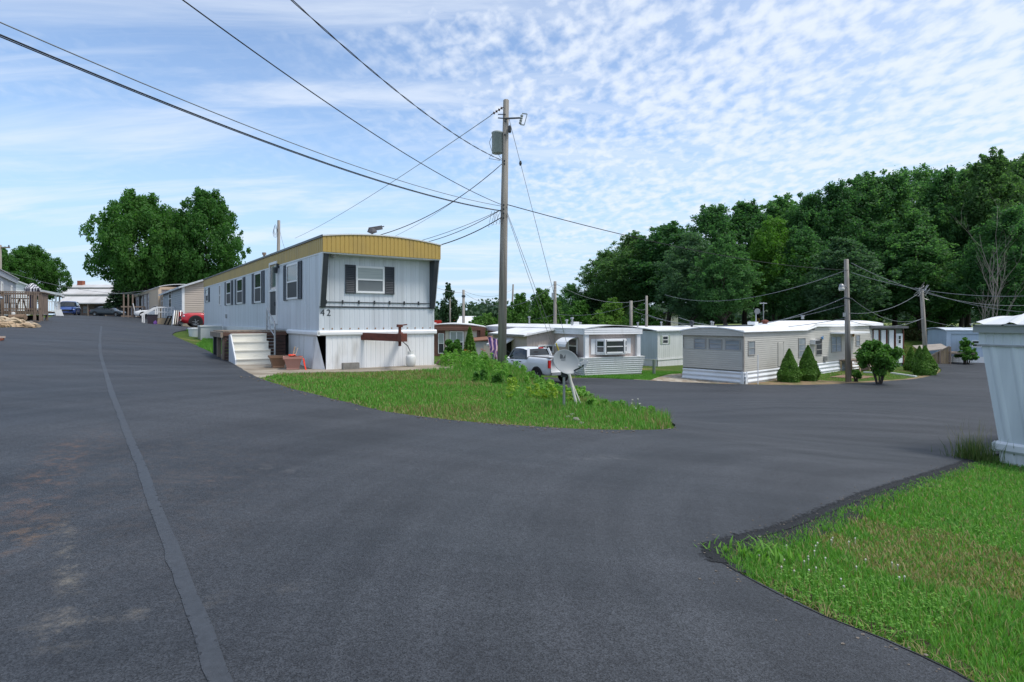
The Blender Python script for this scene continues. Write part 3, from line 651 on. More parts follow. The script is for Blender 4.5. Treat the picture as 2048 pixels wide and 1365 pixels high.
# ================================================================ long pale grey home across the lower road
B = thing('mobile_home', 'long beige-grey lap-sided home with bright white roof behind two cone shrubs', 'mobile home', (13.6,34.8,-2.25), R(41.5)); h = B
BX, BY = 24., 4.05
M_LAP = mat('beige_grey_siding', (.5,.485,.44), .55, (.42,.405,.37), .45, (1.2,1.2,3), 6)
M_LAPE = M_LAP
F, Fl = FF(), FL()
mb = MB(); mb.laps(F, 0, BX, .62, 3.05, .125, .016); mb.laps(Fl, 0, BY, .75, 1.93, .125, .016, .0)
mb.laps(Fl, 0, BY, 1.93, 3.0, .125, .012, -.08); mb.box(-.02,.16,.0,BY,1.9,1.93); mb.box(.16, BX, .03, BY, .6, 3.02); mb.laps(FB(BY), 0, BX, .62, 3.05, .125, .016)
mb.build('wall', M_LAP, h)
mb = MB(); mb.laps(FL(-.16), -.05, BY+.05, 2.78, 3.12, .125, .012)
top = [(-.05+(BY+.1)*i/14, 3.12+.15*(1-(2*i/14-1)**2)) for i in range(15)]
mb.prism([(-.05,2.78),(BY+.05,2.78)]+top[::-1], lambda p, q, r: (r, p, q), -.15, .0); mb.build('end_fascia', M_LAP, h)
mb = MB()
n = 14; tp = [(-.1+(BY+.2)*i/n, 3.05+.24*(1-(2*i/n-1)**2)) for i in range(n+1)]
mb.prism([(p, q-.03) for p, q in tp[::-1]]+[(p, q+.03) for p, q in tp], lambda p, q, r: (r, p, q+max(0,0)), -.22, 8.6)
mb.build('roof', mat('bright_roof_coating', (.82,.83,.84), .55, (.68,.68,.68), .4, (.7,.7,.7), 6), h); mb = MB()
mb.prism([(p, q+.22-.03) for p, q in tp[::-1]]+[(p, q+.4) for p, q in tp], lambda p, q, r: (r, p, q), 10.2, BX+.2)
mb.build('raised_roof', MATS['bright_roof_coating'], h); mb = MB(); k = len(mb.v); vs = [(8.58, p, q+.03) for p, q in tp]+[(10.22, p, q+.4) for p, q in tp]; mb.add(vs, [(i, i+1, n+2+i, n+1+i) for i in range(n)])
mb.add([(8.58,-.1,2.98),(10.22,-.1,3.2),(10.22,-.1,3.5),(8.58,-.1,3.1)], [(0,1,2,3)])
mb.build('roof_ramp', mat('bright_roof_coating', (.82,.83,.84), .55, (.68,.68,.68), .4, (.7,.7,.7), 6), h)
mb = MB(); mb.tube([(-.2,-.11,3.03),(8.6,-.11,3.03),(10.2,-.11,3.28),(BX,-.11,3.28)], .045, 8); mb.build('gutter', M_TRIMW, h)
mb = MB(); mb.laps(F, 10.1, BX, 3.05, 3.36, .125, .016, .002); mb.build('upper_wall', M_LAP, h)
M_SK2 = mat('white_corrugated_skirting', (.74,.77,.8), .45, (.55,.56,.56), .4, (1,1,1.5), 6)
mb = MB()
for F_, L_, s_ in ((F,BX,-.02),(Fl,BY,-.1)):
    pr = [(.78-.78*i/20-.0, .02+.14*i/20+.035*math.sin(i/20*math.pi*6)) for i in range(21)]
    pr = [(z-.1, o) for z, o in pr]
    vs = [F_(s_ if F_ is F else s_, z, o) for z, o in pr]+[F_(L_, z, o) for z, o in pr]
    mb.add(vs, [(i, i+1, 22+i, 21+i) for i in range(20)])
mb.build('skirting', M_SK2, h)
mb = MB(); mb.prism([(-.2,-.2),(.14,-.2),(.05,.72),(-.06,.72)], lambda p, q, r: (p, r, q), -.2, -.17); mb.prism([(-.14,-.2),(.14,-.2),(.05,.72),(-.06,.72)], lambda p, q, r: (r, p, q), -.2, -.17); mb.build('skirting_corner', M_SK2, h)
mb = MB(); mb.fbox(F, -.01, .07, .68, 3.0, -.02, .03); mb.fbox(Fl, -.02, .07, .72, 3.0, -.02, .03); mb.build('corner_trim', mat('taupe_trim', (.42,.38,.33), .6), h)
M_AWN = mat('blue_grey_louvred_glass', (.24,.27,.31), .12, (.36,.39,.42), .7, (1,1,6), 3, spec=.7)
M_GFR = mat('grey_frame', (.36,.35,.33), .5)
for x0, x1, y0, y1 in ((1388.5,1409.5,677.5,704), (1418,1441.5,679.5,706), (1450.5,1478,681,709.5)):
    window(h, Fl, *frect(h, 'l', 0, x0-1.5, y0-1, x1+1.5, y1+1), -.07, M_AWN, None, rails=(.34,.67), fw=.06, frame=M_GFR)
for x0, x1, y0, y1, g_, ra in ((1495.5,1509,682,711,M_AWN,(.5,)), (1596,1610,676,715,M_AWN,(.33,.66)), (1631,1643,677,711,M_SCREEN,(.33,.66)), (1662,1682,673,705,M_AWN,(.5,)), (1711,1719,670,693,M_AWN,(.5,))):
    window(h, F, *frect(h, 'f', 0, x0, y0, x1, y1), .012, g_, None, rails=ra, fw=.055, frame=M_GFR, posts=(.5,) if x0 == 1662 else ())
w = frect(h, 'f', 0, 1556, 686, 1566, 732); mb = MB().fbox(F, *w, .0, .035); mb.fbox(F, w[0]-.06, w[0], w[2], w[3]+.05, 0, .05); mb.fbox(F, w[1], w[1]+.06, w[2], w[3]+.05, 0, .05); mb.build('utility_door', M_LAP, h)
w = frect(h, 'f', 0, 1620, 680, 1630, 689); u = MB().fbox(F, *w, .0, .35).build('window_air_conditioner', M_WHITE, h); MB().fbox(F, w[0]+.03, w[1]-.03, w[2]+.03, w[3]-.03, .35, .37).build('grille', M_SCREEN, u)
w = frect(h, 'f', 0, 1646, 713, 1651, 722); MB().fbox(F, *w, .0, .14).build('electric_meter', M_STEEL, h)
s, z = onface(h, 'f', 0, 1553, 674); 
p0 = onface(h, 'f', 0, 1660, 661.5); p1 = onface(h, 'f', 0, 1694, 661.5)
mb = MB(); mb.fbox(F, p0[0], p1[0]+1.5, 2.72, 2.84, .02, 1.1); mb.build('porch_canopy', mat('bright_roof_coating', (.82,.83,.84)), h)
s, z = onface(h, 'f', 0, 1642, 676); mb = MB()
for k in range(7): a = k*.9; mb.rock((s+.1*math.cos(a)+.12*(k % 3), -.06, z+.08*math.sin(a)), .07, .03, .06, k)
mb.build('blue_garland', mat('blue_flowers', (.05,.22,.5), .7, (.02,.1,.2), .8, (20,20,20)), h)
s, z = onface(h, 'f', 0, 1702, 668); mb = MB(); mb.fbox(F, s-.03, s+.03, z, z+.12, 0, .12); mb.lathe([(.03,0),(.09,-.03),(.09,-.22),(.04,-.27)], 8, None, F(s, z+.05, .16)); mb.build('wall_lantern', mat('brass_lantern', (.3,.17,.04), .4, metal=.6), h)
mb = MB(); mb.lathe([(.16,0),(.16,.1),(.24,.12),(.22,.24),(.06,.3)], 12, None, (7.3,2.2,3.46)); mb.build('roof_vent', M_RUST, h)
mb = MB(); mb.box(4.6,5.1,1.6,2.1,3.42,3.62); mb.build('roof_hatch', M_ROOFW, h)
mb = MB(); mb.lathe([(.1,0),(.1,.22),(.16,.24),(.14,.3)], 10, None, (13,2,3.8)); mb.build('vent_pipe', M_STEEL, h)
q = W(1516, 34.6); wp = tag(MB().tube([(0,0,-.2),(0,0,1.75)], .028, 8).build('thin_post', M_TRIMW, None), 'thin white post standing before the side wall of the beige-grey home', 'post'); wp.location = q
# timber porch with stair at the door
t = thing('porch_stair', 'new tan timber landing and stair at the door of the beige-grey home', 'porch', B.matrix_basis @ Vector((onface(B,'f',0,1689,700)[0],0,0)), B.rotation_euler.z)
MB().box(-1.2,1.0,-1.5,-.06,.68,.76).build('landing', M_DECKW, t)
for x, y in ((-1.18,-1.48),(.92,-1.48),(-1.18,-.2),(.92,-.2)): MB().box(x,x+.1,y,y+.1,-.25,1.72 if y < -1 else .7).build('post', M_NEWW, t)
MB().box(-1.2,.2,-1.5,-1.42,1.6,1.7).build('rail', M_NEWW, t)
MB().beam((1.0,-1.42,1.66),(2.6,-1.42,.75), .06, .12).build('rail', M_WHITE, t)
mb = MB()
for i in range(4): mb.box(1.02+i*.32,1.36+i*.32,-1.4,-.3,.46-i*.2,.51-i*.2)
mb.build('treads', M_NEWW, t)
MB().beam((1.0,-1.46,.66),(2.4,-1.46,-.2), .06, .26).build('stringer', M_NEWW, t)
MB().box(-.85,.9,-1.38,-1.34,.0,.64).build('lattice', mat('dark_lattice', (.06,.04,.035), .9), t)

# ================================================================ beige home with bay window and additions (centre)
Cc = thing('mobile_home', 'taupe home with white bay window and flared white skirting, pickup parked before it', 'mobile home', (4.62,38,-2.05), R(25)); h = Cc
CX, CY = 4.3, 16.
M_TAU = mat('taupe_metal', (.53,.45,.41), .55, (.43,.37,.335), .4, (2,2,.6), 6)
F, Fl = FF(), FL()
mb = MB(); mb.ribs(F, .0, CX, .9, 3.0, .13, .01, -.06); mb.ribs(Fl, 0, CY, .9, 2.9, .2, .01); mb.box(.08,CX-.02,.1,CY,.85,2.95); mb.ribs(FR(CX), 0, CY, .9, 2.9, .2, .01); mb.build('wall', M_TAU, h)
mb = MB()
for x in (-.02, CX-.26): MB().box(x,x+.28,-.16,.04,1.12,2.62).build('corner_column', M_WHITE, h)
mb = MB(); mb.laps(FF(-.22), -.12, CX+.12, 2.6, 3.0, .14, .02); top = [(-.12+(CX+.24)*i/10, 2.98+.06*(1-(2*i/10-1)**2)) for i in range(11)]
mb.prism([(-.12,2.6),(CX+.12,2.6)]+top[::-1], lambda p, q, r: (p, r, q), -.2, .0); mb.laps(FL(-.1), -.2, CY+.1, 2.6, 3.0, .14, .02); mb.build('fascia', M_WHITE, h)
mb = MB(); bow(mb, 'x', -.14, CX+.14, -.26, CY+.2, 3.0, .2, .04); seams(mb, 'x', -.14, CX+.14, -.26, CY+.2, 3.0, .2, 1.6); mb.build('roof', M_ROOFW, h)
mb = MB(); pr = []
for i in range(11): pr += [(1.12-i*.135, .26-.02*i), (1.12-i*.135-.02, .30-.02*i)]
pr = [(z, o) for z, o in pr if z > -.4]
mb.add([FF()(-.3+.02*i/2, z, o) for i, (z, o) in enumerate(pr)]+[FF()(CX+.3-.02*i/2, z, o) for i, (z, o) in enumerate(pr)], [(i, i+1, len(pr)+i+1, len(pr)+i) for i in range(len(pr)-1)])
mb.add([FL()(-.3, z, o) for z, o in pr]+[FL()(1.3, z, o) for z, o in pr], [(i, i+1, len(pr)+i+1, len(pr)+i) for i in range(len(pr)-1)])
mb.laps(Fl, 1.2, CY, -.4, .9, .14, .02, .03); mb.box(-.25,CX+.25,-.3,.0,1.08,1.13); mb.build('skirting', M_WHITE, h)
# bay window
w = frect(h, 'f', 0, 1192, 679.5, 1253, 706.5); bw = MB(); s0, s1, z0, z1 = w
pl = [(s0,0),(s0+.42,-.4),(s1-.42,-.4),(s1,0)]
for k in range(3):
    (xa,ya),(xb,yb) = pl[k], pl[k+1]; a = Vector((xa,ya,0)); b = Vector((xb,yb,0))
    for t0, t1, za, zb in ((0,.13 if k != 1 else .05,z0,z1),(.87 if k != 1 else .95,1,z0,z1),(.1,.9,z0,z0+.1),(.1,.9,z1-.1,z1),(.1,.9,(z0+z1)/2-.03,(z0+z1)/2+.03)):
        p, q = a.lerp(b,t0), a.lerp(b,t1); bw.beam(p+Vector((0,0,(za+zb)/2)), q+Vector((0,0,(za+zb)/2)), .06, zb-za)
bw.prism([(x,y) for x,y in pl], lambda p,q,r:(p,q,r), z1-.005, z1+.06); bw.prism([(x,y) for x,y in pl], lambda p,q,r:(p,q,r), z0-.08, z0+.005)
wo = bw.build('bay_window', M_TRIMW, h)
for k in range(3):
    (xa,ya),(xb,yb) = pl[k], pl[k+1]; MB().beam((xa,ya+.01,(z0+z1)/2),(xb,yb+.01,(z0+z1)/2), .02, z1-z0-.02).build('pane', M_GLASS, wo)
for xa, xb in ((s0-.36,s0-.02),(s1+.02,s1+.36)): MB().fbox(F, xa, xb, z0-.06, z1+.06, -.06, -.02).build('shutter', M_WHITE, h)
# tall side window under a curved awning
w = frect(h, 'l', 0, 1137, 676, 1155, 708.5); window(h, Fl, w[0], w[1], w[2], w[3], .0, M_GLASS, M_SCREEN, fw=.1)
mb = MB(); zz = w[3]+.25
for i in range(6):
    a0, a1 = R(90*i/6), R(90*(i+1)/6)
    mb.add([Fl(s, zz-1.0+1.0*math.cos(a)+.0, 1.0*math.sin(a)) for a in (a0,a1) for s in (w[0]-.15,w[1]+.15)], [(0,1,3,2)])
mb.v = [(x, y, zz-.5+(z-zz+.5)*.62) for x, y, z in mb.v]
mb.build('window_awning', M_WHITE, h)
# side addition with a shed roof
ad = MB(); y0, y1, out = 3.9, 9.9, 2.15
ad.ribs(FF(y0), -out, .0, .0, lambda q: 2.62+.2*(q+out)/out, .22, .012); ad.ribs(FL(-out), y0, y1, 0., 2.55, .3, .012); ad.box(-out+.03,0,y0+.03,y1,-.3,2.5); ad.build('addition_wall', M_TAU, h)
mb = MB(); mb.add([(-out-.35,y0-.3,2.52),(.05,y0-.3,2.98),(.05,y1,2.98),(-out-.35,y1,2.52),(-out-.35,y0-.3,2.42),(.05,y0-.3,2.86),(.05,y1,2.86),(-out-.35,y1,2.42)], [(0,1,2,3),(7,6,5,4),(0,4,5,1),(3,2,6,7),(0,3,7,4)])
mb.build('addition_roof', M_ROOFW, h)
mb = MB(); mb.box(-out-.42,-out-.34,y0-.3,y1,2.4,2.53); mb.build('gutter', M_STEEL, h)
w = frect(h, 'f', y0, 1076, 690, 1107, 706); window(h, FF(y0), *w, .0, M_GLASS, None, rails=(), posts=(.5,), fw=.1)
da = MB(); yy = y0+2.; da.add([(-out-.02,yy,2.25),(-out-.02,yy+2.6,2.25),(-out-1.1,yy+2.6,1.75),(-out-1.1,yy,1.75),(-out-.02,yy,2.15),(-out-.02,yy+2.6,2.15),(-out-1.1,yy+2.6,1.62),(-out-1.1,yy,1.62)], [(0,1,2,3),(7,6,5,4),(3,2,6,7),(0,3,7,4)]); da.build('door_awning', M_WHITE, h)
mb = MB()
for q in (yy+.05, yy+2.5): mb.beam((-out-1.05,q,1.66),(-out-.02,q,1.0), .05)
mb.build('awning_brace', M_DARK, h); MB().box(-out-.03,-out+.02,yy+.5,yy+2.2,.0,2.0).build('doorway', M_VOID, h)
mb = MB(); mb.box(-.6,-.02,13.2,14.6,2.2,2.28); mb.build('rear_awning', M_WHITE, h)
q = Cc.matrix_basis @ Vector((-.32,.75,.9)); td = thing('round_panel', 'dark round tabletop leaning upright against the side of the taupe home', 'tabletop', (q.x,q.y,Cc.location.z), R(25))
mb = MB(); mb.lathe([(.5,0),(.52,.03),(.5,.06)], 20, Matrix.Translation((0,0,1.0)) @ Matrix.Rotation(R(84),4,'Y')); mb.build('disc', M_BLACK, td); MB().tube([(.05,0,-.1),(.05,0,.6)], .03).build('stand', M_DARK, td)
q = Cc.matrix_basis @ Vector((CX+.55,1.2,.9)); td = thing('round_panel', 'dark round tabletop on edge between taupe home and pale blue one', 'tabletop', (q.x,q.y,Cc.location.z), R(25))
mb = MB(); mb.lathe([(.62,0),(.64,.03),(.62,.06)], 20, Matrix.Translation((0,0,.75)) @ Matrix.Rotation(R(70),4,'Y')); mb.build('disc', mat('dark_grey_lid', (.07,.07,.075), .6), td); MB().tube([(0,0,-.2),(0,0,.4)], .03).build('stand', M_DARK, td)
# tie-dye hanging behind the pole
q = PT(989, 700, 41); fl = thing('tapestry', 'purple and orange patterned cloth hanging behind the tall utility pole', 'banner', (q.x,q.y,-.6), R(15))
m = bpy.data.materials.new('patterned_cloth'); nt, N, L = nodes(m); wv = N.new('ShaderNodeTexWave'); wv.inputs['Scale'].default_value = 1.1; wv.inputs['Distortion'].default_value = 9; rp = N.new('ShaderNodeValToRGB'); tc = N.new('ShaderNodeTexCoord'); L.new(tc.outputs['Object'], wv.inputs['Vector'])
rp.color_ramp.elements[0].color = (.03,.02,.09,1); rp.color_ramp.elements[1].color = (.5,.35,.3,1)
for pz, cc in ((.3,(.12,.07,.3,1)),(.5,(.03,.03,.05,1)),(.7,(.35,.07,.05,1)),(.85,(.2,.18,.45,1))): e = rp.color_ramp.elements.new(pz); e.color = cc
L.new(wv.outputs['Fac'], rp.inputs[0]); L.new(rp.outputs[0], N['Principled BSDF'].inputs['Base Color'])
mb = MB(); nn = 14
pts = [(-.5+1.0*i/nn, .06*math.sin(i*1.3)) for i in range(nn+1)]
for th in (0, .012): mb.v += [(x, y+th, 1.0-.1*abs(x)-.35*(x+.5)) for x, y in pts]+[(x*.55+.1, y*2+th, -1.0+.3*abs(x)) for x, y in pts]
k = nn+1; mb.f = [(i,i+1,k+i+1,k+i) for i in range(nn)]+[(2*k+i,3*k+i,3*k+i+1,2*k+i+1) for i in range(nn)]+[(i,2*k+i,2*k+i+1,i+1) for i in range(nn)]
mb.build('cloth', m, fl, True); MB().tube([(-.55,.02,.97),(.55,.02,.6)], .02).build('rod', M_DARK, fl)

for x, y, hh in ((1.2,3.5,.5),(3.1,7.5,.35),(1.6,11,.6)): MB().lathe([(.07,0),(.07,hh),(.13,hh+.03),(.11,hh+.14)], 9, None, (x,y,3.1)).build('vent_pipe', M_STEEL, Cc)
MB().box(2.3,2.75,5.1,5.55,3.16,3.4).build('roof_hatch', M_ROOFW, Cc)
# ================================================================ pale blue-white home between the two
h = thing('mobile_home', 'pale blue-white ribbed home with small green-shuttered window', 'mobile home', (11.66,47.5,-2.25), R(41.5))
M_PB = mat('pale_blue_metal', (.5,.56,.6), .45, (.4,.45,.49), .5, (2,2,.5)); M_PW = mat('ivory_metal', (.66,.68,.66), .45, (.52,.54,.52), .5, (2,2,.5), 7)
F, Fl = FF(), FL(); SX, SY = 9., 4.2
mb = MB(); mb.ribs(Fl, 0, SY, .55, 2.85, .25, .012); mb.box(.02,SX,.02,SY,.5,2.84); mb.build('end_wall', M_PB, h)
MB().ribs(F, 0, SX, .55, 2.85, .28, .014, .0).build('wall', M_PW, h)
skirt(h, SX, SY, .56, M_WHITE, 'ribs', .03, .4)
mb = MB(); mb.fbox(F, -.05, SX, .5, .6, .03, .07); mb.fbox(Fl, -.05, SY, .5, .6, .03, .07); mb.build('skirting_band', M_TRIMW, h)
mb = MB(); bow(mb, 'y', -.2, SY+.2, -.35, SX+.2, 2.9, .22, .06); mb.build('roof', M_ROOFW, h)
mb = MB(); mb.fbox(F, -.3, SX, 2.78, 2.93, .12, .16); mb.build('eave', M_TRIMW, h)
w = frect(h, 'f', 0, 1324.5, 672, 1336, 688); window(h, F, *w, .0, M_GLASS, None, fw=.06)
M_GS = mat('sage_shutter', (.36,.43,.34), .6)
for xa, xb in ((w[0]-.26,w[0]-.02),(w[1]+.02,w[1]+.26)): MB().fbox(F, xa, xb, w[2]-.03, w[3]+.03, 0, .03).build('shutter', M_GS, h)
w = frect(h, 'f', 0, 1366, 670, 1377, 715); d = MB().fbox(F, *w, .0, .05).build('door', M_TRIMW, h); MB().fbox(F, w[0]+.18, w[1]-.12, w[3]-.75, w[3]-.2, .05, .06).build('pane', M_GLASS, d)
mb = MB(); mb.lathe([(.1,0),(.1,.25),(.22,.28),(.2,.55),(.05,.6)], 10, None, (7.6,1.6,3.1)); mb.build('roof_vent', M_DARK, h)
q = W(1308, 39.5, -.02); tag(MB().tube([(0,0,-.2),(0,0,1.02),(0,0,1.05)], [.11,.1,.07], 10).build('post', mat('green_grey_post', (.2,.24,.19), .8), None), 'short green-grey post in the lawn before the pale blue home', 'post').location = q
for o in bpy.data.objects:
    if o.name == 'post' and o.parent is None: o.name = 'lawn_post'

# ================================================================ roofs farther back
def back_home(label, px, d_, sx, sy, rz, zt, m, win=(), roofm=None, zb=None):
    p = W(px, d_); z = zb if zb is not None else p.z
    t = thing('mobile_home', label, 'mobile home', (p.x, p.y, z), rz); hh = zt-z
    shell(t, sx, sy, .5, hh-.2, m, 'ribs', .4, .012); skirt(t, sx, sy, .5, M_WHITE, 'ribs', -.02, .5)
    mb = MB(); ax = 'x' if sx < sy else 'y'
    (bow(mb, 'x', -.15, sx+.15, -.2, sy+.2, hh-.16, .22, .1) if ax == 'x' else bow(mb, 'y', -.15, sy+.15, -.2, sx+.2, hh-.16, .22, .1))
    mb.build('roof', roofm or M_ROOFW, t)
    for q_ in (.25,.6): MB().lathe([(.08,0),(.08,.4),(.15,.43),(.12,.55)], 8, None, (sx*q_ if ax == 'y' else sx*.4, sy*.5 if ax == 'y' else sy*q_, hh)).build('vent_pipe', M_STEEL, t)
    for f, a, b, c, d in win: window(t, FF() if f == 'f' else FL(), a, b, c, d, .0, M_GLASS, None, fw=.08)
    return t
back_home('low white-roofed home behind the taupe one, only its roof showing', 1085, 60, 18, 4.2, R(8), ZP(652,60)-.2, M_PW)
back_home('white-roofed home behind the pale blue one, beside the dark vent', 1250, 66, 16, 4.2, R(-12), ZP(650,66)-.2, M_PW)
back_home('flat white roof behind the beige-grey home, before the wood', 1392, 62, 16, 4.2, R(24), ZP(651.5,60)-.1, M_PW)
back_home('far white roof at the foot of the lawn by the wood', 1376, 76, 9, 4, R(-5), ZP(653.,76)-.2, M_PB)

# ================================================================ brown-trimmed home left of the pole
Dd = thing('mobile_home', 'brown-trimmed home with big white window behind a narrow cedar', 'mobile home', (*PT(868,700,50).xy, -1.75), R(4)); h = Dd
M_BRN = mat('brown_metal', (.155,.07,.045), .5, (.11,.05,.035), .5, (2,2,2)); M_CRM = mat('cream_panel', (.58,.54,.45), .6, (.5,.46,.38), .5)
F = FF(); SX = 4.25; SY = 14
mb = MB(); mb.laps(F, -1.2, SX, .2, 2.35, .2, .015); mb.box(-1.2,SX-.02,.03,SY,.2,2.4); mb.build('wall', M_BRN, h)
mb = MB(); mb.laps(FF(-.28), -1.4, SX+.1, 2.36, 2.62, .09, .015); tp = [(-1.4+(SX+1.5)*i/12, 2.6+.28*(1-(2*i/12-1)**2)) for i in range(13)]
mb.prism([(-1.4,2.36),(SX+.1,2.36)]+tp[::-1], lambda p, q, r: (p, r, q), -.27, .1); mb.build('fascia', M_BRN, h)
mb = MB(); bow(mb, 'x', -1.45, SX+.15, -.3, SY, 2.66, .28, .06); mb.build('roof', M_ROOFW, h)
for a, b in ((-.8,.0),(.95,1.25),(2.55,3.6)): MB().fbox(F, a, b, .75, 2.33, .0, .03).build('panel', M_CRM, h)
window(h, F, .35, .85, .4, 2.1, .01, M_BLIND, M_SCREEN, fw=.05); window(h, F, 1.3, 2.5, .45, 2.3, .012, M_BLIND, M_SCREEN, posts=(.5,), fw=.1)
mb = MB(); mb.box(SX-.35,SX+.06,-.3,-.02,.0,2.4); mb.build('corner_post', M_BRN, h)
mb = MB(); bow(mb, 'x', -5.5, -.6, 2, 15, 2.9, .2, .06); mb.build('rear_roof', M_ROOFW, h)
MB().box(-5.4,-.9,2.1,14.9,.3,2.9).build('rear_wall', M_PW, h)
q = PT(975, 690, 47); sh = thing('shed', 'small grey-white shed with brown roof between two homes', 'shed', (q.x-1.2,q.y,H(q.x,q.y)), R(8))
MB().ribs(FF(), 0, 2.6, 0, 1.75, .3, .01).box(.02,2.58,.02,2.4,0,1.74).build('wall', mat('shed_grey', (.5,.5,.48), .7, (.4,.4,.38), .5), sh); MB().add([(-.15,-.15,1.72),(2.75,-.15,1.95),(2.75,2.6,2.1),(-.15,2.6,1.85),(-.15,-.15,1.8),(2.75,-.15,2.03),(2.75,2.6,2.18),(-.15,2.6,1.93)], [(0,1,2,3),(4,5,6,7),(0,4,5,1),(1,5,6,2),(3,2,6,7),(0,3,7,4)]).build('roof', mat('brown_shingle', (.25,.12,.075), .85), sh)
for k in range(1): MB().fbox(FF(), .9, 1.7, .05, 1.5, .0, .03).build('door', M_CRM, sh)

# ================================================================ unfinished home with dark roof, blue home, ramp
q = W(1727, 49.); U = thing('mobile_home', 'half-finished home in bare white sheathing under a dark flat roof', 'mobile home', (q.x,q.y,q.z-.05), R(13)); h = U
M_SHE = mat('white_house_wrap', (.74,.76,.78), .6, (.5,.56,.66), .5, (7,7,5), 2, contrast=(.6,.66)); M_FRB = mat('red_brown_stud', (.14,.05,.035), .8)
F = FF(); SX, SY = 4.0, 12
MB().box(.02,SX-.02,.05,SY,.0,3.2).build('wall', mat('dull_green_panel', (.16,.2,.17), .7, (.12,.14,.12), .5), h)
for a, b in ((.25,.85),(1.0,1.45),(1.75,2.2),(2.55,3.0),(3.25,3.9)): MB().fbox(F, a, b, .3, 3.05 if a < 3 else 2.75, -.03, .02).build('sheathing', M_SHE, h)
for a in (.88,1.5,2.25,3.08,3.92): MB().fbox(F, a, a+.09, .1, 3.1, -.03, .05).build('stud', M_FRB, h)
MB().box(-1.5,.2,.0,.1,2.2,3.05).build('plywood_panel', mat('plywood', (.5,.33,.2), .8, (.4,.27,.17), .6, (3,3,3)), h)
window(h, F, 3.4,3.72,1.9,2.6,.02, M_GLASS, None, fw=.04, frame=M_SHE)
MB().box(-6.,SX+.15,-.35,SY,3.2,3.38).build('roof', mat('dark_grey_membrane', (.1,.105,.115), .8, (.15,.15,.16), .6), h)
MB().box(-5.8,-.02,.4,SY,.2,3.2).build('rear_wall', M_PW, h)
MB().box(SX-.02,SX+.02,0,SY,.0,3.2).build('side_sheet', M_STEEL, h)
q = W(1893, 54.5); E = thing('mobile_home', 'pale blue home with a vine climbing up to its windows', 'mobile home', (q.x,q.y,q.z), R(-14)); h = E
M_LB = mat('light_blue_metal', (.46,.55,.66), .5, (.4,.48,.58), .5, (2,2,.5)); F = FF(); SX, SY = 12., 4
shell(h, SX, SY, .55, 3.0, M_LB, 'ribs', .4, .01); skirt(h, SX, SY, .56, M_WHITE, 'ribs', .04, .5)
mb = MB(); mb.fbox(F, -.05, SX, 2.65, 3.0, .0, .14); mb.fbox(F, -.05, .32, .55, 2.66, .0, .12); mb.build('fascia', M_LB, h)
mb = MB(); bow(mb, 'y', -.25, SY+.2, -.2, SX, 3.0, .2, .07); mb.build('roof', mat('pale_blue_roof', (.6,.66,.72), .6), h)
w = frect(h, 'f', 0, 1919, 682, 1938, 695); window(h, F, *w, .0, M_GLASS, None, fw=.08); w = frect(h, 'f', 0, 1943, 681, 1964, 695); window(h, F, *w, .0, M_GLASS, None, fw=.08)
q = W(1857, 53); rp_ = thing('ramp', 'grey wooden ramp with plank side rising to the pale blue home', 'ramp', (q.x,q.y,q.z), R(-14))
MB().add([(0,0,.9),(2.0,0,1.25),(2.0,-2,.2),(0,-2,.0),(0,0,.8),(2.0,0,1.15),(2.0,-2,.1),(0,-2,-.1)], [(0,1,2,3),(7,6,5,4),(0,4,5,1),(1,5,6,2),(3,2,6,7),(0,3,7,4)]); 
mb = MB(); mb.prism([(0,.55),(1.6,1.5),(1.6,1.62),(0,.68)], lambda p,q_,r: (p,r,q_), -.06, .02); mb.build('rail', M_WOOD, rp_)
mb = MB()
for i in range(6): mb.prism([(.3+i*.22,0),(.5+i*.22,0),(.5+i*.22,.85+i*.13),(.3+i*.22,.72+i*.13)], lambda p,q_,r: (p,r,q_), .03, .06)
mb.build('side_planks', mat('tan_planks', (.36,.26,.16), .85, (.25,.18,.11), .7, (6,6,1)), rp_)
for x in (.0,.8,1.6): MB().box(x,x+.12,-.12,-.02,-.1,.75+x*.5).build('post', M_DECKW, rp_)
MB().add([(-.6,.1,1.1),(1.7,.1,1.4),(1.7,1.8,1.75),(-.6,1.8,1.55),(-.6,.1,1.05),(1.7,.1,1.35),(1.7,1.8,1.7),(-.6,1.8,1.5)], [(0,1,2,3),(7,6,5,4),(0,4,5,1),(1,5,6,2),(3,2,6,7),(0,3,7,4)]).build('deck_boards', mat('grey_boards', (.34,.3,.26), .85, (.25,.22,.19), .7), rp_)
MB().box(1.7,3.6,.0,1.8,.9,1.05).build('landing', M_WOOD, rp_)

# ================================================================ near home at the right edge
q0 = PT(1992, 905, 12.3); Rr = thing('mobile_home', 'pale blue-white home end with ridged white roof at the right edge', 'mobile home', (q0.x,q0.y,-1.55), R(-62)); h = Rr
M_NR = mat('pale_blue_panel', (.67,.71,.725), .4, (.5,.54,.56), .7, (3,3,.3), 6, spec=.5)
F, Fl = FF(), FL(); SX = 3.66; SY = 16; z1 = .52
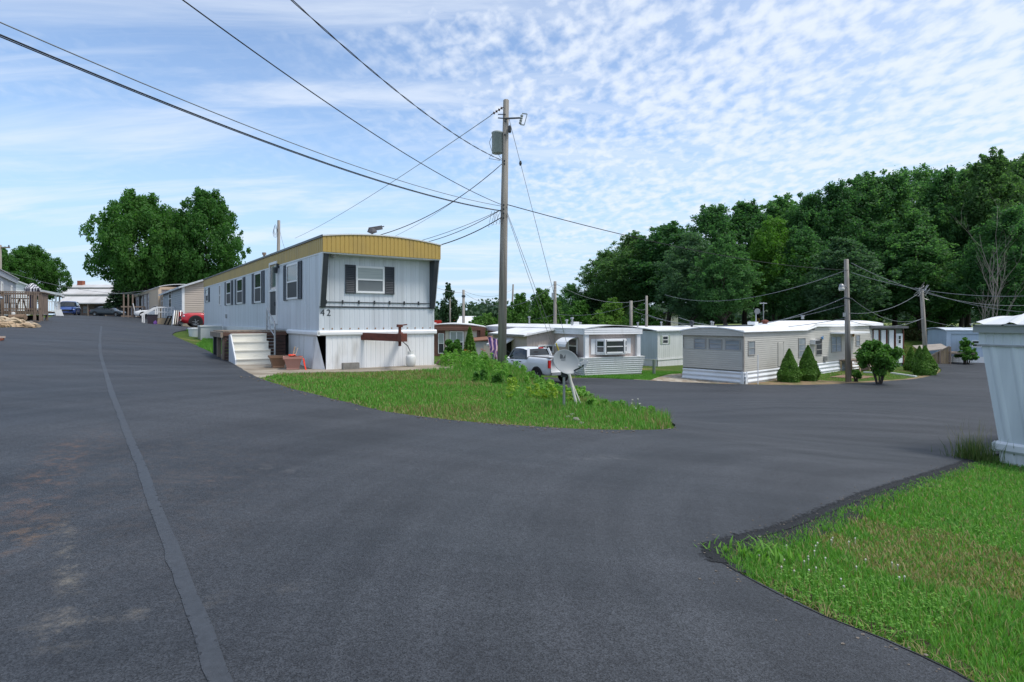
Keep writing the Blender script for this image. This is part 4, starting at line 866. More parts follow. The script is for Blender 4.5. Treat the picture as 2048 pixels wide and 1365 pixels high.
# end wall leans outwards towards the top on its left edge
xl = lambda z: .05-.31*max(0., min(1., (z-z1)/1.85))
mb = MB(); prof = []; a = 0
cols = []
s = 0.
while s < 1: 
    for fr, dd in ((0,0),(.3,.0),(.45,.022),(.55,.022),(.7,0)): cols.append((s+fr*.085, dd))
    s += .085
cols = [(min(c, 1.), d) for c, d in cols]+[(1.,0)]
for zz in (z1, 2.52): mb.v += [(xl(zz)+(SX+.4-xl(zz))*c, -d-.0, zz) for c, d in cols]
n = len(cols); mb.f = [(i,i+1,n+i+1,n+i) for i in range(n-1)]
mb.add([(xl(z1),0,z1),(xl(2.52),0,2.52),(xl(2.52),SY,2.52),(xl(z1),SY,z1)], [(0,3,2,1)])
mb.build('wall', M_NR, h)
mb = MB(); mb.ribs(FF(-.02), -.3, SX+.4, 2.53, 2.80, .15, .01); mb.ribs(FL(-.3), -.02, SY, 2.53, 2.80, .15, .01); mb.build('upper_wall', M_NR, h)
mb = MB(); mb.fbox(FF(-.02), -.32, SX+.4, 2.50, 2.535, -.01, .03); mb.build('trim_rail', M_STEEL, h)
M_GRY = mat('grey_green_fascia', (.34,.36,.345), .5, (.28,.3,.29), .5)
mb = MB(); mb.fbox(FF(-.1), -.35, SX+.5, 2.78, 2.94, -.02, .03); mb.fbox(FL(-.35), -.1, SY, 2.78, 2.94, -.03, .02); mb.build('fascia', M_GRY, h)
mb = MB()
# curved corner roof with raised ribs running back
nx = 72
def zr(x): return 3.06+.30*math.sin(min(1., (x+.62)/1.5)*math.pi/2)
def wob(i): return .05*max(0., math.sin(i/9*2*math.pi))**3
n_ = 10
for j in range(n_+1):
    y = -.2+ (1.25*j/n_ if j < n_ else SY)
    for i in range(nx+1):
        x = -.4+(SX+1.)*i/nx; mb.v.append((x, y, 2.955+.30*math.sin(min(1., (y+.2)/1.25)*math.pi/2)*(.35+.65*min(1., i/14))+wob(i)))
mb.f = [(j*(nx+1)+i, j*(nx+1)+i+1, (j+1)*(nx+1)+i+1, (j+1)*(nx+1)+i) for j in range(n_) for i in range(nx)]
mb.box(-.38,SX+.5,-.19,SY,2.935,2.95)
mb.build('roof', mat('white_ribbed_steel', (.62,.635,.65), .4, (.5,.51,.52), .4), h)
mb = MB()
for i in range(8): MB().lathe([(.02,0),(.02,.02)], 8, Matrix.Translation((-.3+i*.5,-.205,2.94)) @ Matrix.Rotation(R(90),4,'X')).build('roof_screw', M_DARK, h)
pass
mb = MB(); prof = [(.34,0),(.34,.04),(.38,.07),(.5,.07),(.54,.03),(.54,0)]; mb.prism(prof, lambda p,q,r:(r,-q,p), -.02, SX+.4); mb.prism(prof, lambda p,q,r:(.02-q,r,p), -.07, SY); mb.build('skirting_band', M_TRIMW, h)
mb = MB(); mb.ribs(F, .06, SX+.4, -.5, .36, .3, .014, -.0); mb.ribs(FL(.06), 0, SY, -.5, .36, .3, .014); mb.build('skirting', M_SKIRT, h)
# ================================================================ up the hill: tan house, pink-beige home, long white building
q = PT(365, 640, 46); T = thing('house', 'tan vinyl-sided house with white corner board behind the red car', 'house', (q.x,q.y,1.05), R(35.1)); h = T
M_VIN = mat('tan_vinyl', (.48,.41,.35), .55, (.42,.355,.3), .4, (1,1,2)); M_VING = mat('grey_vinyl', (.36,.39,.41), .55, (.3,.33,.35), .4, (1,1,2))
SX, SY = 4.3, 17.; F, Fl = FF(), FL()
mb = MB(); mb.laps(F, .0, SX, .2, 3.1, .17, .022); mb.prism([(0,3.1),(SX,3.1),(SX/2,3.85)], lambda p,q,r:(p,r,q), -.02, .3)
for i in range(5): 
    z = 3.1+i*.14; k = (z-3.1)/.75*SX/2
    if k < SX/2-.1: mb.fbox(FF(.0), k, SX-k, z, z+.02, .0, .05)
mb.build('end_wall', M_VIN, h)
mb = MB(); mb.laps(Fl, .0, SY, .2, 3.1, .17, .022); mb.box(.02,SX-.02,.05,SY,.0,3.1); mb.build('wall', M_VING, h)
mb = MB()
for k, (xa, xb) in enumerate(((-.3,SX/2),(SX+.3,SX/2))):
    za = 3.0; zb = 3.93
    mb.add([(xa,-.3,za),(xb,-.3,zb),(xb,SY+.3,zb),(xa,SY+.3,za),(xa,-.3,za-.14),(xb,-.3,zb-.14),(xb,SY+.3,zb-.14),(xa,SY+.3,za-.14)], [(0,1,2,3),(7,6,5,4),(0,4,5,1),(3,2,6,7),(0,3,7,4)])
mb.build('roof', mat('pale_grey_roof_trim', (.6,.63,.66), .5), h)
mb = MB(); mb.fbox(F, -.03, .14, .2, 3.05, .0, .04); mb.fbox(Fl, -.03, .14, .2, 3.05, .0, .04); mb.build('corner_board', M_TRIMW, h)
for x0, x1, y0, y1 in ((338.5,343.5,580,616),(323,327,588,617)): 
    w = frect(h, 'l', 0, x0, y0, x1, y1); window(h, Fl, *w, .02, M_GLASS, None, fw=.08)
MB().box(.0,SX,.0,SY,-.6,.2).build('foundation', M_CONC, h)
st = thing('porch_stair', 'tan timber steps with white rails at the side of the tan house', 'steps', T.matrix_basis @ Vector((-.1,6.,0)), T.rotation_euler.z)
mb = MB()
for i in range(4): mb.box(-2.2+i*.32,-1.9+i*.32 if i < 3 else 0,-1.1,1.1,-.3,.0+i*.2)
mb.build('treads', mat('tan_treads', (.42,.33,.22), .8, (.33,.25,.16), .6), st)
for y in (-1.1,1.1):
    mb = MB(); mb.beam((-2.15,y,.0),(-2.15,y,1.0),.09); mb.beam((-1.2,y,.6),(-1.2,y,1.5),.08); mb.beam((0,y,.6),(0,y,1.5),.08); mb.beam((-2.3,y,.85),(-1.2,y,1.5),.1,.14); mb.beam((-1.2,y,1.5),(0,y,1.5),.07); mb.beam((-1.2,y,1.1),(0,y,1.1),.05)
    for k in range(6): mb.beam((-1.1+k*.2,y,.6),(-1.1+k*.2,y,1.5),.025)
    mb.build('railing', M_TRIMW, st)
q = W(305, 46); tb = thing('trash_bin', 'dark brown square bin at the kerb below the tan steps', 'bin', (q.x,q.y,q.z), R(30))
MB().add([(-.3,-.3,0),(.3,-.3,0),(.3,.3,0),(-.3,.3,0),(-.36,-.36,.72),(.36,-.36,.72),(.36,.36,.72),(-.36,.36,.72)], [(3,2,1,0),(0,1,5,4),(1,2,6,5),(2,3,7,6),(3,0,4,7)]).build('bin_body', mat('dark_brown_plastic', (.045,.035,.045), .6), tb); MB().box(-.38,.38,-.38,.38,.72,.78).build('lid', M_DARK, tb)
q = W(310.5, 45.2); pb = tag(MB().rock((0,0,.15), .15, .12, .17, 5).build('purple_bag', mat('purple_plastic', (.16,.06,.3), .5), None), 'purple bag on the ground in front of the dark bin', 'bag'); pb.location = q
q = W(341, 43.5); sw = thing('sawhorse', 'black folding sawhorse standing before the tan steps', 'sawhorse', q, R(10))
for a, b in (((-.45,0,0),(-.15,0,.72)),((.45,.0,0),(.15,0,.72)),((-.4,.5,0),(-.1,.5,.72)),((.5,.5,0),(.2,.5,.72))): MB().beam(a, b, .08).build('leg', M_BLACK, sw)
MB().box(-.2,.2,.0,.5,.68,.74).build('top', M_BLACK, sw)
q = W(352.5, 42.6); ps = thing('leaning_panels', 'stack of pale sheet panels leaning by the nose of the red car', 'panels', q, R(35))
for i in range(4): MB().beam((-.25+i*.13,.0,.0),(-.1+i*.13,.5,1.0), .05, .7, up=(0,1,0)).build('panel', [M_TRIMW, M_CRM, mat('pinkish_sheet', (.45,.38,.36), .7), M_STEEL][i], ps)

q = PT(322, 640, 61); Pk = thing('mobile_home', 'beige and pink panelled home with brown trim beyond the tan house', 'mobile home', (q.x,q.y,1.7), R(37.2)); h = Pk
M_PNK = mat('pinkish_white_metal', (.52,.47,.47), .55, (.44,.39,.39), .4, (1.5,1.5,.5)); Fl = FL(); F = FF(); SX, SY = 4, 33
shell(h, SX, SY, .4, 2.9, M_PNK, 'ribs', .5, .01)
mb = MB(); mb.box(-.15,SX+.15,-.15,SY,2.9,3.2); mb.build('fascia', mat('peach_fascia', (.5,.37,.26), .6, (.42,.3,.2), .5), h)
mb = MB(); bow(mb, 'x', -.2, SX+.2, -.2, SY+.2, 3.24, .3, .06); mb.build('roof', M_ROOFW, h)
for s in (8,9.6,12,16,21,26): MB().fbox(Fl, s, s+.35, .4, 2.9, .01, .05).build('trim_strip', mat('maroon_trim', (.13,.06,.055), .6), h)
for s in (10.5,14,18.5,23): window(h, Fl, s, s+.9, 1.4, 2.5, .01, M_GLASS, None, fw=.06)
MB().fbox(Fl, -.5, 7.4, .0, 2.9, .02, .3).build('entry_room', mat('peach_panel', (.56,.44,.32), .6, (.5,.38,.27), .5), h)
skirt(h, SX, SY, .4, mat('tan_block', (.3,.25,.2), .9, (.22,.18,.14), .6), 'ribs', .02, .4)
# old timber porch frame by the kerb
q = W(246, 66); pf = thing('timber_frame', 'unroofed brown timber frame with a leaning white board beside the road', 'timber frame', q, R(30))
for i in range(3): MB().box(i*.42,i*.42+.14,0,.14,-.2,2.6).build('post', M_DECKW, pf)
for z in (.1,1.15): MB().box(-.2,2.1,.02,.12,z,z+.14).build('rail', M_DECKW, pf)
MB().box(2.0,2.14,0,.14,-.2,1.25).build('post', M_DECKW, pf); MB().beam((.95,-.1,1.6),(1.25,-.1,.1),.3,.08).build('board', M_WHITE, pf)

q = PT(116, 640, 101); LB = thing('building', 'long building with stepped white metal roofs at the end of the road', 'building', (q.x,q.y,1.9), R(0)); h = LB
M_MR = mat('streaked_white_metal_roof', (.56,.55,.54), .5, (.42,.4,.38), .6, (.6,.1,.6), 7); LX = 14.5
M_CW = mat('cream_wall', (.5,.46,.4), .7, (.42,.38,.33), .5); M_BW = mat('brown_wall', (.16,.115,.095), .8, (.1,.075,.065), .7, (1,1,1))
zz = lambda py: ZP(py,101)-1.9
mb = MB()
for ya, yb, pa, pb, xo in ((0,2.2,606,593,0),(2.6,4.6,588,576.5,-1.8),(5,7.5,571.5,565,-3.2)):
    MB().add([(-.4+xo,ya,zz(pa)),(LX,ya,zz(pa)),(LX,yb,zz(pb)+.05),(-.4+xo,yb,zz(pb)+.05),(-.4+xo,ya,zz(pa)-.18),(LX,ya,zz(pa)-.18),(LX,yb,zz(pb)-.13),(-.4+xo,yb,zz(pb)-.13)], [(0,1,2,3),(7,6,5,4),(0,4,5,1),(1,5,6,2),(3,2,6,7),(0,3,7,4)]).build('roof', M_MR, h)
mb = MB(); mb.box(-1.4,LX-.2,2.7,9,.0,zz(589)+.2); mb.box(-2.8,LX-.2,5.1,9,0,zz(572)); mb.build('upper_wall', M_CW, h)
MB().box(.1,LX-.2,1.2,2.5,-.3,zz(607)+.3).build('front_wall', M_BW, h)
for a, b in ((5.4,7.2),(9.4,10.8)): MB().box(a,b,1.14,1.2,-.1,2.0).build('door', mat('dark_garage_door', (.045,.04,.04), .7), h)
for a in (3.3,): window(h, FF(1.2), a, a+1.2, .6, 2., .0, M_GLASS, None, fw=.1, frame=M_BRN)
for a in (.1,4.9,7.9,11.): MB().box(a,a+.16,.1,.26,-.2,zz(607)).build('post', M_DECKW, h)
MB().box(-1.8,-.9,6.9,7.7,zz(566),zz(556.5)).build('chimney', mat('red_brick', (.3,.1,.06), .9, (.2,.07,.05), .7, (6,6,6)), h)

# ================================================================ left of the road
q = PT(32, 640, 43.); Lh = thing('mobile_home', 'grey home with tall white-framed windows behind the brown deck', 'mobile home', (q.x,q.y,1.35), R(215.1-180+0)); h = Lh
# its road side faces right (+x local), running towards the camera
M_LG = mat('blue_grey_metal', (.42,.44,.48), .5, (.35,.37,.4), .5, (1.5,1.5,.5))
SXl, SYl = 4., 16.
for nm in ('x',):
    mb = MB(); mb.ribs(FR(0), -SYl, 0, .4, 2.75, .3, .01); mb.ribs(FB(0), -SXl, 0, .4, 2.75, .3, .01); mb.box(-SXl,-.02,-SYl,-.02,.2,2.75); mb.build('wall', M_LG, h)
MB().box(-SXl-.1,.12,-SYl,.1,2.75,3.1).build('fascia', M_LG, h)
mb = MB(); bow(mb, 'x', -SXl-.15, .18, -SYl-.1, .2, 3.14, .2, .06); mb.build('roof', mat('grey_roof', (.4,.4,.42), .7), h)
for s in (-10.2,-8.6,-3.5): window(h, FR(0), s, s+.75, 1.0, 2.5, .02, M_GLASS, M_SCREEN, fw=.14)
MB().box(-SXl,-.05,-SYl,-.1,-.5,.3).build('skirting', M_WHITE, h)
q = PT(56, 640, 50); Wh = thing('mobile_home', 'white lap-sided home with covered porch left of the road', 'mobile home', (q.x,q.y,1.55), R(35.1)); h = Wh
mb = MB(); mb.laps(FF(), -4, 0, .3, 2.9, .2, .022); mb.laps(FR(0), 0, 9, .3, 2.9, .2, .022); mb.prism([(-4,2.9),(0,2.9),(-2,3.75)], lambda p,q,r:(p,r,q), -.02, .2); mb.box(-3.98,-.02,.03,9,0,2.9); mb.build('wall', M_WHITE, h)
mb = MB()
for xa, xb in ((.25,-2),(-4.25,-2)): mb.add([(xa,-.25,2.82),(xb,-.25,3.85),(xb,9,3.85),(xa,9,2.82),(xa,-.25,2.7),(xb,-.25,3.72),(xb,9,3.72),(xa,9,2.7)], [(0,1,2,3),(7,6,5,4),(0,4,5,1),(3,2,6,7),(0,3,7,4)])
mb.build('roof', mat('pale_grey_roof_trim', (.6,.63,.66)), h)
window(h, FR(0), 1.0, 1.8, 1.1, 2.4, .02, M_GLASS, None, fw=.08)
mb = MB(); mb.add([(.0,2.,2.75),(2.2,.6,2.25),(2.2,8.,2.25),(.0,9,2.75),(0,2.,2.6),(2.2,.6,2.05),(2.2,8,2.05),(0,9,2.6)], [(0,1,2,3),(7,6,5,4),(0,4,5,1),(1,5,6,2),(3,2,6,7)]); mb.build('porch_roof', M_ROOFW, h)
MB().box(0,1.9,2,8,.55,.65).build('porch_floor', M_DECKW, h)
for x, y in ((1.75,1.2),(1.75,7.8)): MB().box(x,x+.12,y,y+.12,-.6,2.2).build('porch_post', M_TRIMW, h)
mb = MB(); mb.box(.6,1.8,1.2,1.27,1.5,1.58); mb.box(.6,1.8,1.2,1.27,.65,.75)
for i in range(7): mb.box(.65+i*.17,.72+i*.17,1.2,1.27,.75,1.5)
mb.box(1.9,1.97,1.2,5,1.5,1.58)
for i in range(20): mb.box(1.9,1.97,1.3+i*.18,1.37+i*.18,.65,1.5)
mb.build('railing', M_TRIMW, h)
mb = MB(); mb.beam((1.95,1.1,.8),(2.3,1.1,-.3),.08,.5); mb.build('stair_side', M_TRIMW, h)
# brown deck
DX, DY, DZ = 1.66, 1.7, .62
D0 = Vector(((83-HX)/FPX*32, 32, 1.36))-Vector((math.cos(R(29)),math.sin(R(29)),0))*DX; dk = thing('deck', 'raised brown timber deck with picket railing left of the road', 'deck', D0, R(29))
DM = dk.matrix_basis.copy()
mb = MB()
for i in range(18): mb.box(-.3,DX,i*.155,i*.155+.145,DZ-.04,DZ)
mb.build('decking', M_DECKW, dk); MB().box(-.3,DX,-.03,.0,DZ-.2,DZ-.04).build('front_beam', M_WOOD, dk); MB().box(DX,DX+.03,-.03,DY,DZ-.2,DZ-.04).build('side_beam', M_DECKW, dk)
for x, y in ((-.05,-.05),(DX-.1,-.05),(DX-.1,.35),(DX-.1,DY-.1),(DX-.35,-.05)): MB().box(x,x+.12,y,y+.12,-.2,DZ+1.0 if x < DX-.2 or y < .1 else DZ-.2).build('post', M_DECKW, dk)
mb = MB(); mb.box(-.1,DX+.03,-.07,.07,DZ+.98,DZ+1.03); mb.box(-.1,DX,-.05,-.01,DZ+.86,DZ+.95); mb.box(-.1,DX,-.05,-.01,DZ+.06,DZ+.13)
for i in range(17): mb.box(-.02+i*.097,.02+i*.097,-.075,-.05,DZ-.1,DZ+.98)
mb.build('front_railing', M_DECKW, dk)
mb = MB(); mb.box(DX-.04,DX+.1,-.07,DY,DZ+.98,DZ+1.03)
for i in range(13): mb.box(DX,DX+.03,i*.127,.07+i*.127,DZ-.1,DZ+.98)
mb.build('side_railing', M_DECKW, dk)
MB().box(.0,DX-.2,.4,DY-.2,-.2,DZ-.25).build('under_deck_shade_block', M_VOID, dk)  # solid block whose near-black colour stands in for the shade below the decking
tbl = thing('patio_table', 'round dark patio table on the brown deck', 'table', DM @ Vector((.6,1.1,DZ)), 0)
MB().lathe([(.42,.66),(.44,.69),(.42,.7)], 16).build('table_top', M_DARK, tbl)
for k in range(4): MB().tube([(.1*math.cos(k*1.57),.1*math.sin(k*1.57),.66),(.32*math.cos(k*1.57),.32*math.sin(k*1.57),0)], .02).build('leg', M_DARK, tbl)
ch = thing('patio_chair', 'dark metal chair on the brown deck beside the round table', 'chair', DM @ Vector((.15,.8,DZ)), R(80))
MB().box(-.24,.24,-.24,.24,.4,.44).build('seat', M_DARK, ch)
mb = MB(); mb.box(-.24,.24,.22,.25,.82,.88)
for k in range(5): mb.box(-.22+k*.1,-.19+k*.1,.22,.25,.44,.84)
mb.build('backrest', M_DARK, ch)
for x in (-.22,.19):
    for y in (-.22,.2): MB().box(x,x+.03,y,y+.03,0,.4).build('leg', M_DARK, ch)
fu = thing('folded_parasol', 'folded black and white striped parasol on the brown deck corner', 'parasol', DM @ Vector((1.2,.4,DZ)), R(0))
m = bpy.data.materials.new('striped_canvas'); nt, N, L = nodes(m); wv = N.new('ShaderNodeTexWave'); wv.inputs['Scale'].default_value = 3.2; wv.inputs['Distortion'].default_value = 2.5; tc = N.new('ShaderNodeTexCoord'); L.new(tc.outputs['Object'], wv.inputs['Vector'])
rp = N.new('ShaderNodeValToRGB'); rp.color_ramp.interpolation = 'CONSTANT'; rp.color_ramp.elements[0].color = (.02,.02,.04,1); rp.color_ramp.elements[1].position = .5; rp.color_ramp.elements[1].color = (.55,.55,.58,1); L.new(wv.outputs['Fac'], rp.inputs[0]); L.new(rp.outputs[0], N['Principled BSDF'].inputs['Base Color'])
mb = MB(); prof = [(.04,1.5),(.16,1.38),(.3,1.2),(.26,1.0),(.2,.8)]; nn = 14
for r_, z in prof: mb.v += [((r_*(1+.25*(k % 2)))*math.cos(6.283*k/nn)+.05*(1.4-z), (r_*(1+.25*(k % 2)))*math.sin(6.283*k/nn), z) for k in range(nn)]
mb.f = [(i*nn+k,i*nn+(k+1)%nn,(i+1)*nn+(k+1)%nn,(i+1)*nn+k) for i in range(4) for k in range(nn)]+[tuple(range(nn))]
mb.build('canopy', m, fu); MB().tube([(0,0,.05),(0,0,1.5)], .022).build('pole', M_STEEL, fu); MB().lathe([(.25,0),(.25,.05),(.04,.08)], 12).build('base', M_DARK, fu)
bl = thing('blue_cloth', 'dark blue cloth draped over the deck railing by the corner post', 'cloth', DM @ Vector((1.3,.1,DZ)), R(29))
mb = MB(); nn = 8
for j in range(6): mb.v += [(-.18+.36*i/nn*(1-.05*j), .04*math.sin(i*1.9+j*.4), .85-.16*j) for i in range(nn+1)]
mb.f = [(j*(nn+1)+i,j*(nn+1)+i+1,(j+1)*(nn+1)+i+1,(j+1)*(nn+1)+i) for j in range(5) for i in range(nn)]
o = mb.build('cloth_sheet', mat('navy_cloth', (.025,.04,.13), .9), bl, True); sm = o.modifiers.new('thick', 'SOLIDIFY'); sm.thickness = .03
for i, px in enumerate((19.5, 26.5)):
    q = W(px, 31.4); t = tag(MB().lathe([(.07+.03*i,-.1),(.07+.03*i,.42),(.05,.44)], 10).build('white_pipe', M_TRIMW, None), ['thin white pipe stub standing before the dark space under the deck','thicker white pipe stub right of the thin one under the deck'][i], 'pipe'); t.location = q
# rock pile and split logs
g = np.random.default_rng(11); RM = [mat('tan_rock_%s' % n_, c, .9, tuple(k*.6 for k in c), .8, (4,4,4), 7, bump=.4, bscale=15) for n_, c in (('pale', (.42,.31,.2)),('buff', (.5,.4,.28)),('grey', (.28,.24,.2)))]
k = 0
for px in range(2, 72, 7):
    for row in range(3):
        d_ = 25.6+row*.9+g.uniform(-.2,.2); q = W(px+g.uniform(-3,3)-row*2, d_); r_ = g.uniform(.14,.26)
        o = MB().rock((0,0,0), r_*1.3, r_, r_*.75, 100+k).build('rock', RM[k % 3], None); o.location = q+Vector((0,0,r_*.35+(.16 if row == 1 and px < 50 else 0))); o.rotation_euler = (0,0,g.uniform(0,6))
        tag(o, 'tan rock in the rough pile before the brown deck, left roadside', 'rock', 'rocks piled before the deck'); k += 1
q = W(33, 29); lg = tag(MB().tube([(-.3,0,.1),(.36,.1,.14)], [.17,.15], 12).build('log', mat('log_bark', (.22,.15,.1), .9, (.12,.08,.055), .8, (8,8,8)), None), 'thick brown log lying on top of the rock pile', 'log'); lg.location = q+Vector((0,0,.15))
q = W(58, 30.2); bd = tag(MB().beam((-.7,0,.06),(.5,.05,.05), .12, .05).build('board', M_DECKW, None), 'dark board lying on the ground before the deck', 'board'); bd.location = q
q = W(4, 18.4); 
for i in range(3):
    o = MB().box(-.1,.1,-.05,.05,0,.06).build('brick', mat('red_brick', (.3,.1,.06)) if i < 2 else mat('pale_brick', (.5,.4,.33), .9), None); o.location = q+Vector((.03*i-.12,.02*i,.0+.062*i)); o.rotation_euler.z = .3*i
    tag(o, ['red brick at the bottom of the little stack at the left edge','red brick in the middle of the little stack at the left edge','pale brick on top of the little stack at the left edge'][i], 'brick', None)

# ================================================================ vehicles
M_TYRE = mat('tyre_rubber', (.014,.014,.015), .8); M_RIM = mat('alloy_rim', (.42,.43,.44), .3, metal=.8); M_CGL = mat('car_glass', (.015,.019,.02), .04, spec=.8)
M_HL = mat('headlight_lens', (.6,.62,.64), .1, spec=.8); M_TL = mat('tail_light_red', (.45,.012,.015), .2); M_PL = mat('black_plastic_trim', (.02,.021,.023), .6)
def wheel(t, x, y, r, w, spokes=5):
    s = 1 if y > 0 else -1
    M = Matrix.Translation((x, y, r)) @ Matrix.Rotation(R(-90*s), 4, 'X')
    k = MB().lathe([(r*.62,-w/2),(r*.9,-w/2),(r,-w*.34),(r,w*.34),(r*.92,w/2),(r*.64,w/2),(r*.62,w*.3),(r*.3,w*.25)], 22, M).build('wheel', M_TYRE, t, True)
    mb = MB().lathe([(r*.66,w*.3),(r*.66,w*.47),(r*.6,w*.5),(r*.58,w*.38),(r*.2,w*.36)], 22, M)
    for q in range(spokes):
        a = 2*math.pi*q/spokes; p0 = M @ Vector((0,0,w*.46)); p1 = M @ Vector((r*.6*math.cos(a), r*.6*math.sin(a), w*.46)); mb.beam(p0, p1, r*.16, r*.1)
    mb.lathe([(r*.14,w*.4),(r*.14,w*.52)], 10, M); mb.build('rim', M_RIM, k); return k
def car(label, cat, loc, rz, paint, L_, Wd, Ht, belt, top, arch=True, name='car', wheel_r=.33, wb=(.17,.80), clear=.2, truck=False, group=None):
    """nose towards +x. belt: (x, z) profile of hood/waist/boot; top: (x, z) greenhouse outline"""
    t = thing(name, label, cat, loc, rz, group); hw = Wd/2; xs = np.linspace(0, L_, 44)
    bx = np.array([b[0] for b in belt])*L_; bz = np.array([b[1] for b in belt])
    def width(x): u = min(x, L_-x)/L_; return hw*(1-.16*max(0, 1-u/.09)**2)
    def prof(x):
        zb = float(np.interp(x, bx, bz)); w = width(x); u = min(x, L_-x); lift = .12*max(0, 1-u/.25)
        z0 = clear+lift; k = zb-z0
        hlf = [(w*.88,z0),(w*.98,z0+.1*k),(w,z0+.35*k),(w*.995,z0+.62*k),(w*.955,z0+.9*k),(w*.88,zb),(w*.5,zb+.025),(0,zb+.035)]
        return [(x, -y, z) for y, z in hlf]+[(x, y, z) for y, z in hlf[-2::-1]]
    mb = MB(); rows = [prof(x) for x in xs]; n = len(rows[0]); mb.v = [p for r_ in rows for p in r_]
    mb.f = [(i*n+k, i*n+k+1, (i+1)*n+k+1, (i+1)*n+k) for i in range(len(xs)-1) for k in range(n-1)]+[(i*n,(i+1)*n,(i+1)*n+n-1,i*n+n-1) for i in range(len(xs)-1)]
    mb.f += [tuple(range(n)), tuple(range((len(xs)-1)*n, len(xs)*n))[::-1]]
    body = mb.build('body', paint, t, True)
    # greenhouse: glass core, roof skin and pillars
    tx = np.array([p[0] for p in top])*L_; tz = np.array([p[1] for p in top]); gx = np.linspace(tx[0], tx[-1], 26)
    def ring(x, e=0.):
        zb = float(np.interp(x, bx, bz))-.01; zt = max(float(np.interp(x, tx, tz)), zb+.012); w = width(x)
        return [(x,-w*.9-e,zb),(x,-(w*.9-.17*(zt-zb))-e,zt-.045*min(1,(zt-zb)/.2)),(x,-(w*.9-.17*(zt-zb))*.82,zt+e),(x,0,zt+.02+e),(x,(w*.9-.17*(zt-zb))*.82,zt+e),(x,(w*.9-.17*(zt-zb))+e,zt-.045*min(1,(zt-zb)/.2)),(x,w*.9+e,zb)]
    mb = MB(); rows = [ring(x) for x in gx]; mb.v = [p for r_ in rows for p in r_]; mb.f = [(i*7+k,i*7+k+1,(i+1)*7+k+1,(i+1)*7+k) for i in range(25) for k in range(6)]+[tuple(range(7)),tuple(range(175,182))[::-1]]
    mb.build('windows', M_CGL, t, True)
    flat = [x for x in gx if float(np.interp(x, tx, tz)) > max(tz)-.1]; mb = MB(); rr = [ring(x, .012)[1:6] for x in flat]; mb.v = [p for r_ in rr for p in r_]; mb.f = [(i*5+k,i*5+k+1,(i+1)*5+k+1,(i+1)*5+k) for i in range(len(rr)-1) for k in range(4)]
    for px_ in [p[2] for p in top if len(p) > 2]:
        for s in (0, 1):
            x = px_*L_; a, b = ring(x-.05, .012), ring(x+.05, .012); i0, i1 = (0,1) if s == 0 else (6,5)
            MB().add([a[i0],b[i0],b[i1],a[i1]], [(0,1,2,3)]).build('pillar', paint, t)
    for x0, x1 in ((tx[0], flat[0]), (tx[-1], flat[-1])):                   # slanting front and rear pillars
        for s in (0, 1):
            i0 = 1 if s == 0 else 5; m_ = 8; pm_ = MB()
            for j in range(m_+1):
                x = x0+(x1-x0)*j/m_; r_ = ring(x, .012); p, q2 = Vector(r_[i0]), Vector(r_[2 if s == 0 else 4]); lo = Vector(r_[0 if s == 0 else 6])
                pm_.v += [tuple(p+(lo-p)*min(1., .07/max(.07,(lo-p).length))), tuple(p+(q2-p)*min(1,.3))]
            pm_.f += [(2*j,2*j+1,2*j+3,2*j+2) for j in range(m_)]; pm_.build('pillar', paint, t)
    mb.build('roof', paint, t, True)
    for fx in wb:
        for s in (-1, 1):
            x = fx*L_; y = s*(hw-.11); wheel(t, x, y, wheel_r, .22, 5 if not truck else 6)
            mb = MB(); m_ = 14; ro = wheel_r*(1.27 if arch else 1.16); ri = wheel_r*.6; yy = s*(hw+.004+(.035 if truck else 0))
            for j in range(m_+1):
                a = math.pi*(j/m_)*1.16-.08*math.pi
                for r_ in (ri, ro): mb.v += [(x+r_*math.cos(a), s*(hw-.25) if r_ == ri else yy-.03*s, wheel_r+.01+r_*math.sin(a))]
                mb.v.append((x+ro*1.0*math.cos(a), yy, wheel_r+.01+ro*math.sin(a))); mb.v.append((x+(ro-.09 if arch else ro-.03)*math.cos(a), yy+.004*s, wheel_r+.01+(ro-.09 if arch else ro-.03)*math.sin(a)))
            mb.f = [(4*j+a_,4*j+b_,4*j+4+b_,4*j+4+a_) for j in range(m_) for a_, b_ in ((2,3),)]
            mb.f += []; mb.build('wheel_arch', M_PL, t)
            dm = MB(); c_ = (x, s*(hw+.001), wheel_r+.01); k = [(x+ro*math.cos(a), s*(hw+.0015), max(clear+.0, wheel_r+.01+ro*math.sin(a))) for a in np.linspace(-.3, math.pi+.3, 16)]
            dm.v = k; dm.f = [tuple(range(16))]; dm.build('wheel_well', M_BLACK, t)
    zf = float(np.interp(L_*.97, bx, bz)); zr_ = float(np.interp(L_*.03, bx, bz))
    for s in (-1, 1):
        MB().rock((L_-.16, s*hw*.74, zf-.13), .16, hw*.2, .075, 3).build('headlight', M_HL, t, True)
        if truck: MB().box(-.012, .09, s*hw*.995-.14*(s > 0), s*hw*.995+.14*(s < 0), .92, 1.34).build('tail_light', M_TL, t)
        else: MB().rock((.1, s*hw*.76, zr_-.16), .11, hw*.2, .09, 4).build('tail_light', M_TL, t, True)
        a = ring(tx[-1]-.32*L_*.1-.1)[0 if s < 0 else 6]; MB().rock((tx[-1]-.45, s*(hw+.1), a[2]+.06), .07, .11, .08, 2).build('mirror', paint, t, True)
    MB().box(L_-.03, L_+.02, -hw*.7, hw*.7, clear+.02, clear+.16).build('front_bumper', M_PL, t); MB().box(-.03,.05,-hw*.8,hw*.8, clear+.02, clear+.18).build('rear_bumper', M_STEEL if truck else M_PL, t)
    MB().box(L_-.06, L_+.008, -hw*.42, hw*.42, zf-.36, zf-.14).build('grille', M_PL, t)
    return t
def paint(n, c, **k): return mat(n, c, .28, tuple(x*.92 for x in c), .3, coat=.5, **k)
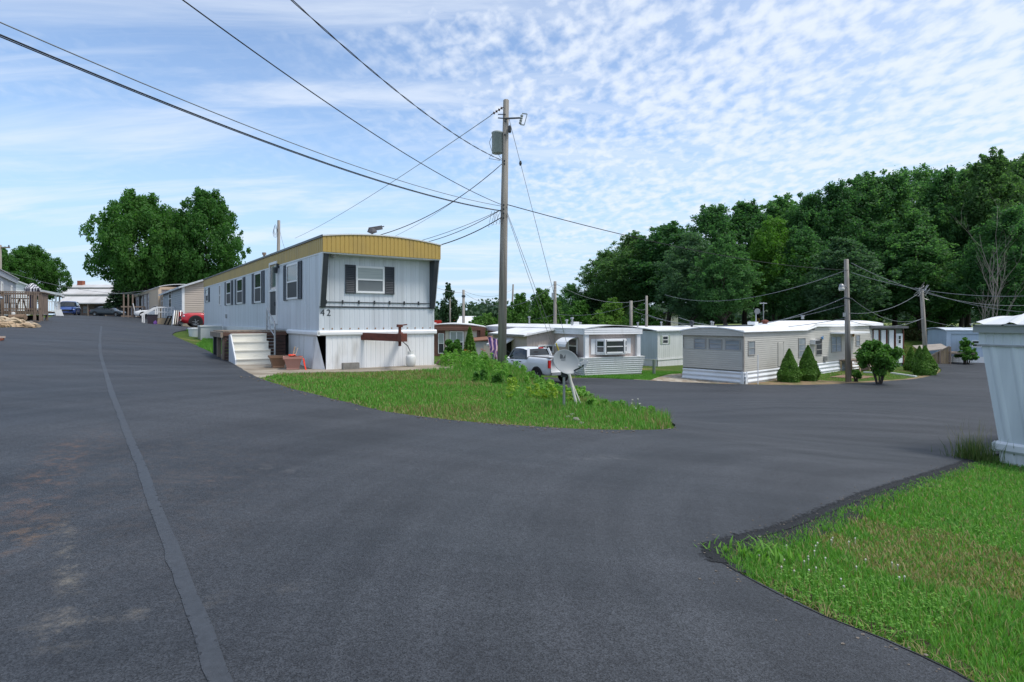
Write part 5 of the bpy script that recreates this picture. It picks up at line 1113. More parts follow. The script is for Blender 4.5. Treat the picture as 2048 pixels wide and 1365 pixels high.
SED_B = [(0,.86),(.04,.94),(.16,.97),(.4,.94),(.68,.93),(.74,.9),(.9,.78),(.97,.68),(1,.55)]
SED_T = [(.1,.97),(.24,1.36),(.34,1.45,1),(.52,1.46,1),(.6,1.42),(.74,.92)]
SUV_B = [(0,.95),(.03,1.02),(.2,1.05),(.5,1.02),(.68,1.02),(.74,1.02),(.9,.93),(.97,.82),(1,.65)]
SUV_T = [(.015,1.0),(.07,1.5),(.16,1.64,1),(.38,1.68,1),(.52,1.66),(.58,1.58),(.72,1.02)]
def put(px, d_, L_, f, heading):                                      # base point so that fraction f of the length sits at the pixel column
    q = W(px, d_); return Vector((q.x-math.cos(heading)*L_*f, q.y-math.sin(heading)*L_*f, 0))
def seat(t, L_):                                                       # stand the car on the ground under its middle
    c, s = math.cos(t.rotation_euler.z), math.sin(t.rotation_euler.z)
    za = H(t.location.x+c*L_*.17, t.location.y+s*L_*.17); zb = H(t.location.x+c*L_*.8, t.location.y+s*L_*.8)
    t.location.z = za+ROAD_Z-(zb-za)/.63*.17; t.rotation_euler.y = -math.atan2(zb-za, L_*.63)
hd = R(215.1); c = car('red crossover parked nose out between the two homes', 'car', put(358,41.6,4.4,1.,hd), hd, paint('red_paint', (.42,.012,.02)), 4.4, 1.82, 1.68, SUV_B, SUV_T, wheel_r=.36); seat(c, 4.4)
hd = R(190); c = car('white saloon with its nose showing beyond the tan steps', 'car', put(273,62,4.7,1.,hd), hd, paint('white_paint', (.74,.75,.74)), 4.7, 1.8, 1.45, SED_B, SED_T, False); seat(c, 4.7)
hd = R(8); c = car('dark grey saloon parked side-on before the long building', 'car', put(184,91,4.75,0.,hd), hd, paint('charcoal_paint', (.02,.03,.037)), 4.75, 1.8, 1.46, SED_B, SED_T, False); seat(c, 4.75)
hd = R(-62); c = car('blue crossover facing down the road near the white porch', 'car', put(131,68.5,4.4,.95,hd), hd, paint('blue_paint', (.03,.07,.25)), 4.4, 1.84, 1.68, SUV_B, SUV_T); seat(c, 4.4)
hd = R(-52); c = car('grey car cut off by the left edge of the picture', 'car', put(-58,28,4.4,.93,hd), hd, paint('grey_blue_paint', (.2,.23,.28)), 4.4, 1.8, 1.5, SUV_B, SUV_T); seat(c, 4.4)
TR_B = [(0,1.42),(.02,1.45),(.36,1.45),(.365,1.3),(.5,1.28),(.66,1.26),(.72,1.25),(.9,1.16),(.98,1.1),(1,.9)]
TR_T = [(.37,1.32),(.40,1.86,1),(.47,1.93),(.53,1.94,1),(.62,1.93),(.64,1.9),(.74,1.28)]
hd = R(90+34); c = car('white crew-cab pickup truck parked behind the weedy bank', 'pickup truck', put(1126,32.6,5.7,0.,hd), hd, paint('truck_white', (.72,.74,.77)), 5.7, 1.98, 1.94, TR_B, TR_T, True, 'pickup_truck', .42, (.19,.82), .5, True); seat(c, 5.7)
MB().box(.06,2.05,-.86,.86,1.452,1.475).build('bed_cover', mat('black_vinyl', (.05,.045,.045), .6), c)
for s_ in (-1,1): MB().beam((2.09,s_*.83,1.4),(2.27,s_*.7,1.9),.15,.1).build('pillar', MATS['truck_white'], c)
MB().box(2.08,2.2,-.8,.8,1.44,1.5).build('rear_sill', MATS['truck_white'], c)
MB().box(1.98,2.06,-.16,.16,1.9,1.975).build('brake_light', M_TL, c)
for y in (-.995,.995):
    for x in (2.62,3.4): MB().box(x,x+.2,y-.012,y+.012,1.13,1.17).build('door_handle', M_PL, c)

# ================================================================ satellite dish, prop pipes
q = W(1128, 12.6); ds = thing('satellite_dish', 'grey oval satellite dish on a post at the edge of the grassy bank', 'satellite dish', q, 0)
MB().tube([(0,0,-.2),(.0,.0,.72)], .028, 10).build('mast', M_STEEL, ds)
Dm = Matrix.Translation((.02,-.1,.98)) @ Matrix.Rotation(R(22), 4, 'Z') @ Matrix.Rotation(R(-14), 4, 'X') @ Matrix.Rotation(R(90), 4, 'X') @ Matrix.Rotation(R(-22), 4, 'Z')
mb = MB(); n = 36; prof = [(0,0)]; rr_ = [.001,.08,.16,.22,.27,.3,.305,.305,.295,.2,.1]; zz_ = [.0,.004,.017,.033,.05,.062,.062,.052,.05,.018,-.006]
for r_, z in zip(rr_, zz_): mb.v += [tuple(Dm @ Vector((r_*1.02*math.cos(6.28318*k/n), r_*.84*math.sin(6.28318*k/n), z))) for k in range(n)]
mb.f = [(i*n+k,i*n+(k+1)%n,(i+1)*n+(k+1)%n,(i+1)*n+k) for i in range(10) for k in range(n)]
mb.build('reflector', mat('dish_grey', (.27,.295,.31), .45, (.23,.25,.265), .5, (5,5,5)), ds, True)
M_LOGO = mat('dark_print', (.07,.08,.09), .6); mb = MB()
def onD(u, v): return tuple(Dm @ Vector((u, v, .004+.0008+.72*(u*u+v*v)*1.0)))
ca, sa = math.cos(R(20)), math.sin(R(20))
def lg_(u, v): u, v = u*.85, v*.85; return onD(-.1+ca*u-sa*v, .1+sa*u+ca*v)
mb.add([lg_(*p) for p in ((-.075,.05),(-.045,.045),(.0,.02),(.015,-.02),(.0,-.06),(-.075,-.065))], [(0,1,2,3,4,5)])
mb.add([lg_(*p) for p in ((.075,.075),(.06,.02),(.03,-.025),(.0,-.06),(.075,-.06))], [(0,1,2,3,4)])
mb.add([lg_(*p) for p in ((-.05,-.09),(.075,-.085),(.075,-.1),(-.05,-.105))], [(0,1,2,3)])
for k in range(6): mb.add([lg_(*p) for p in ((.2+k*.035,-.47+.004*k),(.225+k*.035,-.467+.004*k),(.222+k*.035,-.49),(.198+k*.035,-.493))], [(0,1,2,3)])
mb.build('printed_logo', M_LOGO, ds)
a0 = Dm @ Vector((.05,-.24,.05)); a1 = Dm @ Vector((.16,-.2,.36))
tip = Vector((.40,-.33,.95)); mb = MB().beam((.1,-.02,.74), (.3,-.2,.86), .03).beam((.3,-.2,.86), tip, .025); mb.build('feed_arm', M_DARK, ds)
mb = MB().beam(tip+Vector((-.09,0,.02)), tip+Vector((.07,.0,.05)), .07, .06).beam(tip+Vector((0,0,-.07)), tip+Vector((.02,0,.1)), .06, .05); mb.lathe([(.03,0),(.035,.07)], 10, Matrix.Translation(tip+Vector((-.13,0,-.02))) @ Matrix.Rotation(R(90),4,'Y')); mb.build('feed_head', mat('pale_grey_plastic', (.5,.51,.52), .5), ds)
MB().box(-.06,.06,-.06,.06,.66,.92).build('bracket', M_DARK, ds)
for i, (x0,y0,x1,y1,r_,lb) in enumerate(((1153,806,1127,701,.032,'thick white plastic pipe leaning behind the satellite dish'),(1161,803,1118,702,.016,'thin white plastic pipe leaning behind the satellite dish'))):
    a = PT(x0,y0,13.1+i*.1); b = PT(x1,y1,13.25+i*.1); o = tag(MB().tube([(0,0,-.05),b-a], r_, 10).build('plastic_pipe', mat('off_white_plastic', (.56,.55,.5), .5, (.45,.43,.38), .5), None), lb, 'pipe'); o.location = a

# ================================================================ utility poles
def pole(label, px, ptop, d_, r0, r1, lean=0., base_dz=-.4, name='utility_pole'):
    """foot at W(px), straight taper to the top pixel row; lean = sideways shift of the head in metres"""
    q = W(px, d_); t = thing(name, label, 'utility pole', q); hgt = ZP(ptop, d_)-q.z
    MB().tube([(0,0,base_dz),(lean*.5,0,hgt*.5),(lean,0,hgt-.02),(lean,0,hgt)], [r0,(r0+r1)/2,r1,r1*.8], 14).build('shaft', M_POLE, t, True)
    return t, hgt
Pm, ph = pole('tall grey utility pole carrying a transformer on the grassy bank', 1003, 200, 20, .155, .095, .155)
PB = Pm.location.copy()
def onp(py, dx=0., dy=-.12): z = ZP(py, 20); return Vector((PB.x+.155*(z-PB.z)/ph+dx, 20+dy, z))
c_ = onp(286,-.27,.02)-PB
tf = MB().lathe([(.16,-.36),(.185,-.34),(.185,.3),(.2,.31),(.2,.35),(.13,.39)], 20, None, c_).build('transformer', mat('transformer_grey', (.34,.38,.38), .5, (.28,.31,.31), .5), Pm, True)
MB().box(c_.x+.15,c_.x+.28,c_.y-.05,c_.y+.05,c_.z-.22,c_.z+.24).build('bracket', M_DARK, tf)
mb = MB(); mb.tube([(c_.x-.18,c_.y-.05,c_.z+.22),(c_.x-.27,c_.y-.05,c_.z),(c_.x-.18,c_.y-.05,c_.z-.3)], .008, 5); mb.tube([(c_.x-.15,c_.y-.1,c_.z-.36),(c_.x-.28,c_.y-.1,c_.z-.55),(c_.x+.1,c_.y-.1,c_.z-.62)], .008, 5); mb.tube([(c_.x,c_.y-.1,c_.z-.36),(c_.x+.12,c_.y-.1,c_.z-.55),(c_.x+.22,c_.y-.1,c_.z-.6)], .007, 5); mb.build('lead_wires', M_BLACK, Pm)
a = onp(240)-PB; mb = MB().beam(a, a+Vector((.48,0,.02)), .045).beam(a+Vector((-.26,0,.02)), a, .03).beam(a+Vector((-.26,0,.14)), a+Vector((0,0,.14)), .025); mb.build('crossarm', M_DARK, Pm)
b = a+Vector((.52,0,.0)); mb = MB().lathe([(.035,-.19),(.05,-.15),(.035,-.11),(.05,-.07),(.035,-.03),(.05,.01),(.035,.05),(.05,.09),(.035,.13)], 10, Matrix.Translation(b) @ Matrix.Rotation(R(12),4,'Y')); mb.beam(b+Vector((.03,0,.17)), b+Vector((.2,0,.15)), .03).beam(b+Vector((.2,0,.15)), b+Vector((.1,0,-.22)), .025).beam(b+Vector((.1,0,-.22)), b+Vector((-.03,0,-.2)), .03); mb.build('cutout_switch', mat('porcelain_grey', (.3,.32,.31), .4), Pm)
a = onp(261,.14)-PB; MB().lathe([(.04,-.12),(.055,-.08),(.055,.08),(.03,.12)], 10, None, a).build('arrester', M_DARK, Pm)
a = onp(217,-.08)-PB; b = onp(233,-.5)-PB; mb = MB().tube([a,b], .014, 6)
for k in range(4): p = a.lerp(b, .15+.2*k); mb.lathe([(.02,-.03),(.055,0),(.02,.03)], 10, Matrix.Translation(p) @ Matrix.Rotation(R(60),4,'Y'))
mb.build('insulator_string', mat('brown_porcelain', (.08,.045,.035), .35), Pm)
for py in (245,272,324,330,412,420,428,438): p = onp(py,-.02)-PB; MB().lathe([(.03,-.06),(.03,.02)], 8, Matrix.Translation(p) @ Matrix.Rotation(R(90),4,'X')).build('bolt', M_DARK, Pm)
mb = MB()
for k in range(4):
    p = onp(424,-.12-.1*k)-PB; mb.tube([p, p+Vector((-.1,-.05,-.25-.1*k)), p+Vector((.06,-.05,-.45)), p+Vector((.12,0,-.1))], .006, 5)
mb.build('slack_loops', M_BLACK, Pm)
Pr, pr_h = pole('grey utility pole with a street light before the beige-grey home', 1697, 519, 36, .17, .125, -.13)
RB = Pr.location.copy()
a = Vector((-.12,-.12,ZP(577,36)-RB.z)); MB().tube([a, a+Vector((-.15,-.03,.12)), a+Vector((-.36,-.06,.13))], .025).build('lamp_arm', M_STEEL, Pr)
lp = MB().lathe([(.05,.2),(.13,.15),(.15,.02),(.16,-.02)], 14, None, a+Vector((-.4,-.06,.06))).build('street_lamp', M_STEEL, Pr, True); MB().lathe([(.155,-.02),(.17,-.1),(.14,-.2),(.06,-.22)], 14, None, a+Vector((-.4,-.06,.06))).build('diffuser', mat('milky_glass', (.62,.62,.58), .25), lp, True)
MB().box(-.33,-.2,-.1,.02,ZP(634,36)-RB.z,ZP(626,36)-RB.z).build('meter_box', M_STEEL, Pr); MB().lathe([(.17,0),(.17,.06)], 12, None, (-.07,0,ZP(598,36)-RB.z)).build('band', M_DARK, Pr)
poles = {}
for key, px, pt_, d_, r0, r1, ln, lb in (('lean',1853,579,46,.17,.13,-.38,'leaning utility pole with tangled wires beyond the cone shrubs'),('a',1110,563,62,.2,.15,.0,'thick grey pole above the taupe home roof'),('b',927,580,62,.16,.13,0.,'slim pole behind the brown-trimmed home'),
    ('c',1021,569,78,.14,.11,.35,'thin leaning pole before the light green trees'),('d',1262,602,58,.17,.15,.0,'dark stub pole behind the pale blue home'),('e',1293,592,64,.16,.13,.0,'pale pole behind the row of white roofs'),('f',555,441,46,.15,.11,.1,'pole rising behind the yellow roof band with a coil of wire'),
    ('g',0.5,490,62,.15,.12,.0,'pole with a crossarm at the left edge above the tree'),('k',27,577,60,.15,.12,0.,'short brown pole among the left-hand trees'),('n',900,598,70,.1,.08,0.,'thin pale pole before the lone ragged tree')):
    poles[key] = pole(lb, px, pt_, d_, r0, r1, ln)
t, hh = poles['g']; MB().box(-.9,1.0,-.06,.06,hh-.35,hh-.22).build('crossarm', M_WOOD, t); MB().lathe([(.05,0),(.07,.1),(.03,.2)], 8, None, (.9,0,hh-.22)).build('insulator', M_DARK, t)
t, hh = poles['k']; MB().box(-.4,.4,-.06,.06,hh-.5,hh-.4).build('crossarm', M_WOOD, t)
t, hh = poles['f']; mb = MB()
for k in range(4): mb.tube([(-.02-.1*math.sin(a_)*(1+k*.3)-.35*.3, -.1, hh-.7-k*.1+.35*math.cos(a_)) for a_ in np.linspace(0,6.28,14)], .01, 5)
mb.build('wire_coil', M_BLACK, t)
t, hh = poles['a']; mb = MB()
for k in range(4): mb.lathe([(.14,-.04),(.17,0),(.14,.04)], 10, None, (0,0,hh-.4-.3*k))
mb.build('band', M_DARK, t); MB().box(-.35,-.12,-.1,.1,hh-1.9,hh-1.2).build('junction_box', M_STEEL, t)
t, hh = poles['lean']; mb = MB(); gg = np.random.default_rng(8)
for k in range(7): p = Vector((-.38,0,hh-.15)); v = [p+Vector(gg.normal(0,.3,3)) for _ in range(4)]; mb.tube([p]+v, .014, 4)
mb.build('wire_tangle', M_STEEL, t)
t, hh = poles['b']; MB().lathe([(.13,-.5),(.2,-.45),(.2,-.3),(.13,-.25)], 10, None, (0,0,hh-.3)).build('band', M_DARK, t)
def head(key, dz=0.):
    t, hh = poles[key]; ln = {'lean':-.38,'c':.35,'f':.1}.get(key, 0); return t.location+Vector((ln,0,hh+dz))
for px, pt_, d_, lb, dish in ((1512,622,60,'white aerial mast with a small round dish above the white roofs',True),(1527,605,62,'thin aerial mast with a cross of rods above the white roofs',False)):
    q = W(px, d_); t = thing('aerial_mast', lb, 'aerial', q); z = ZP(pt_, d_)-q.z
    MB().tube([(0,0,0),(0,0,z)], .05, 6).build('mast', M_TRIMW if dish else M_STEEL, t)
    if dish: MB().lathe([(.01,0),(.2,.03),(.3,.1),(.26,.1)], 14, Matrix.Translation((.05,-.1,z-.05)) @ Matrix.Rotation(R(95),4,'X')).build('dish', M_STEEL, t)
    else: MB().beam((-.4,0,z-.1),(.35,0,z-.1),.07).beam((-.1,-.3,z-.05),(.1,.3,z-.05),.07).build('rods', M_TRIMW, t)

# ================================================================ wires
M_WIRE = mat('black_cable', (.012,.013,.015), .6); M_WIREG = mat('grey_cable', (.2,.22,.24), .5)
def wire(label, a, b, sag, r, m=None, twist=0., n=28, group=None):
    a = Vector(a); b = Vector(b); mb = MB()
    pts = [a.lerp(b, i/n)-Vector((0,0,sag*4*(i/n)*(1-i/n))) for i in range(n+1)]
    if twist:
        n2 = 160; side = (b-a).cross(Vector((0,0,1))).normalized()
        for ph_ in (0, math.pi):
            pp = []
            for i in range(n2+1):
                t = i/n2; p = a.lerp(b, t)-Vector((0,0,sag*4*t*(1-t))); u = t*70+ph_; pp.append(p-a+side*twist*math.cos(u)+Vector((0,0,twist*math.sin(u))))
            mb.tube(pp, r, 5)
    else: mb.tube([p-a for p in pts], r, 6)
    o = mb.build('overhead_wire', m or M_WIRE, None, True); o.location = a; return tag(o, label, 'wire', group)
def along(a, px, py, d_, k, sg=0.):                                          # carry a line on past the frame edge
    b = PT(px, py, d_)+Vector((0,0,sg*4/k*(1-1/k))); return Vector(a)+(b-Vector(a))*k
a = onp(423,-.1); wire('thick black cable, lower of the pair crossing the upper left sky', a, along(a,0,70,7.0,1.6,.75), .75, .0105, n=40)
wire('thick black cable, tight under its twin across the upper left sky', a+Vector((0,0,-.02)), along(a,0,72.5,7.0,1.6,.75), .75, .0075, n=40)
a = onp(414,-.1); wire('twin grey cable just above the thick black one, upper left sky', a, along(a,0,45,7.0,1.6,.75), .75, .008, M_WIREG, n=40); 
a = onp(411,-.1); wire('single black wire climbing from the tall pole to the top edge', a, along(a,365,0,7.5,1.5,.55), .55, .009, n=40)
a = onp(323,-.1); wire('twisted service cable rising from the tall pole to the top edge', a, along(a,583,0,8.5,1.5,.6), .6, .007, None, .009)
top_ = A.matrix_basis @ Vector((1.8,.5,4.12)); a = onp(330,-.1); wire('service drop from the tall pole to the vent on the yellow-banded roof', a, top_, .35, .013)
wire('thin wire just right of the roof-vent service drop', a, A.matrix_basis @ Vector((2.6,2.2,4.1)), .25, .006, M_WIREG)
wire('thin primary line running down behind the yellow-banded home', onp(234,-.5), (-20.5,56,9.2), .3, .012, M_WIREG)
a = onp(421,-.1)
for s_, y_, sg, r_, lb in ((3.0,1.4,.12,.008,'thin drop wire to the roof of the yellow-banded home, uppermost'),(3.3,.3,.14,.011,'middle drop wire to the roof of the yellow-banded home'),(3.72,-.2,.1,.017,'thick black drop cable to the right roof corner of the yellow-banded home')):
    wire(lb, a if y_ > 0 else onp(436,-.08), A.matrix_basis @ Vector((s_,y_,3.98 if s_ < 3.5 else 3.9)), sg, r_)
RP = lambda py, dx=0.: Vector((RB.x-.11+dx, 36-.15, ZP(py,36)))
wire('long wire from the tall pole down to the street-light pole', onp(411,.1), RP(541), .45, .014)
an = G(1158, 775); an = Vector((2.75,23.5,H(2.75,23.5)))
gw = thing('guy_wire', 'steel guy wire from the tall pole top down past the taupe home', 'guy wire', onp(238,.1)); d_ = an-gw.location
MB().tube([(0,0,0),d_], .009, 6).build('strand', M_STEEL, gw); MB().lathe([(.03,-.08),(.05,0),(.03,.08)], 8, Matrix.Translation(d_*.14)).build('insulator', M_DARK, gw)
for i in range(2):
    gw = thing('guy_wire', ['lower guy wire with a yellow guard, leaving the pole at cable height','second lower guy wire close beside the yellow-guarded one'][i], 'guy wire', onp(426+i*4,.1)); d_ = an+Vector((-.15-.25*i,.1,0))-gw.location
    MB().tube([(0,0,0),d_], .008, 6).build('strand', M_STEEL, gw)
    if i == 0: MB().tube([d_*.66,d_*.76], .025, 8).build('guard', mat('yellow_guard', (.7,.55,.05), .6), gw)
LE = head('lean'); PE = head('e',-.4); PD = head('d',-.4); PA = head('a',-.2); PBh = head('b',-.3); PCh = head('c',-.6)
for lb, a, b, sg, r_ in (('wire from the street-light pole towards the far left roofs, uppermost', RP(541,-.1), head('e',3.0)+Vector((2,0,-2.9)), 1.2, .016),
  ('pale cable sagging from the street-light pole across the wood', RP(594,-.1), PT(1357,635,56), 1.3, .022), ('low cable from the street-light pole to the pale pole', RP(637,-.1), PE+Vector((0,0,-1.6)), 1.1, .02),
  ('wire from the street-light pole to the upper right edge', RP(527,.2), PT(2100,607,38), 1.0, .016), ('second wire just below it to the right edge', RP(546,.2), PT(2100,590,30), .55, .016),
  ('wire from the street-light pole to the leaning pole head', RP(597,.2), LE+Vector((0,0,-2.3)), .7, .014), ('pale wire from the leaning pole sloping to the street-light pole', RP(627,.1), LE+Vector((-.1,0,-.2)), .5, .014), ('low sagging wire between street-light pole and leaning pole', RP(642,.1), LE+Vector((.2,0,-2.2)), .5, .016),
  ('wire from the leaning pole to the right edge', LE+Vector((.1,0,-.1)), PT(2110,628,40), .4, .016), ('lower wire from the leaning pole to the right edge', LE+Vector((.3,0,-2.4)), PT(2110,655,46), .5, .013),
  ('wire between the slim pole and the thick grey pole', PBh, PA, 1.9, .018), ('wire from the slim pole off to the left behind the home', PBh, PT(840,560,48), .3, .016), ('wire from the slim pole to the thin leaning pole', PBh+Vector((0,0,.2)), PCh, .8, .014),
  ('wire from the thick grey pole to the pale pole', PA, PE, 1.0, .018), ('low wire from the thick grey pole to the dark stub pole', PA+Vector((0,0,-3.2)), PD, .5, .016), ('low wire from the thick grey pole leftwards', PA+Vector((0,0,-3.2)), PCh+Vector((0,0,-3.6)), .5, .014),
  ('wire from the dark stub pole to the pale pole', PD, PE+Vector((0,0,-1.)), .3, .016), ('low line crossing from the dark stub pole to the street-light pole', PD+Vector((0,0,-.5)), RP(610,-.12), 1.4, .014),
  ('wire from the coil pole down to the yellow-banded roof', head('f',-.3), A.matrix_basis @ Vector((1.6,9,4.1)), .5, .012),
  ('upper wire crossing from the left pole to the maple', head('g',-2.6), PT(330,587,66), .9, .02), ('lower wire crossing from the left trees to the maple', PT(-30,572,58), PT(345,573,64), .9, .02)):
    wire(lb, a, b, sg, r_, M_WIREG)
# ================================================================ vegetation
LM = {'maple': leaf_mat('maple_leaf', (.046,.14,.03), (.085,.2,.045), .5, .1), 'forest': leaf_mat('forest_leaf', (.06,.155,.056), (.1,.21,.078), .58, .2),
      'young': leaf_mat('light_green_leaf', (.07,.16,.025), (.12,.24,.045), .4, .2), 'spruce': leaf_mat('spruce_needles', (.028,.068,.028), (.045,.095,.038), .25, .15), 'cone': leaf_mat('cone_shrub_needles', (.075,.17,.022), (.12,.24,.035), .3, .1),
      'shrub': leaf_mat('shrub_leaf', (.045,.13,.02), (.09,.22,.035), .35, .1), 'far': leaf_mat('far_leaf', (.05,.1,.05), (.08,.14,.075), .3, .2)}
M_BARK = mat('bark', (.075,.06,.048), .9, (.04,.032,.027), .8, (5,5,1), 6); M_DEADB = mat('dead_bark', (.22,.195,.17), .9, (.14,.12,.1), .6, (5,5,1))
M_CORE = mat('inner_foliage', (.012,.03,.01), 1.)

def cards(c, nrm, size, g, asp=1.5, jit=.5):
    """leaf-sized quads at points c facing roughly nrm"""
    n = len(c); nr = nrm+g.normal(0, jit, (n, 3)); nr /= np.linalg.norm(nr, axis=1)[:, None]+1e-9
    r = g.normal(size=(n, 3)); u = np.cross(nr, r); u /= np.linalg.norm(u, axis=1)[:, None]+1e-9; v = np.cross(nr, u)
    s = size*g.uniform(.6, 1.3, (n, 1)); V = np.stack([c-u*s*asp*.5, c-v*s*.5, c+u*s*asp*.5, c+v*s*.5], 1).reshape(-1, 3)
    return V, np.arange(4*n).reshape(-1, 4)
def lobes_cards(lobes, n, size, g, up=.35, spread=.35, flat=1., jit=1.1):
    lobes = np.asarray(lobes, float); p = lobes[:, 3]**1.7; k = g.choice(len(lobes), n, p=p/p.sum())
    d = g.normal(size=(n, 3)); d[:, 2] += up*.5; d /= np.linalg.norm(d, axis=1)[:, None]
    rad = lobes[k, 3]*(1-spread*g.random(n)**1.5+.42*g.random(n)**4)
    c = lobes[k, :3]+d*rad[:, None]*np.array([1, 1, flat])
    nr = d.copy(); nr[:, 2] += up; return cards(c, nr, size, g, 1.7, jit)
def crown_lobes(g, Ht, base, Rr, nl, shape=1., rmin=.22, rmax=.38, twigs=1.3):
    out = []
    while len(out) < nl:
        t = g.random(); env = Rr*max(.12, math.sin(math.pi*min(1, (t*.86+.14))**shape))**.7; r = Rr*g.uniform(rmin, rmax)*(.75+.35*(1-t))
        a = g.uniform(0, 6.283); q = max(0., env-r*.7)*math.sqrt(g.random()*.75+.25)
        z = base+t*(Ht-base-r*.8)+r*.1; out.append((q*math.cos(a), q*math.sin(a), z, r))
    for _ in range(int(nl*twigs)):                                       # small sprays that break the outline
        t = g.random()**.8; env = Rr*max(.12, math.sin(math.pi*min(1, (t*.86+.14))**shape))**.7*g.uniform(.86,1.16); a = g.uniform(0, 6.283); r = Rr*g.uniform(.045,.11)
        out.append((env*math.cos(a), env*math.sin(a), base+t*(Ht-base)+(g.uniform(-.2,.06)*Ht*.1 if t < .9 else g.uniform(0,.35)), r))
    return out
def trunk_mb(g, Ht, base, r0, lobes, nl=14, top=.8):
    mb = MB(); j = [(g.normal(0, .02*Ht*k/6), g.normal(0, .02*Ht*k/6), -.3+Ht*top*k/6) for k in range(7)]; j[0] = (0,0,-.3)
    mb.tube(j, [r0*(1.25 if k == 0 else 1-.13*k) for k in range(7)], 9)
    for l in sorted(lobes, key=lambda q: -q[3])[:nl]:
        zb = max(base*.75, l[2]-Ht*.22); k = min(5.9, max(0, (zb+.3)/(Ht*top)*6)); i = int(k); f = k-i; s = Vector(j[i]).lerp(Vector(j[i+1]), f); e = Vector(l[:3])
        m = s.lerp(e, .5)+Vector((0,0,-.06*Ht*g.random())); mb.tube([s, m, e], [r0*.36, r0*.22, r0*.07], 6)
    return mb
FOREST = []
def proto(seed, Ht, base, Rr, nl, n, size, **k):
    g = np.random.default_rng(seed); lb = crown_lobes(g, Ht, base, Rr, nl, **{a: b for a, b in k.items() if a in ('shape','rmin','rmax','twigs')})
    V, F = lobes_cards(lb, n, size, g, spread=k.get('spread', .4)); fill = k.get('fill', .14)
    if fill:                                                             # looser leaves between and just beyond the boughs
        m = int(n*fill); t = g.random(m); a = g.uniform(0, 6.283, m); env = Rr*np.maximum(.12, np.sin(math.pi*np.minimum(1, t*.86+.14)))**.7*(1+.13*np.sin(a*3+t*7+seed)+.09*np.sin(a*5-t*11))
        q = env*g.random(m)**.5*.8; c = np.stack([q*np.cos(a), q*np.sin(a), base+t*(Ht*.99-base)], -1); V2, F2 = cards(c, np.stack([np.cos(a)*.5, np.sin(a)*.5, np.full(m, .7)], -1), size, g, 1.7, .9); F = np.vstack([F, F2+len(V)]); V = np.vstack([V, V2])
    me = np_mesh('crown', V, F)
    tm = trunk_mb(g, Ht, base, k.get('r0', Ht*.018), lb, k.get('limbs', 14)); t = bpy.data.meshes.new('trunk'); t.from_pydata(tm.v, [], tm.f); t.update(); t.materials.append(M_BARK)
    return me, t, Ht, float(np.percentile(np.abs(V[:, :2]), 99.))
def tree(label, loc, me, tr, leaf, sc=(1,1,1), rz=0., group=None, cat='tree', name='tree', mats={}):
    t = thing(name, label, cat, loc, rz, group); t.scale = sc
    key = (me.name, leaf.name)
    if key not in mats:
        m2 = me if not me.materials else me.copy()
        if m2 is not me: m2.materials.clear()
        m2.materials.append(leaf); mats[key] = m2
    link('crown', mats[key], None, t); link('trunk', tr, None, t); return t
PA_ = [proto(s, 20, b, r, nl, 34000, .21, r0=.34, spread=.9, rmin=.14, rmax=.34, limbs=22) for s, b, r, nl in ((1,4.5,5.6,110),(2,6.,5.0,95),(3,3.0,5.8,120),(4,5.5,4.6,90),(5,7,5.4,90))]
def place_tree(label, px, ptop, d_, P, leaf, wpx=None, rz=0., group=None, dz=-.2, **k):
    me, tr, Ht, me_r = P; q = W(px, d_, dz); hgt = ZP(ptop, d_)-q.z; s = hgt/Ht
    sx = (wpx/FPX*d_/2/me_r) if wpx else s
    return tree(label, q, me, tr, leaf, (sx, sx, s), rz, group, **k)
# the wood: (column, top row, distance, width px, proto, label)
WOOD = [(1268,470,92,130,4,'slender open tree at the left end of the wood'),(1335,449,88,140,1,'rounded tree second from the left end of the wood'),(1215,505,98,110,0,'low spreading tree at the very left of the wood'),
 (1425,414,84,135,2,'dark full tree standing left of the bright green one in the wood'),(1385,470,78,120,0,'dense blue-green tree low at the front, left part of the wood'),(1490,406,86,125,3,'dark tree rising behind the white roofs, mid left of the wood'),
 (1560,398,90,140,1,'rounded dark tree at the back of the wood behind the bright one'),(1548,440,76,105,4,'bright yellow-green tree in the middle of the wood'),(1618,392,84,125,0,'mid green tree right of the bright green one'),
 (1672,372,82,130,2,'broad dark tree behind the street-light pole'),(1690,480,68,135,3,'low blue-green tree just behind the street-light pole'),(1725,352,84,140,1,'tall tree at the shoulder of the wood right of the street-light pole'),
 (1790,347,82,140,4,'tall dark tree above the half-finished home'),(1842,341,88,130,0,'tall tree above the leaning pole'),(1885,345,80,130,2,'broad dark tree right of the leaning pole'),(1935,338,90,140,3,'tall tree behind the bare dead tree'),
 (1985,312,76,135,1,'tallest dark tree near the right edge of the wood'),(2045,322,82,150,4,'tall tree cut by the right edge of the picture'),(2015,420,66,150,0,'lower dark tree at the right edge behind the near home'),(1450,480,72,110,1,'low dark tree in front of the left part of the wood'),
 (1600,460,74,120,2,'dark lower tree in the middle front of the wood'),(1840,460,74,135,3,'dark lower tree behind the cone shrubs'),(1920,470,80,120,1,'dark low tree beside the dead tree'),(1760,450,78,125,0,'dark lower tree behind the half-finished home'),(2110,330,78,150,2,'tall tree just beyond the right edge'),(1650,440,92,130,4,'tree deep in the wood behind the street lamp'),(1515,500,90,130,3,'tree deep in the wood above the white masts')]
M_BR = leaf_mat('bright_wood_leaf', (.075,.19,.025), (.115,.25,.035), .42, .05); M_BG = leaf_mat('blue_green_leaf', (.065,.14,.07), (.1,.185,.092), .5, .08); M_OL = leaf_mat('olive_leaf', (.072,.15,.055), (.108,.195,.07), .58, .08)
g = np.random.default_rng(21)
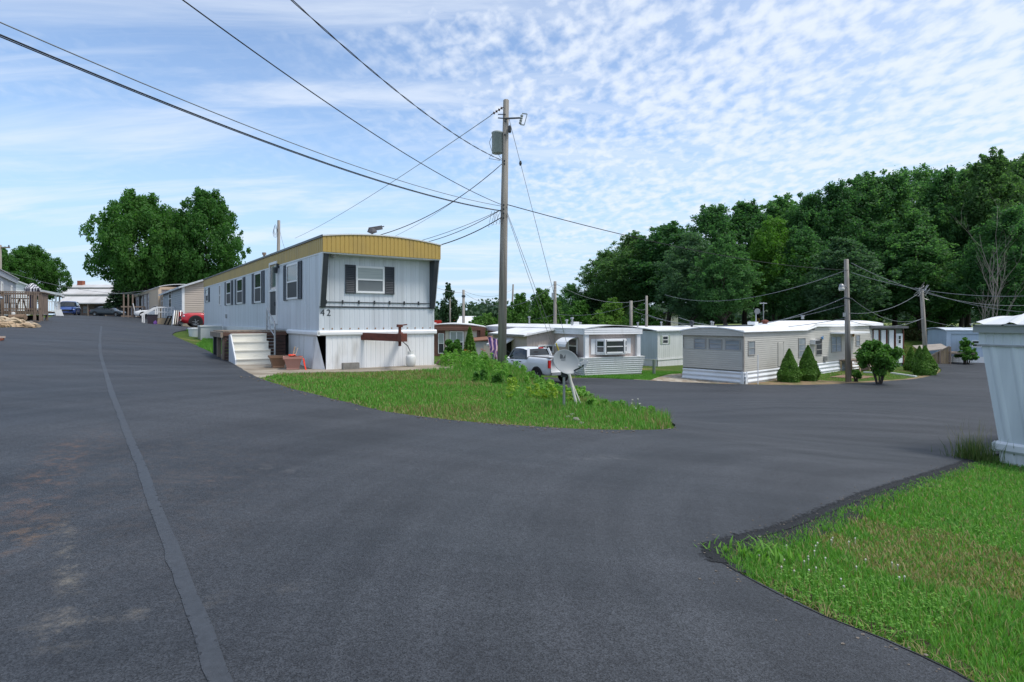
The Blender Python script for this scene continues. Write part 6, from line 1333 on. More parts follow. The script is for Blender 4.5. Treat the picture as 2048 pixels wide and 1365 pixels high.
for i, (px, pt_, d_, w_, p_, lb) in enumerate(WOOD):
    lf = M_BR if 'bright yellow' in lb else M_BG if 'blue-green' in lb else M_OL if i in (0,2,10,16,17) else LM['forest']
    place_tree(lb, px, pt_, d_, PA_[p_], lf, w_*1.12, g.uniform(0,6.28), 'trees of the wood')
# maples on the left
MP = proto(31, 17, 5., 8, 110, 48000, .25, r0=.4, spread=.6, rmin=.12, rmax=.24)
place_tree('large maple, left of the twin crowns behind the tan house', 283, 394, 76, MP, LM['maple'], 185, .4, 'twin maples')
MP2 = proto(33, 17, 4.6, 7, 90, 38000, .25, r0=.42, spread=.6, rmin=.13, rmax=.26)
place_tree('large maple, right of the twin crowns with a pale leaning limb', 412, 388, 78, MP2, LM['maple'], 140, 1.4, 'twin maples')
place_tree('lower maple crown filling the gap between the twin maples', 345, 430, 80, MP2, LM['maple'], 130, 3.4, 'twin maples')
place_tree('round dense tree behind the white porch at far left', 62, 497, 74, MP, LM['maple'], 120, 2.2); place_tree('dense tree cut by the left edge behind the grey home', -10, 500, 70, MP2, LM['maple'], 110, 1.)
q = W(116, 92); 
# spruces
def spruce(label, px, ptop, d_, Rr, n, size, leaf, seed, name='spruce_tree', cat='tree', droop=.5, base=.05):
    g = np.random.default_rng(seed); q = W(px, d_, -.1); Ht = ZP(ptop, d_)-q.z; t = thing(name, label, cat, q); m = n
    lv = int(Ht/.75)+3; z = base*Ht+(Ht*(1-base))*(g.integers(0, lv, m)+g.normal(0,.12,m))/lv; z = np.clip(z, base*Ht, Ht*.995) if name == 'spruce_tree' else Ht*.99*g.random(m)**1.15; a = g.integers(0, 9, m)*.7+np.floor(z*3)*1.3+g.normal(0,.12,m); rr = Rr*((1-z/Ht)**.85 if name == 'spruce_tree' else np.minimum(1, (1-z/Ht)*1.25)**.8)*np.sqrt(g.random(m))
    c = np.stack([rr*np.cos(a), rr*np.sin(a), z-droop*rr*.35], -1); nr = np.stack([np.cos(a)*.5, np.sin(a)*.5, np.ones(m)], -1)
    V, F = cards(c, nr, size, g, 2.2, .5); link('crown', np_mesh('crown', V, F), leaf, t); MB().tube([(0,0,-.2),(0,0,Ht*.95)], [Rr*.07,.02], 7).build('trunk', M_BARK, t); return t
spruce('dark drooping spruce before the long white-roofed building', 256, 530, 84, 3.8, 8000, .3, LM['spruce'], 3, base=.26)
spruce('dark spruce left of the wood behind the thick grey pole', 1196, 566, 104, 4., 5000, .4, LM['spruce'], 4); spruce('second dark spruce left of the wood', 1176, 580, 98, 4., 5000, .4, LM['spruce'], 5)
spruce('slim green cedar in front of the brown-trimmed home', 939.5, 655, 44, .62, 5200, .1, LM['cone'], 6, 'cedar', 'shrub', .0, .0)
spruce('narrow green cedar by the aerial mast beyond the white roof', 1507.5, 632, 64, .7, 1500, .14, LM['cone'], 7, 'cedar', 'shrub', 0., 0.); spruce('narrow reddish cedar right of the aerial mast', 1517, 638, 64, .6, 1200, .14, leaf_mat('reddish_needles', (.12,.1,.03), (.2,.13,.04)), 8, 'cedar', 'shrub', 0., 0.)
# middle distance
YG = proto(41, 8, .8, 3.6, 34, 7000, .26, r0=.12, spread=.6)
for px, pt_, d_, w_, p_, lf, lb in ((1040,592,72,75,'y',LM['young'],'light green young tree right of the tall pole'),(1085,583,74,85,'y',LM['young'],'taller light green young tree beside the thick grey pole'),(1010,622,66,50,'y',LM['young'],'small light green tree just right of the tall pole'),(975,630,60,60,'y',LM['young'],'light green bush-like tree left of the tall pole'),
  (1142,570,98,70,'f',LM['forest'],'rounded green tree between the thick grey pole and the spruces'),(1160,605,90,70,'y',LM['shrub'],'low green tree behind the pale blue home'),(1225,600,82,80,'y',LM['young'],'pale green tree below the left end of the wood'),(1290,612,80,80,'y',LM['shrub'],'green shrub-like tree behind the pale pole'),
  (1120,635,74,50,'y',LM['shrub'],'low bush at the foot of the thick grey pole'),(1735,620,72,62,'y',LM['young'],'bright green rounded bush-tree above the half-finished home'),(1815,640,96,60,'y',LM['shrub'],'green shrub in the gap left of the trunk group'),(1865,605,92,70,'y',LM['young'],'pale green small tree in the gap beyond the leaning pole'),(955,636,76,70,'y',LM['shrub'],'dark green bush behind the brown-trimmed home')):
    place_tree(lb, px, pt_, d_, YG if p_ == 'y' else PA_[2], lf, w_, px*.37)
q = W(1100, 62.5, 4.1)
LT = proto(43, 9, 2.4, 2.3, 20, 4200, .26, r0=.14, spread=.8, rmin=.24, rmax=.4)
place_tree('lone ragged dark tree against the sky left of the slim pole', 897, 571, 84, LT, LM['spruce'], 42, .6)
# far treeline: reads as one mass
g = np.random.default_rng(50); Vs, Fs, k = [], [], 0
for px in np.arange(840, 1210, 9):
    d_ = g.uniform(190, 230); x = (px-HX)/FPX*d_; zt = ZP(604+6*math.sin(px*.05)+g.uniform(-3,6)+(12 if px < 930 else 0), d_); lb = [(x+g.normal(0,3), d_+g.normal(0,4), zt-3-g.uniform(0,5), g.uniform(2.2,3.6)) for _ in range(6)]+[(x, d_, zt-9, 5)]
    V, F = lobes_cards(lb, 700, .9, g); Vs.append(V); Fs.append(F+k); k += len(V)
for px in np.arange(1180, 2150, 11):
    d_ = g.uniform(165, 195); x = (px-HX)/FPX*d_; zt = ZP(612+g.uniform(-8,10), d_); lb = [(x+g.normal(0,3), d_+g.normal(0,4), zt-1.5-g.uniform(0,5), g.uniform(1.8,3.)) for _ in range(5)]
    V, F = lobes_cards(lb, 420, .9, g); Vs.append(V); Fs.append(F+k); k += len(V)
fo = link('far_treeline', np_mesh('far_treeline', np.vstack(Vs), np.vstack(Fs)), LM['far'], None); tag(fo, 'hazy green treeline along the horizon, left of and beyond the wood', 'trees', None, 'stuff')
q = PT(870, 640, 120); gs = thing('building', 'red and yellow topped low building far behind the brown-trimmed home', 'building', (q.x-4,q.y,-3.2), 0)
MB().box(0,7.,0,6,0,2.6).build('wall', M_CW, gs); MB().box(-.3,7.4,-.5,6,2.6+.7,4.6).build('red_band', mat('red_canopy', (.6,.03,.02), .5), gs); MB().box(-.3,7.4,-.5,6,2.6,3.29).build('yellow_band', mat('orange_canopy', (.6,.25,.03), .5), gs)
q = PT(915, 640, 110); gs = thing('building', 'pale building with a red roof edge between ragged tree and slim pole', 'building', (q.x,q.y,-4.2), 0)
MB().box(0,3.2,0,6,0,4.6).build('wall', mat('pale_stucco', (.5,.45,.42), .8), gs); MB().box(-.2,3.4,-.2,6,4.6,5.0).build('roof_edge', mat('red_canopy', (.6,.03,.02), .5), gs)
MB().add([(-.2,-.2,5.01),(3.4,-.2,5.01),(3.2,4,6.4),(0,4,6.4)], [(0,1,2,3)]).build('roof', M_ROOFW, gs)
for px, w_, lb in ((1312,2.6,'small white building glimpsed behind the pale pole'),(1344,2.2,'white vehicle-sized building glimpsed at the left foot of the wood')):
    q = W(px, 104); t = thing('building', lb, 'building', q, .1); MB().box(-w_/2,w_/2,0,4,0,2.4).build('wall', M_PW, t); MB().box(-w_/2-.2,w_/2+.2,-.2,4,2.4,2.7).build('roof', M_DARK, t)
# dead tree
g = np.random.default_rng(61); q = W(1972, 60, -.3); dt = thing('dead_tree', 'bare grey dead tree in front of the wood at right', 'tree', q); mb = MB()
def br(p, d_, L_, r, lev):
    n = 4; pts = [p]; 
    for k in range(n): d_ = (d_+Vector(g.normal(0,.1,3))+Vector((0,0,.04))).normalized(); pts.append(pts[-1]+d_*L_/n)
    mb.tube(pts, [r*(1-.16*k) for k in range(n+1)], 6)
    if lev < 3:
        for k in range([4,3,2][lev]):
            i = g.integers(1, n+1) if lev else g.integers(2, n+1); a = g.uniform(0,6.28); s = Vector((math.cos(a), math.sin(a)*.6, g.uniform(.5,1.3))); br(pts[i], (d_*.8+s*.75).normalized(), L_*g.uniform(.45,.75), r*.45, lev+1)
HT = ZP(480,60)-q.z
for dx, f in ((-.12,.55),(.08,.62),(.3,.42),(-.35,.4)): br(Vector((dx*.6,0,0)), Vector((dx,0,1)).normalized(), HT*f, .085, 0)
mb.build('branches', M_DEADB, dt)

# ---- shrubs by the long home
def cone_shrub(label, px, pb, ptop, wpx, d_, seed, group=None):
    g = np.random.default_rng(seed); q = W(px, d_); Ht = ZP(ptop, d_)-q.z; Rr = wpx/2/FPX*d_; t = thing('cone_shrub', label, 'shrub', q, 0, group); n = 9000
    z = g.random(n)**1.3; pr = lambda z: Rr*np.where(z < .22, .82+.18*z/.22, ((1-z)/.78)**.85)*(1+.035*np.sin(z*21+seed)); a = g.uniform(0,6.283,n); ca = 1+.05*np.sin(a*5+seed)+.06*np.sin(a*3+z*9)+.05*np.sin(a*2-z*5+seed*2)+(g.random(n) < .05)*g.uniform(0,.16,n)
    rr = pr(z)*ca*(1+g.normal(0,.03,n)); c = np.stack([rr*np.cos(a), rr*np.sin(a), z*Ht], -1); nr = np.stack([np.cos(a), np.sin(a), np.full(n,.45)], -1)
    V, F = cards(c, nr, .085, g, 1.6, .55); link('foliage', np_mesh('foliage', V, F), LM['cone'], t)
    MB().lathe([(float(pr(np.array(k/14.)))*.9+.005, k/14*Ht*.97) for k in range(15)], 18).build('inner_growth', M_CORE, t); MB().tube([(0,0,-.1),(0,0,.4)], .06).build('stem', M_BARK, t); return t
cone_shrub('left of the two clipped cone shrubs before the beige-grey home', 1578.5, 756, 699, 41, 36.2, 71, 'cone shrubs by the long home'); cone_shrub('right of the two clipped cone shrubs before the beige-grey home', 1616, 753, 692, 40, 37, 72, 'cone shrubs by the long home')
cone_shrub('small dark cone shrub at the left of the roadside trio', 1822, 725, 695, 25, 45, 73, 'cone shrubs at the road bend'); cone_shrub('cone shrub half hidden in the middle of the roadside trio', 1839, 733, 693, 30, 43.5, 74, 'cone shrubs at the road bend'); cone_shrub('largest cone shrub at the road bend, foremost of the trio', 1850, 746, 693, 40, 41, 75, 'cone shrubs at the road bend')
def bush(label, px, d_, wpx, ptop, pbot, n, size, leaf, seed, nl=26, name='bush', stems=5, core=True):
    g = np.random.default_rng(seed); q = W(px, d_); Rr = wpx/2/FPX*d_; zt = ZP(ptop, d_)-q.z; zb = max(.0, ZP(pbot, d_)-q.z); t = thing(name, label, 'bush', q)
    hh = (zt-zb)/2; lb = []
    for _ in range(nl): d3 = g.normal(size=3); d3 /= np.linalg.norm(d3); r = g.uniform(.12,.34); k = (1-r*.8)*g.random()**.4; lb.append((d3[0]*k*Rr, d3[1]*k*Rr, zb+hh+d3[2]*k*hh, r*min(Rr,hh)))
    V, F = lobes_cards(lb, n, size, g, spread=.6); link('foliage', np_mesh('foliage', V, F), leaf, t); mb = MB()
    for k in range(stems): a = k*2.4; mb.tube([(.08*math.cos(a),.08*math.sin(a),-.1),(.2*Rr*math.cos(a),.2*Rr*math.sin(a),zb+.1),(.55*Rr*math.cos(a),.55*Rr*math.sin(a),zb+hh)], [.05,.04,.015], 6)
    mb.build('stems', M_BARK, t); return t
bush('round leafy shrub-tree with dark stems beside the street-light pole', 1758, 34.5, 92, 677, 752, 12000, .1, LM['shrub'], 81, 44, stems=9)
bush('small low bush at the foot of the tan stair', 1712, 36.2, 24, 737, 762, 1800, .07, LM['shrub'], 82, 12); bush('vine-like bush climbing the pale blue home', 1935, 52.5, 46, 694, 724, 3000, .13, LM['shrub'], 83, 50); bush('upper vine growth at the window of the pale blue home', 1930, 53.3, 30, 676, 704, 900, .15, LM['shrub'], 86, 16)
bush('leafy bush before the brown-trimmed window', 906, 40, 50, 679, 715, 4200, .12, LM['shrub'], 84, 26)
# hedge before the field
q = W(1858, 74); hg = thing('hedge', 'brownish hedge before the bright field beyond the leaning pole', 'hedge', q); g = np.random.default_rng(85); lb = [(x, g.normal(0,.3), .6+g.uniform(-.1,.5), g.uniform(.5,.8)) for x in np.arange(-4.5,4.5,.35)]
V, F = lobes_cards(lb, 6000, .16, g); link('foliage', np_mesh('foliage', V, F), leaf_mat('hedge_leaf', (.1,.08,.03), (.05,.1,.025), .2), hg)
bush('green growth beside the hedge near the pale blue home', 1880, 66, 40, 672, 690, 2400, .2, LM['young'], 87, 16)

# ---- grass and weeds
def blades(P, hgt, wid, g, lean=.35, curve=.5):
    """two-segment blades: (n,3) feet, heights, widths"""
    n = len(P); a = g.uniform(0, 6.283, n); d = np.stack([np.cos(a), np.sin(a), np.zeros(n)], -1); s = np.stack([-np.sin(a), np.cos(a), np.zeros(n)], -1)*wid[:, None]/2
    ln = np.abs(g.normal(lean, .25, n))[:, None]; h_ = hgt[:, None]; z = np.array([0, 0, 1.])
    m = P+z*h_*.55+d*h_*ln*.35; t = P+z*h_*(1-.25*ln)+d*h_*ln*(.6+curve*.5)
    V = np.stack([P-s, P+s, m-s*.75, m+s*.75, t-s*.1, t+s*.1], 1).reshape(-1, 3); b = np.arange(n)[:, None]*6
    return V, np.concatenate([b+np.array([0,1,3,2]), b+np.array([2,3,5,4])], 0)
M_GR = leaf_mat('grass_blade', (.075,.225,.03), (.165,.36,.06), .35, .0); M_GD = leaf_mat('dry_grass_blade', (.33,.27,.13), (.21,.21,.07), .3, 0.); M_WD = leaf_mat('weed_leaf', (.1,.25,.035), (.19,.38,.06), .4, 0.)
def patch_noise(X, Y, sc, seed):
    g = np.random.default_rng(seed); v = np.zeros_like(X)
    for k in range(6): a, f = g.uniform(0,6.28), sc*g.uniform(.6,1.8); v += np.sin((X*math.cos(a)+Y*math.sin(a))*f+g.uniform(0,6.28))
    return v/6
def scatter(poly, n, g, power=0., rmin=0.):
    xs = [p[0] for p in poly]; ys = [p[1] for p in poly]; out = []; tot = 0
    while tot < n:
        m = n*3; X = g.uniform(min(xs), max(xs), m); Y = g.uniform(min(ys), max(ys), m); r = np.hypot(X, Y); k = inside(poly, X, Y) & (r > rmin)
        if power: k &= g.random(m) < np.minimum(1., (3./np.maximum(r, .1))**power)
        out.append(np.stack([X[k], Y[k]], -1)); tot += int(k.sum())
    A = np.vstack(out)[:n]; return np.column_stack([A, Hn(A[:, 0], A[:, 1])])
g = np.random.default_rng(90)
RD = ROADS
nr_ = [p+Vector((.0,0)) for p in NEAR]
LAWN = nr_[_i-40 if _i > 40 else 0:]+[Vector(p) for p in ((11.6,13.2),(12.,11.),(11,9),(8.2,6.4),(5.2,3.6),(3.2,2.0))]
P = scatter(LAWN, 105000, g, 1.35); ok = ~inside(RD, P[:, 0], P[:, 1]); P = P[ok]; NE = np.array([(p.x, p.y) for p in NEAR[:_i]]); dm = np.sqrt(((P[:, None, :2]-NE[None])**2).sum(-1).min(1)); P = P[dm > .1+.07*patch_noise(P[:, 0], P[:, 1], 9, 2)+g.normal(0,.02,len(P))]; r = np.hypot(P[:, 0], P[:, 1]); q1 = patch_noise(P[:, 0], P[:, 1], 1.3, 5); q2 = patch_noise(P[:, 0], P[:, 1], 5, 6)
pt_ = g2(1860,1130); dry = (q1+.45*q2+0.8*np.exp(-((P[:, 0]-pt_.x)**2+(P[:, 1]-pt_.y)**2)/.9) > .42) ; hgt = g.uniform(.035,.085,len(P))*(1+.35*q2)*np.where(dry, .6, 1.); wid = np.clip(.0016*r, .005, .016)*g.uniform(.7,1.3,len(P))
isd = g.random(len(P)) < np.where(dry, .6, .13)
for nm, k, m_, lb in (('lawn_grass', ~isd, M_GR, 'green grass of the near lawn at lower right'),('dry_grass', isd, M_GD, 'straw-coloured dry grass mixed into the near lawn')):
    V, F = blades(P[k], hgt[k], wid[k], g, .6 if nm == 'dry_grass' else .42); tag(link(nm, np_mesh(nm, V, F), m_, None), lb, 'grass', None, 'stuff')
P = scatter(LAWN, 9000, g, 1.0); P = P[~inside(RD, P[:, 0], P[:, 1])]; P = P[(patch_noise(P[:, 0], P[:, 1], 2.2, 9) > .05) & ((P[:, 0]-g2(1860,1130).x)**2+(P[:, 1]-g2(1860,1130).y)**2 > 1.)]          # clover: little round leaves
a = P+np.stack([np.zeros(len(P)), np.zeros(len(P)), g.uniform(.03,.07,len(P))], -1); c = np.repeat(a, 3, 0)+g.normal(0,.012,(len(P)*3,3)); V, F = cards(c, np.tile([0,0,1.], (len(c),1)), .016, g, 1.1, .3); tag(link('clover', np_mesh('clover', V, F), M_WD, None), 'clover leaves scattered through the near lawn', 'clover', None, 'stuff')
P = scatter([g2(1500,1130),g2(1620,1090),g2(1760,1090),g2(1850,1170),g2(1700,1200),g2(1560,1160)], 26, g); mb = MB()
for p in P: mb.lathe([(.002,0),(.002,.055),(.0065,.06),(.007,.068),(.002,.073)], 6, None, p)
tag(mb.build('clover_flowers', mat('clover_white', (.62,.6,.5), .8), None), 'small white clover heads dotted over the near lawn', 'flowers', None, 'stuff')
# broad-leaved tuft on the lawn corner
t0 = g2(1462,1118); cw = thing('weed_clump', 'bright broad-leaved weed clump at the corner of the near lawn', 'weed', (t0.x+.1,t0.y,H(t0.x,t0.y))); n = 110; a = g.uniform(0,6.283,n); rr = g.uniform(.0,.3,n); Pp = np.stack([rr*np.cos(a)*1.5, rr*np.sin(a)*.7, np.zeros(n)], -1); V, F = blades(Pp, g.uniform(.07,.15,n), g.uniform(.014,.028,n), g, .8); link('leaves', np_mesh('leaves', V, F), M_WD, cw)
# soil face along the near lawn's cut edge
strip('soil_edge', NEAR[:_i+1], -.05, -.2, -.03, .03, mat('dark_soil', (.05,.032,.02), .95, (.03,.02,.013), .7, (8,8,8), bump=.8), 7, .05)
P = np.array([[*(p+Vector(g.normal(0,.05,2))-Vector((-.1,.05))), 0] for p in NEAR[:_i] for _ in range(26)]); P[:, 2] = Hn(P[:, 0], P[:, 1]); k = ~inside(RD, P[:, 0], P[:, 1]); P = P[k]; V, F = blades(P, g.uniform(.04,.1,len(P)), np.full(len(P),.006), g, 1.1); tag(link('dry_grass', np_mesh('dry_grass', V, F), M_GD, None), 'dead straw hanging over the cut soil edge of the near lawn', 'grass', None, 'stuff')

# the bank between the roads
BANK = [Vector(p) for p in smooth_poly(BANK_FRONT, .5, False)]+[Vector(p) for p in BANK_BACK]+[Vector(p) for p in ((-3.5,27),(-3.2,22),(-2.2,20.2),(-1.7,19.3))]+[g2(904,746),g2(830,744),g2(720,748),g2(640,749),g2(556,752)]
P = scatter(BANK, 90000, g, 0.); r = np.hypot(P[:, 0], P[:, 1]); q1 = patch_noise(P[:, 0], P[:, 1], .9, 15); q2 = patch_noise(P[:, 0], P[:, 1], 3, 16)
dback = np.array([min(((x-b[0])**2+(y-b[1])**2) for b in BANK_BACK) for x, y in P[:, :2][:, :]])**.5
tall = np.clip(1-dback/2.6, 0, 1); tall = np.maximum(tall, np.clip((P[:, 1]-15.2)/3.5, 0, 1)*np.clip((P[:, 0]+3.2)/1.2, 0, 1)*np.clip((1.2-P[:, 0])/1., .3, 1))
hgt = (.07+.05*q2+.24*tall**1.3)*g.uniform(.6,1.25,len(P)); wid = np.clip(.0011*r, .008, .02)*g.uniform(.7,1.3,len(P)); isd = g.random(len(P)) < np.where(q1+.4*q2 > .15, .55, .14)*np.where(tall > .6, .4, 1)
for nm, k, m_, lb in (('bank_grass', ~isd, M_GR, 'long green grass covering the bank between the two roads'),('dry_grass', isd, M_GD, 'tan seeded grass patches on the bank between the roads')):
    V, F = blades(P[k], np.maximum(hgt[k], .03), wid[k], g, .4); tag(link(nm, np_mesh(nm, V, F), m_, None), lb, 'grass', None, 'stuff')
BFs = smooth_poly(BANK_FRONT, .2, False); P = np.array([[*(p+Vector((g.normal(0,.07), abs(g.normal(0,.12))+.01))), 0] for p in BFs for _ in range(14 if abs(p.x-.2) < 1.6 else 6)]); P[:, 2] = Hn(P[:, 0], P[:, 1])+.01
V, F = blades(P, g.uniform(.03,.12,len(P)), np.full(len(P),.013), g, 1.2); tag(link('dry_grass', np_mesh('dry_grass', V, F), M_GD, None), 'straw and dead grass along the front edge of the bank', 'grass', None, 'stuff')
mb = MB()
for i in range(420):
    if i % 3: p = NEAR[g.integers(0, len(NEAR))]; p = p+Vector((-abs(g.normal(0,.16)), g.normal(0,.12)))
    else: p = BFs[g.integers(0, len(BFs))]; p = p+Vector((g.normal(0,.2), -abs(g.normal(0,.16))))
    r_ = g.uniform(.003,.009) if i % 3 else g.uniform(.008,.022); mb.rock((p.x, p.y, H(p.x, p.y)+ROAD_Z+r_*.4), r_*1.3, r_, r_*.6, 900+i)
tag(mb.build('pebbles', mat('pebble_grey', (.2,.17,.14), .9, (.09,.08,.07), .8, (30,30,30)), None), 'loose grit and pebbles along the edges of the asphalt', 'gravel', None, 'stuff')
# weeds: leafy stalks
def weeds(feet, hts, per, size, leaf, g, name, label, wob=.1):
    Vs, Fs, k = [], [], 0; mb = MB()
    for (x, y), h_ in zip(feet, hts):
        z = H(x, y); t = g.random(per)**.7; a = g.uniform(0,6.283,per); dr = Vector(g.normal(0,wob,2)); rr = (.05+.22*h_*(1-t))*g.random(per)**.5
        c = np.stack([x+dr.x*t+rr*np.cos(a), y+dr.y*t+rr*np.sin(a), z+h_*(.08+.92*t)], -1); nr = np.stack([np.cos(a)*.5,np.sin(a)*.5,np.full(per,.8)], -1); V, F = cards(c, nr, size, g, 2.4, .5); Vs.append(V); Fs.append(F+k); k += len(V)
    return tag(link(name, np_mesh(name, np.vstack(Vs), np.vstack(Fs)), leaf, None), label, 'weeds', None, 'stuff')
BK = [Vector(p) for p in BANK_BACK]; feet, hts = [], []
for i in range(230):
    t = g.random()*(len(BK)-1.001); k = int(t); p = BK[k].lerp(BK[k+1], t-k)-Vector((g.uniform(.1,1.5),0)); 
    if p.x > 1.9 and g.random() < .75: continue
    feet.append(p); hts.append(g.uniform(.3,.75)*(.55 if p.x > .5 else .75)*(1. if p.y > 14 else .7))
for i in range(120): feet.append(Vector((g.uniform(-2.4,.1), g.uniform(17.5,23.5)))); hts.append(g.uniform(.25,.6))
weeds(feet, hts, 80, .036, M_WD, g, 'weeds', 'tall leafy weeds along the crest of the bank before the pickup')
feet = [Vector((x, y)) for x, y in zip(g.normal(.75,.35,18), g.normal(13.8,.5,18))]; weeds(feet, g.uniform(.15,.42,18), 46, .045, leaf_mat('yellow_green_leaf', (.12,.25,.028), (.25,.36,.045), .4), g, 'goldenrod', 'yellow-green weeds around the satellite dish post')
feet = [Vector((x, y)) for x, y in zip(g.normal(-.6,.3,7), g.normal(16.2,.3,7))]; weeds(feet, g.uniform(.2,.35,7), 70, .06, LM['shrub'], g, 'dark_weeds', 'dark leafy weed clump in the middle of the bank')
# orange lilies
for i, px in enumerate((930,936,943,963,968)):
    q = W(px, 30+i*.3); t = thing('lily', 'orange lily blooming in the weeds before the narrow cedar', 'flower', q, 0, 'orange lilies by the cedar'); z = ZP(703+(i % 3)*3, 30)-q.z
    MB().tube([(0,0,0),(.03,0,z)], .012, 5).build('stem', M_WD, t); mb = MB()
    for k in range(6): a = k*1.047; mb.add([(.03,0,z),(.03+.07*math.cos(a-.25),.07*math.sin(a-.25),z+.07),(.03+.15*math.cos(a),.15*math.sin(a),z+.09),(.03+.07*math.cos(a+.25),.07*math.sin(a+.25),z+.07)], [(0,1,2,3)])
    mb.build('bloom', mat('lily_orange', (.65,.13,.01), .6), t)
# stones and the flowering stalk at the road
for i, px, py, s in ((0,1145,832,.06),(1,1152,842,.08),(2,1163,850,.06),(3,1136,836,.05)):
    q = G(px, py); o = MB().rock((0,0,0), s, s*.8, s*.6, 200+i).build('stone', mat('grey_stone', (.26,.24,.22), .9, (.15,.14,.13), .7, (6,6,6)), None); o.location = q+Vector((0,0,s*.25))
    tag(o, ['small grey stone, uppermost of four on the bank edge','largest grey stone on the bank edge below the dish','lowest grey stone on the bank edge near the asphalt','leftmost small grey stone on the bank edge'][i], 'stone', 'stones on the bank edge')
q = G(1272, 838); wf = thing('wildflower', 'tall white wildflower growing from the road edge by the bank', 'wildflower', q); mb = MB(); fl = MB()
for k in range(7): a = k*.9; e = Vector((.09*math.cos(a),.09*math.sin(a),.32+.1*math.sin(k*2.1))); mb.tube([(0,0,0),(.01,0,.15),e], .004, 5); fl.rock(tuple(e), .017, .017, .01, k)
mb.build('stem', M_WD, wf); fl.build('bloom', mat('clover_white', (.62,.6,.5)), wf)
# tuft beside the near home, home lawns, roadside strips
q = Rr.matrix_basis @ Vector((-.25,-.35,0)); tf_ = thing('grass_tuft', 'tall seeded grass tuft at the corner of the near home', 'grass tuft', (q.x,q.y,H(q.x,q.y))); n = 520; Pp = np.column_stack([g.normal(0,.2,n), g.normal(0,.16,n), np.zeros(n)]); V, F = blades(Pp, g.uniform(.2,.62,n), g.uniform(.006,.014,n), g, .45); link('blades', np_mesh('blades', V, F), leaf_mat('tuft_blade', (.13,.17,.05), (.06,.12,.025), .3, 0), tf_)
n = 40; Pp = np.column_stack([g.normal(0,.18,n), g.normal(0,.14,n), np.zeros(n)]); V, F = blades(Pp, g.uniform(.7,1.0,n), np.full(n,.007), g, .3); link('seed_stalks', np_mesh('seed_stalks', V, F), M_GD, tf_)
def lawn(name, poly, n, h0, h1, w_, label, m_=None):
    P = scatter(poly, n, g); P = P[~inside(RD, P[:, 0], P[:, 1])]; V, F = blades(P, g.uniform(h0, h1, len(P)), np.full(len(P), w_)*g.uniform(.7,1.3,len(P)), g, .4); return tag(link(name, np_mesh(name, V, F), m_ or M_GR, None), label, 'grass', None, 'stuff')
lawn('roadside_grass', [(-11.,19.9),(-9.6,22.3),(-13.5,28.5),(-17.8,34.5),(-20.2,36.6),(-17.5,33.6),(-14,26.8)], 16000, .06, .16, .02, 'grass strip between the road and the yellow-banded home')
lawn('verge_grass', [g2(1150,755),g2(1300,762),g2(1330,752),g2(1372,744),Vector((12.5,42)),Vector((8.9,41.5)),Vector((8.7,38.6)),Vector((4.6,37.4))], 16000, .05, .12, .03, 'green verge before the taupe home')
lawn('verge_grass', [g2(1500,764),g2(1560,752),g2(1690,742),g2(1800,742),g2(1840,752),g2(1780,758),g2(1690,762)], 4500, .03, .08, .03, 'thin lawn around the cone shrubs')
lawn('meadow_grass', [(36,50),(41.5,57.8),(44,70),(34,70),(34,56)], 9000, .3, .8, .06, 'tall pale meadow grass behind the leaning pole', leaf_mat('meadow_blade', (.2,.2,.06), (.1,.17,.03), .3, 0))
lawn('roadside_grass', [(-26,46.6),(-30,52),(-29.4,52.4),(-25,47)], 1500, .08, .2, .03, 'green tuft by the dark bin')
lawn('dry_grass', [g2(1500,764),g2(1560,752),g2(1690,742),g2(1800,742),g2(1840,752),g2(1780,758),g2(1690,762)], 5000, .02, .06, .03, 'dry thin grass between the cone shrubs and the asphalt', M_GD)
# white edging boards on the home lawn
for i, (a, b, lb) in enumerate(((g2(1783,748),g2(1832,755),'long white board edging the lawn by the cone shrubs'),(g2(1728,746),g2(1768,749),'white edging board left of the shrub-tree trunk'))):
    o = MB().beam((0,0,.05), (b.x-a.x,b.y-a.y,H(*b)-H(*a)+.05), .16, .1).build('edging_board', M_TRIMW, None); o.location = (a.x,a.y,H(*a)); tag(o, lb, 'board')
# ================================================================ sky, sun, camera
SUN_AZ, SUN_EL = R(110), R(62)                                        # azimuth clockwise from +Y
sun_dir = Vector((math.sin(SUN_AZ)*math.cos(SUN_EL), math.cos(SUN_AZ)*math.cos(SUN_EL), math.sin(SUN_EL)))
w = bpy.data.worlds.new('World'); S.world = w; w.use_nodes = True; nt = w.node_tree; N, L = nt.nodes, nt.links
bg = N['Background']; bg.inputs['Strength'].default_value = .158
sky = N.new('ShaderNodeTexSky'); sky.sky_type = 'NISHITA'; sky.sun_disc = False; sky.sun_elevation = SUN_EL; sky.sun_rotation = SUN_AZ; sky.altitude = 100; sky.air_density = 1.; sky.dust_density = .5; sky.ozone_density = 2.
tc = N.new('ShaderNodeTexCoord')
def vm(op, a, b=None):
    q = N.new('ShaderNodeVectorMath'); q.operation = op
    for i, x in enumerate((a, b)):
        if x is None: continue
        if isinstance(x, tuple): q.inputs[i].default_value = x
        else: L.new(x, q.inputs[i])
    return q
def mt(op, a, b=0., clamp=False):
    q = N.new('ShaderNodeMath'); q.operation = op; q.use_clamp = clamp
    for i, x in enumerate((a, b)):
        if isinstance(x, (int, float)): q.inputs[i].default_value = x
        else: L.new(x, q.inputs[i])
    return q.outputs[0]
def mr(v, a, b, c=0., d=1., smooth=True):
    q = N.new('ShaderNodeMapRange'); q.interpolation_type = 'SMOOTHSTEP' if smooth else 'LINEAR'; L.new(v, q.inputs['Value'])
    for k, x in zip(('From Min','From Max','To Min','To Max'), (a,b,c,d)): q.inputs[k].default_value = x
    return q.outputs['Result']
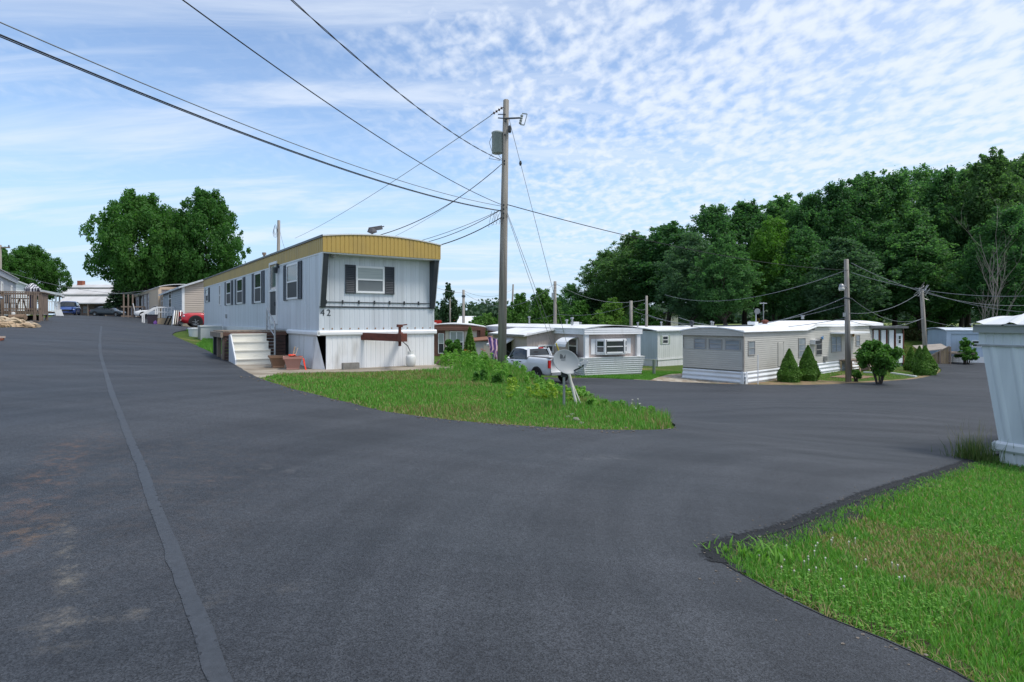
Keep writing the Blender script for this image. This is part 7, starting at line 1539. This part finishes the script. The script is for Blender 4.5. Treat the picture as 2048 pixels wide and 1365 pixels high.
dirv = vm('NORMALIZE', tc.outputs['Generated']).outputs[0]; sp_ = N.new('ShaderNodeSeparateXYZ'); L.new(dirv, sp_.inputs[0]); X, Y, Z = sp_.outputs
zc = mt('ADD', mt('MAXIMUM', Z, .0), .16)
cb = N.new('ShaderNodeCombineXYZ'); L.new(mt('DIVIDE', X, zc), cb.inputs[0]); L.new(mt('DIVIDE', Y, zc), cb.inputs[1])
def cloud(scale, rot, stretch, det, rough, dist=0.):
    m = N.new('ShaderNodeMapping'); m.inputs['Rotation'].default_value = (0,0,rot); m.inputs['Scale'].default_value = (scale, scale*stretch, 1); L.new(cb.outputs[0], m.inputs['Vector'])
    n = N.new('ShaderNodeTexNoise'); n.inputs['Scale'].default_value = 1.; n.inputs['Detail'].default_value = det; n.inputs['Roughness'].default_value = rough; n.inputs['Distortion'].default_value = dist; L.new(m.outputs['Vector'], n.inputs['Vector']); return n.outputs['Fac']
puff = cloud(21, R(30), .72, 4, .5, .15)                            # mackerel puffs
puff2 = cloud(4., R(20), .9, 4, .5, .2)
streak = cloud(.8, R(-62), 3.8, 8, .6, .7)                        # thin streaks
veil = cloud(.5, R(10), 1., 3, .5)
right = mr(mt('ADD', mt('MULTIPLY', X, .9), mt('MULTIPLY', Z, .75)), -.15, .95)      # deck thickens towards the sun's side
pm = mr(mt('ADD', mt('ADD', mt('MULTIPLY', puff, .95), mt('MULTIPLY', puff2, .5)), mt('MULTIPLY', right, .2)), .54, 1.08)
puffs = mt('MULTIPLY', pm, mr(mt('ADD', right, mt('MULTIPLY', veil, .5)), .16, .55))
str_ = mt('MULTIPLY', mt('MULTIPLY', mr(streak, .38, .7), .74), mr(right, .35, .75, 1., .55))
base = mt('ADD', mr(right, .35, 1.15, .03, .5), mr(Z, .0, .2, .12, .0))
cov = mt('MAXIMUM', mt('MAXIMUM', puffs, str_), base, True)
cov = mt('MULTIPLY', cov, .9)
mx = N.new('ShaderNodeMix'); mx.data_type = 'RGBA'; L.new(cov, mx.inputs['Factor']); hz = N.new('ShaderNodeMix'); hz.data_type = 'RGBA'; L.new(mr(Z, .36, .0, 0., .85), hz.inputs['Factor']); L.new(sky.outputs[0], hz.inputs['A']); hz.inputs['B'].default_value = (2.05,3.15,4.5,1); L.new(hz.outputs['Result'], mx.inputs['A']); mx.inputs['B'].default_value = (4.05,4.4,4.95,1)
L.new(mx.outputs['Result'], bg.inputs['Color'])
sl = bpy.data.lights.new('sun', 'SUN'); sl.energy = 2.3; sl.angle = R(14); sl.color = (1,.95,.87)
so = bpy.data.objects.new('sun', sl); COL.objects.link(so); so.rotation_euler = sun_dir.to_track_quat('Z', 'Y').to_euler(); so.location = sun_dir*60
cam = bpy.data.cameras.new('camera'); co = bpy.data.objects.new('camera', cam); COL.objects.link(co); S.camera = co
cam.sensor_width = 36; cam.lens = 36*FPX/2048; cam.shift_y = -(682.5-HY)/2048; cam.clip_start = .05; cam.clip_end = 6000
co.location = (0,0,EYE); co.rotation_euler = (R(90),0,0)
S.view_settings.view_transform = 'Standard'; S.view_settings.look = 'None'; S.view_settings.exposure = .45; S.view_settings.gamma = 1
S.cycles.max_bounces = 6; S.cycles.transparent_max_bounces = 8
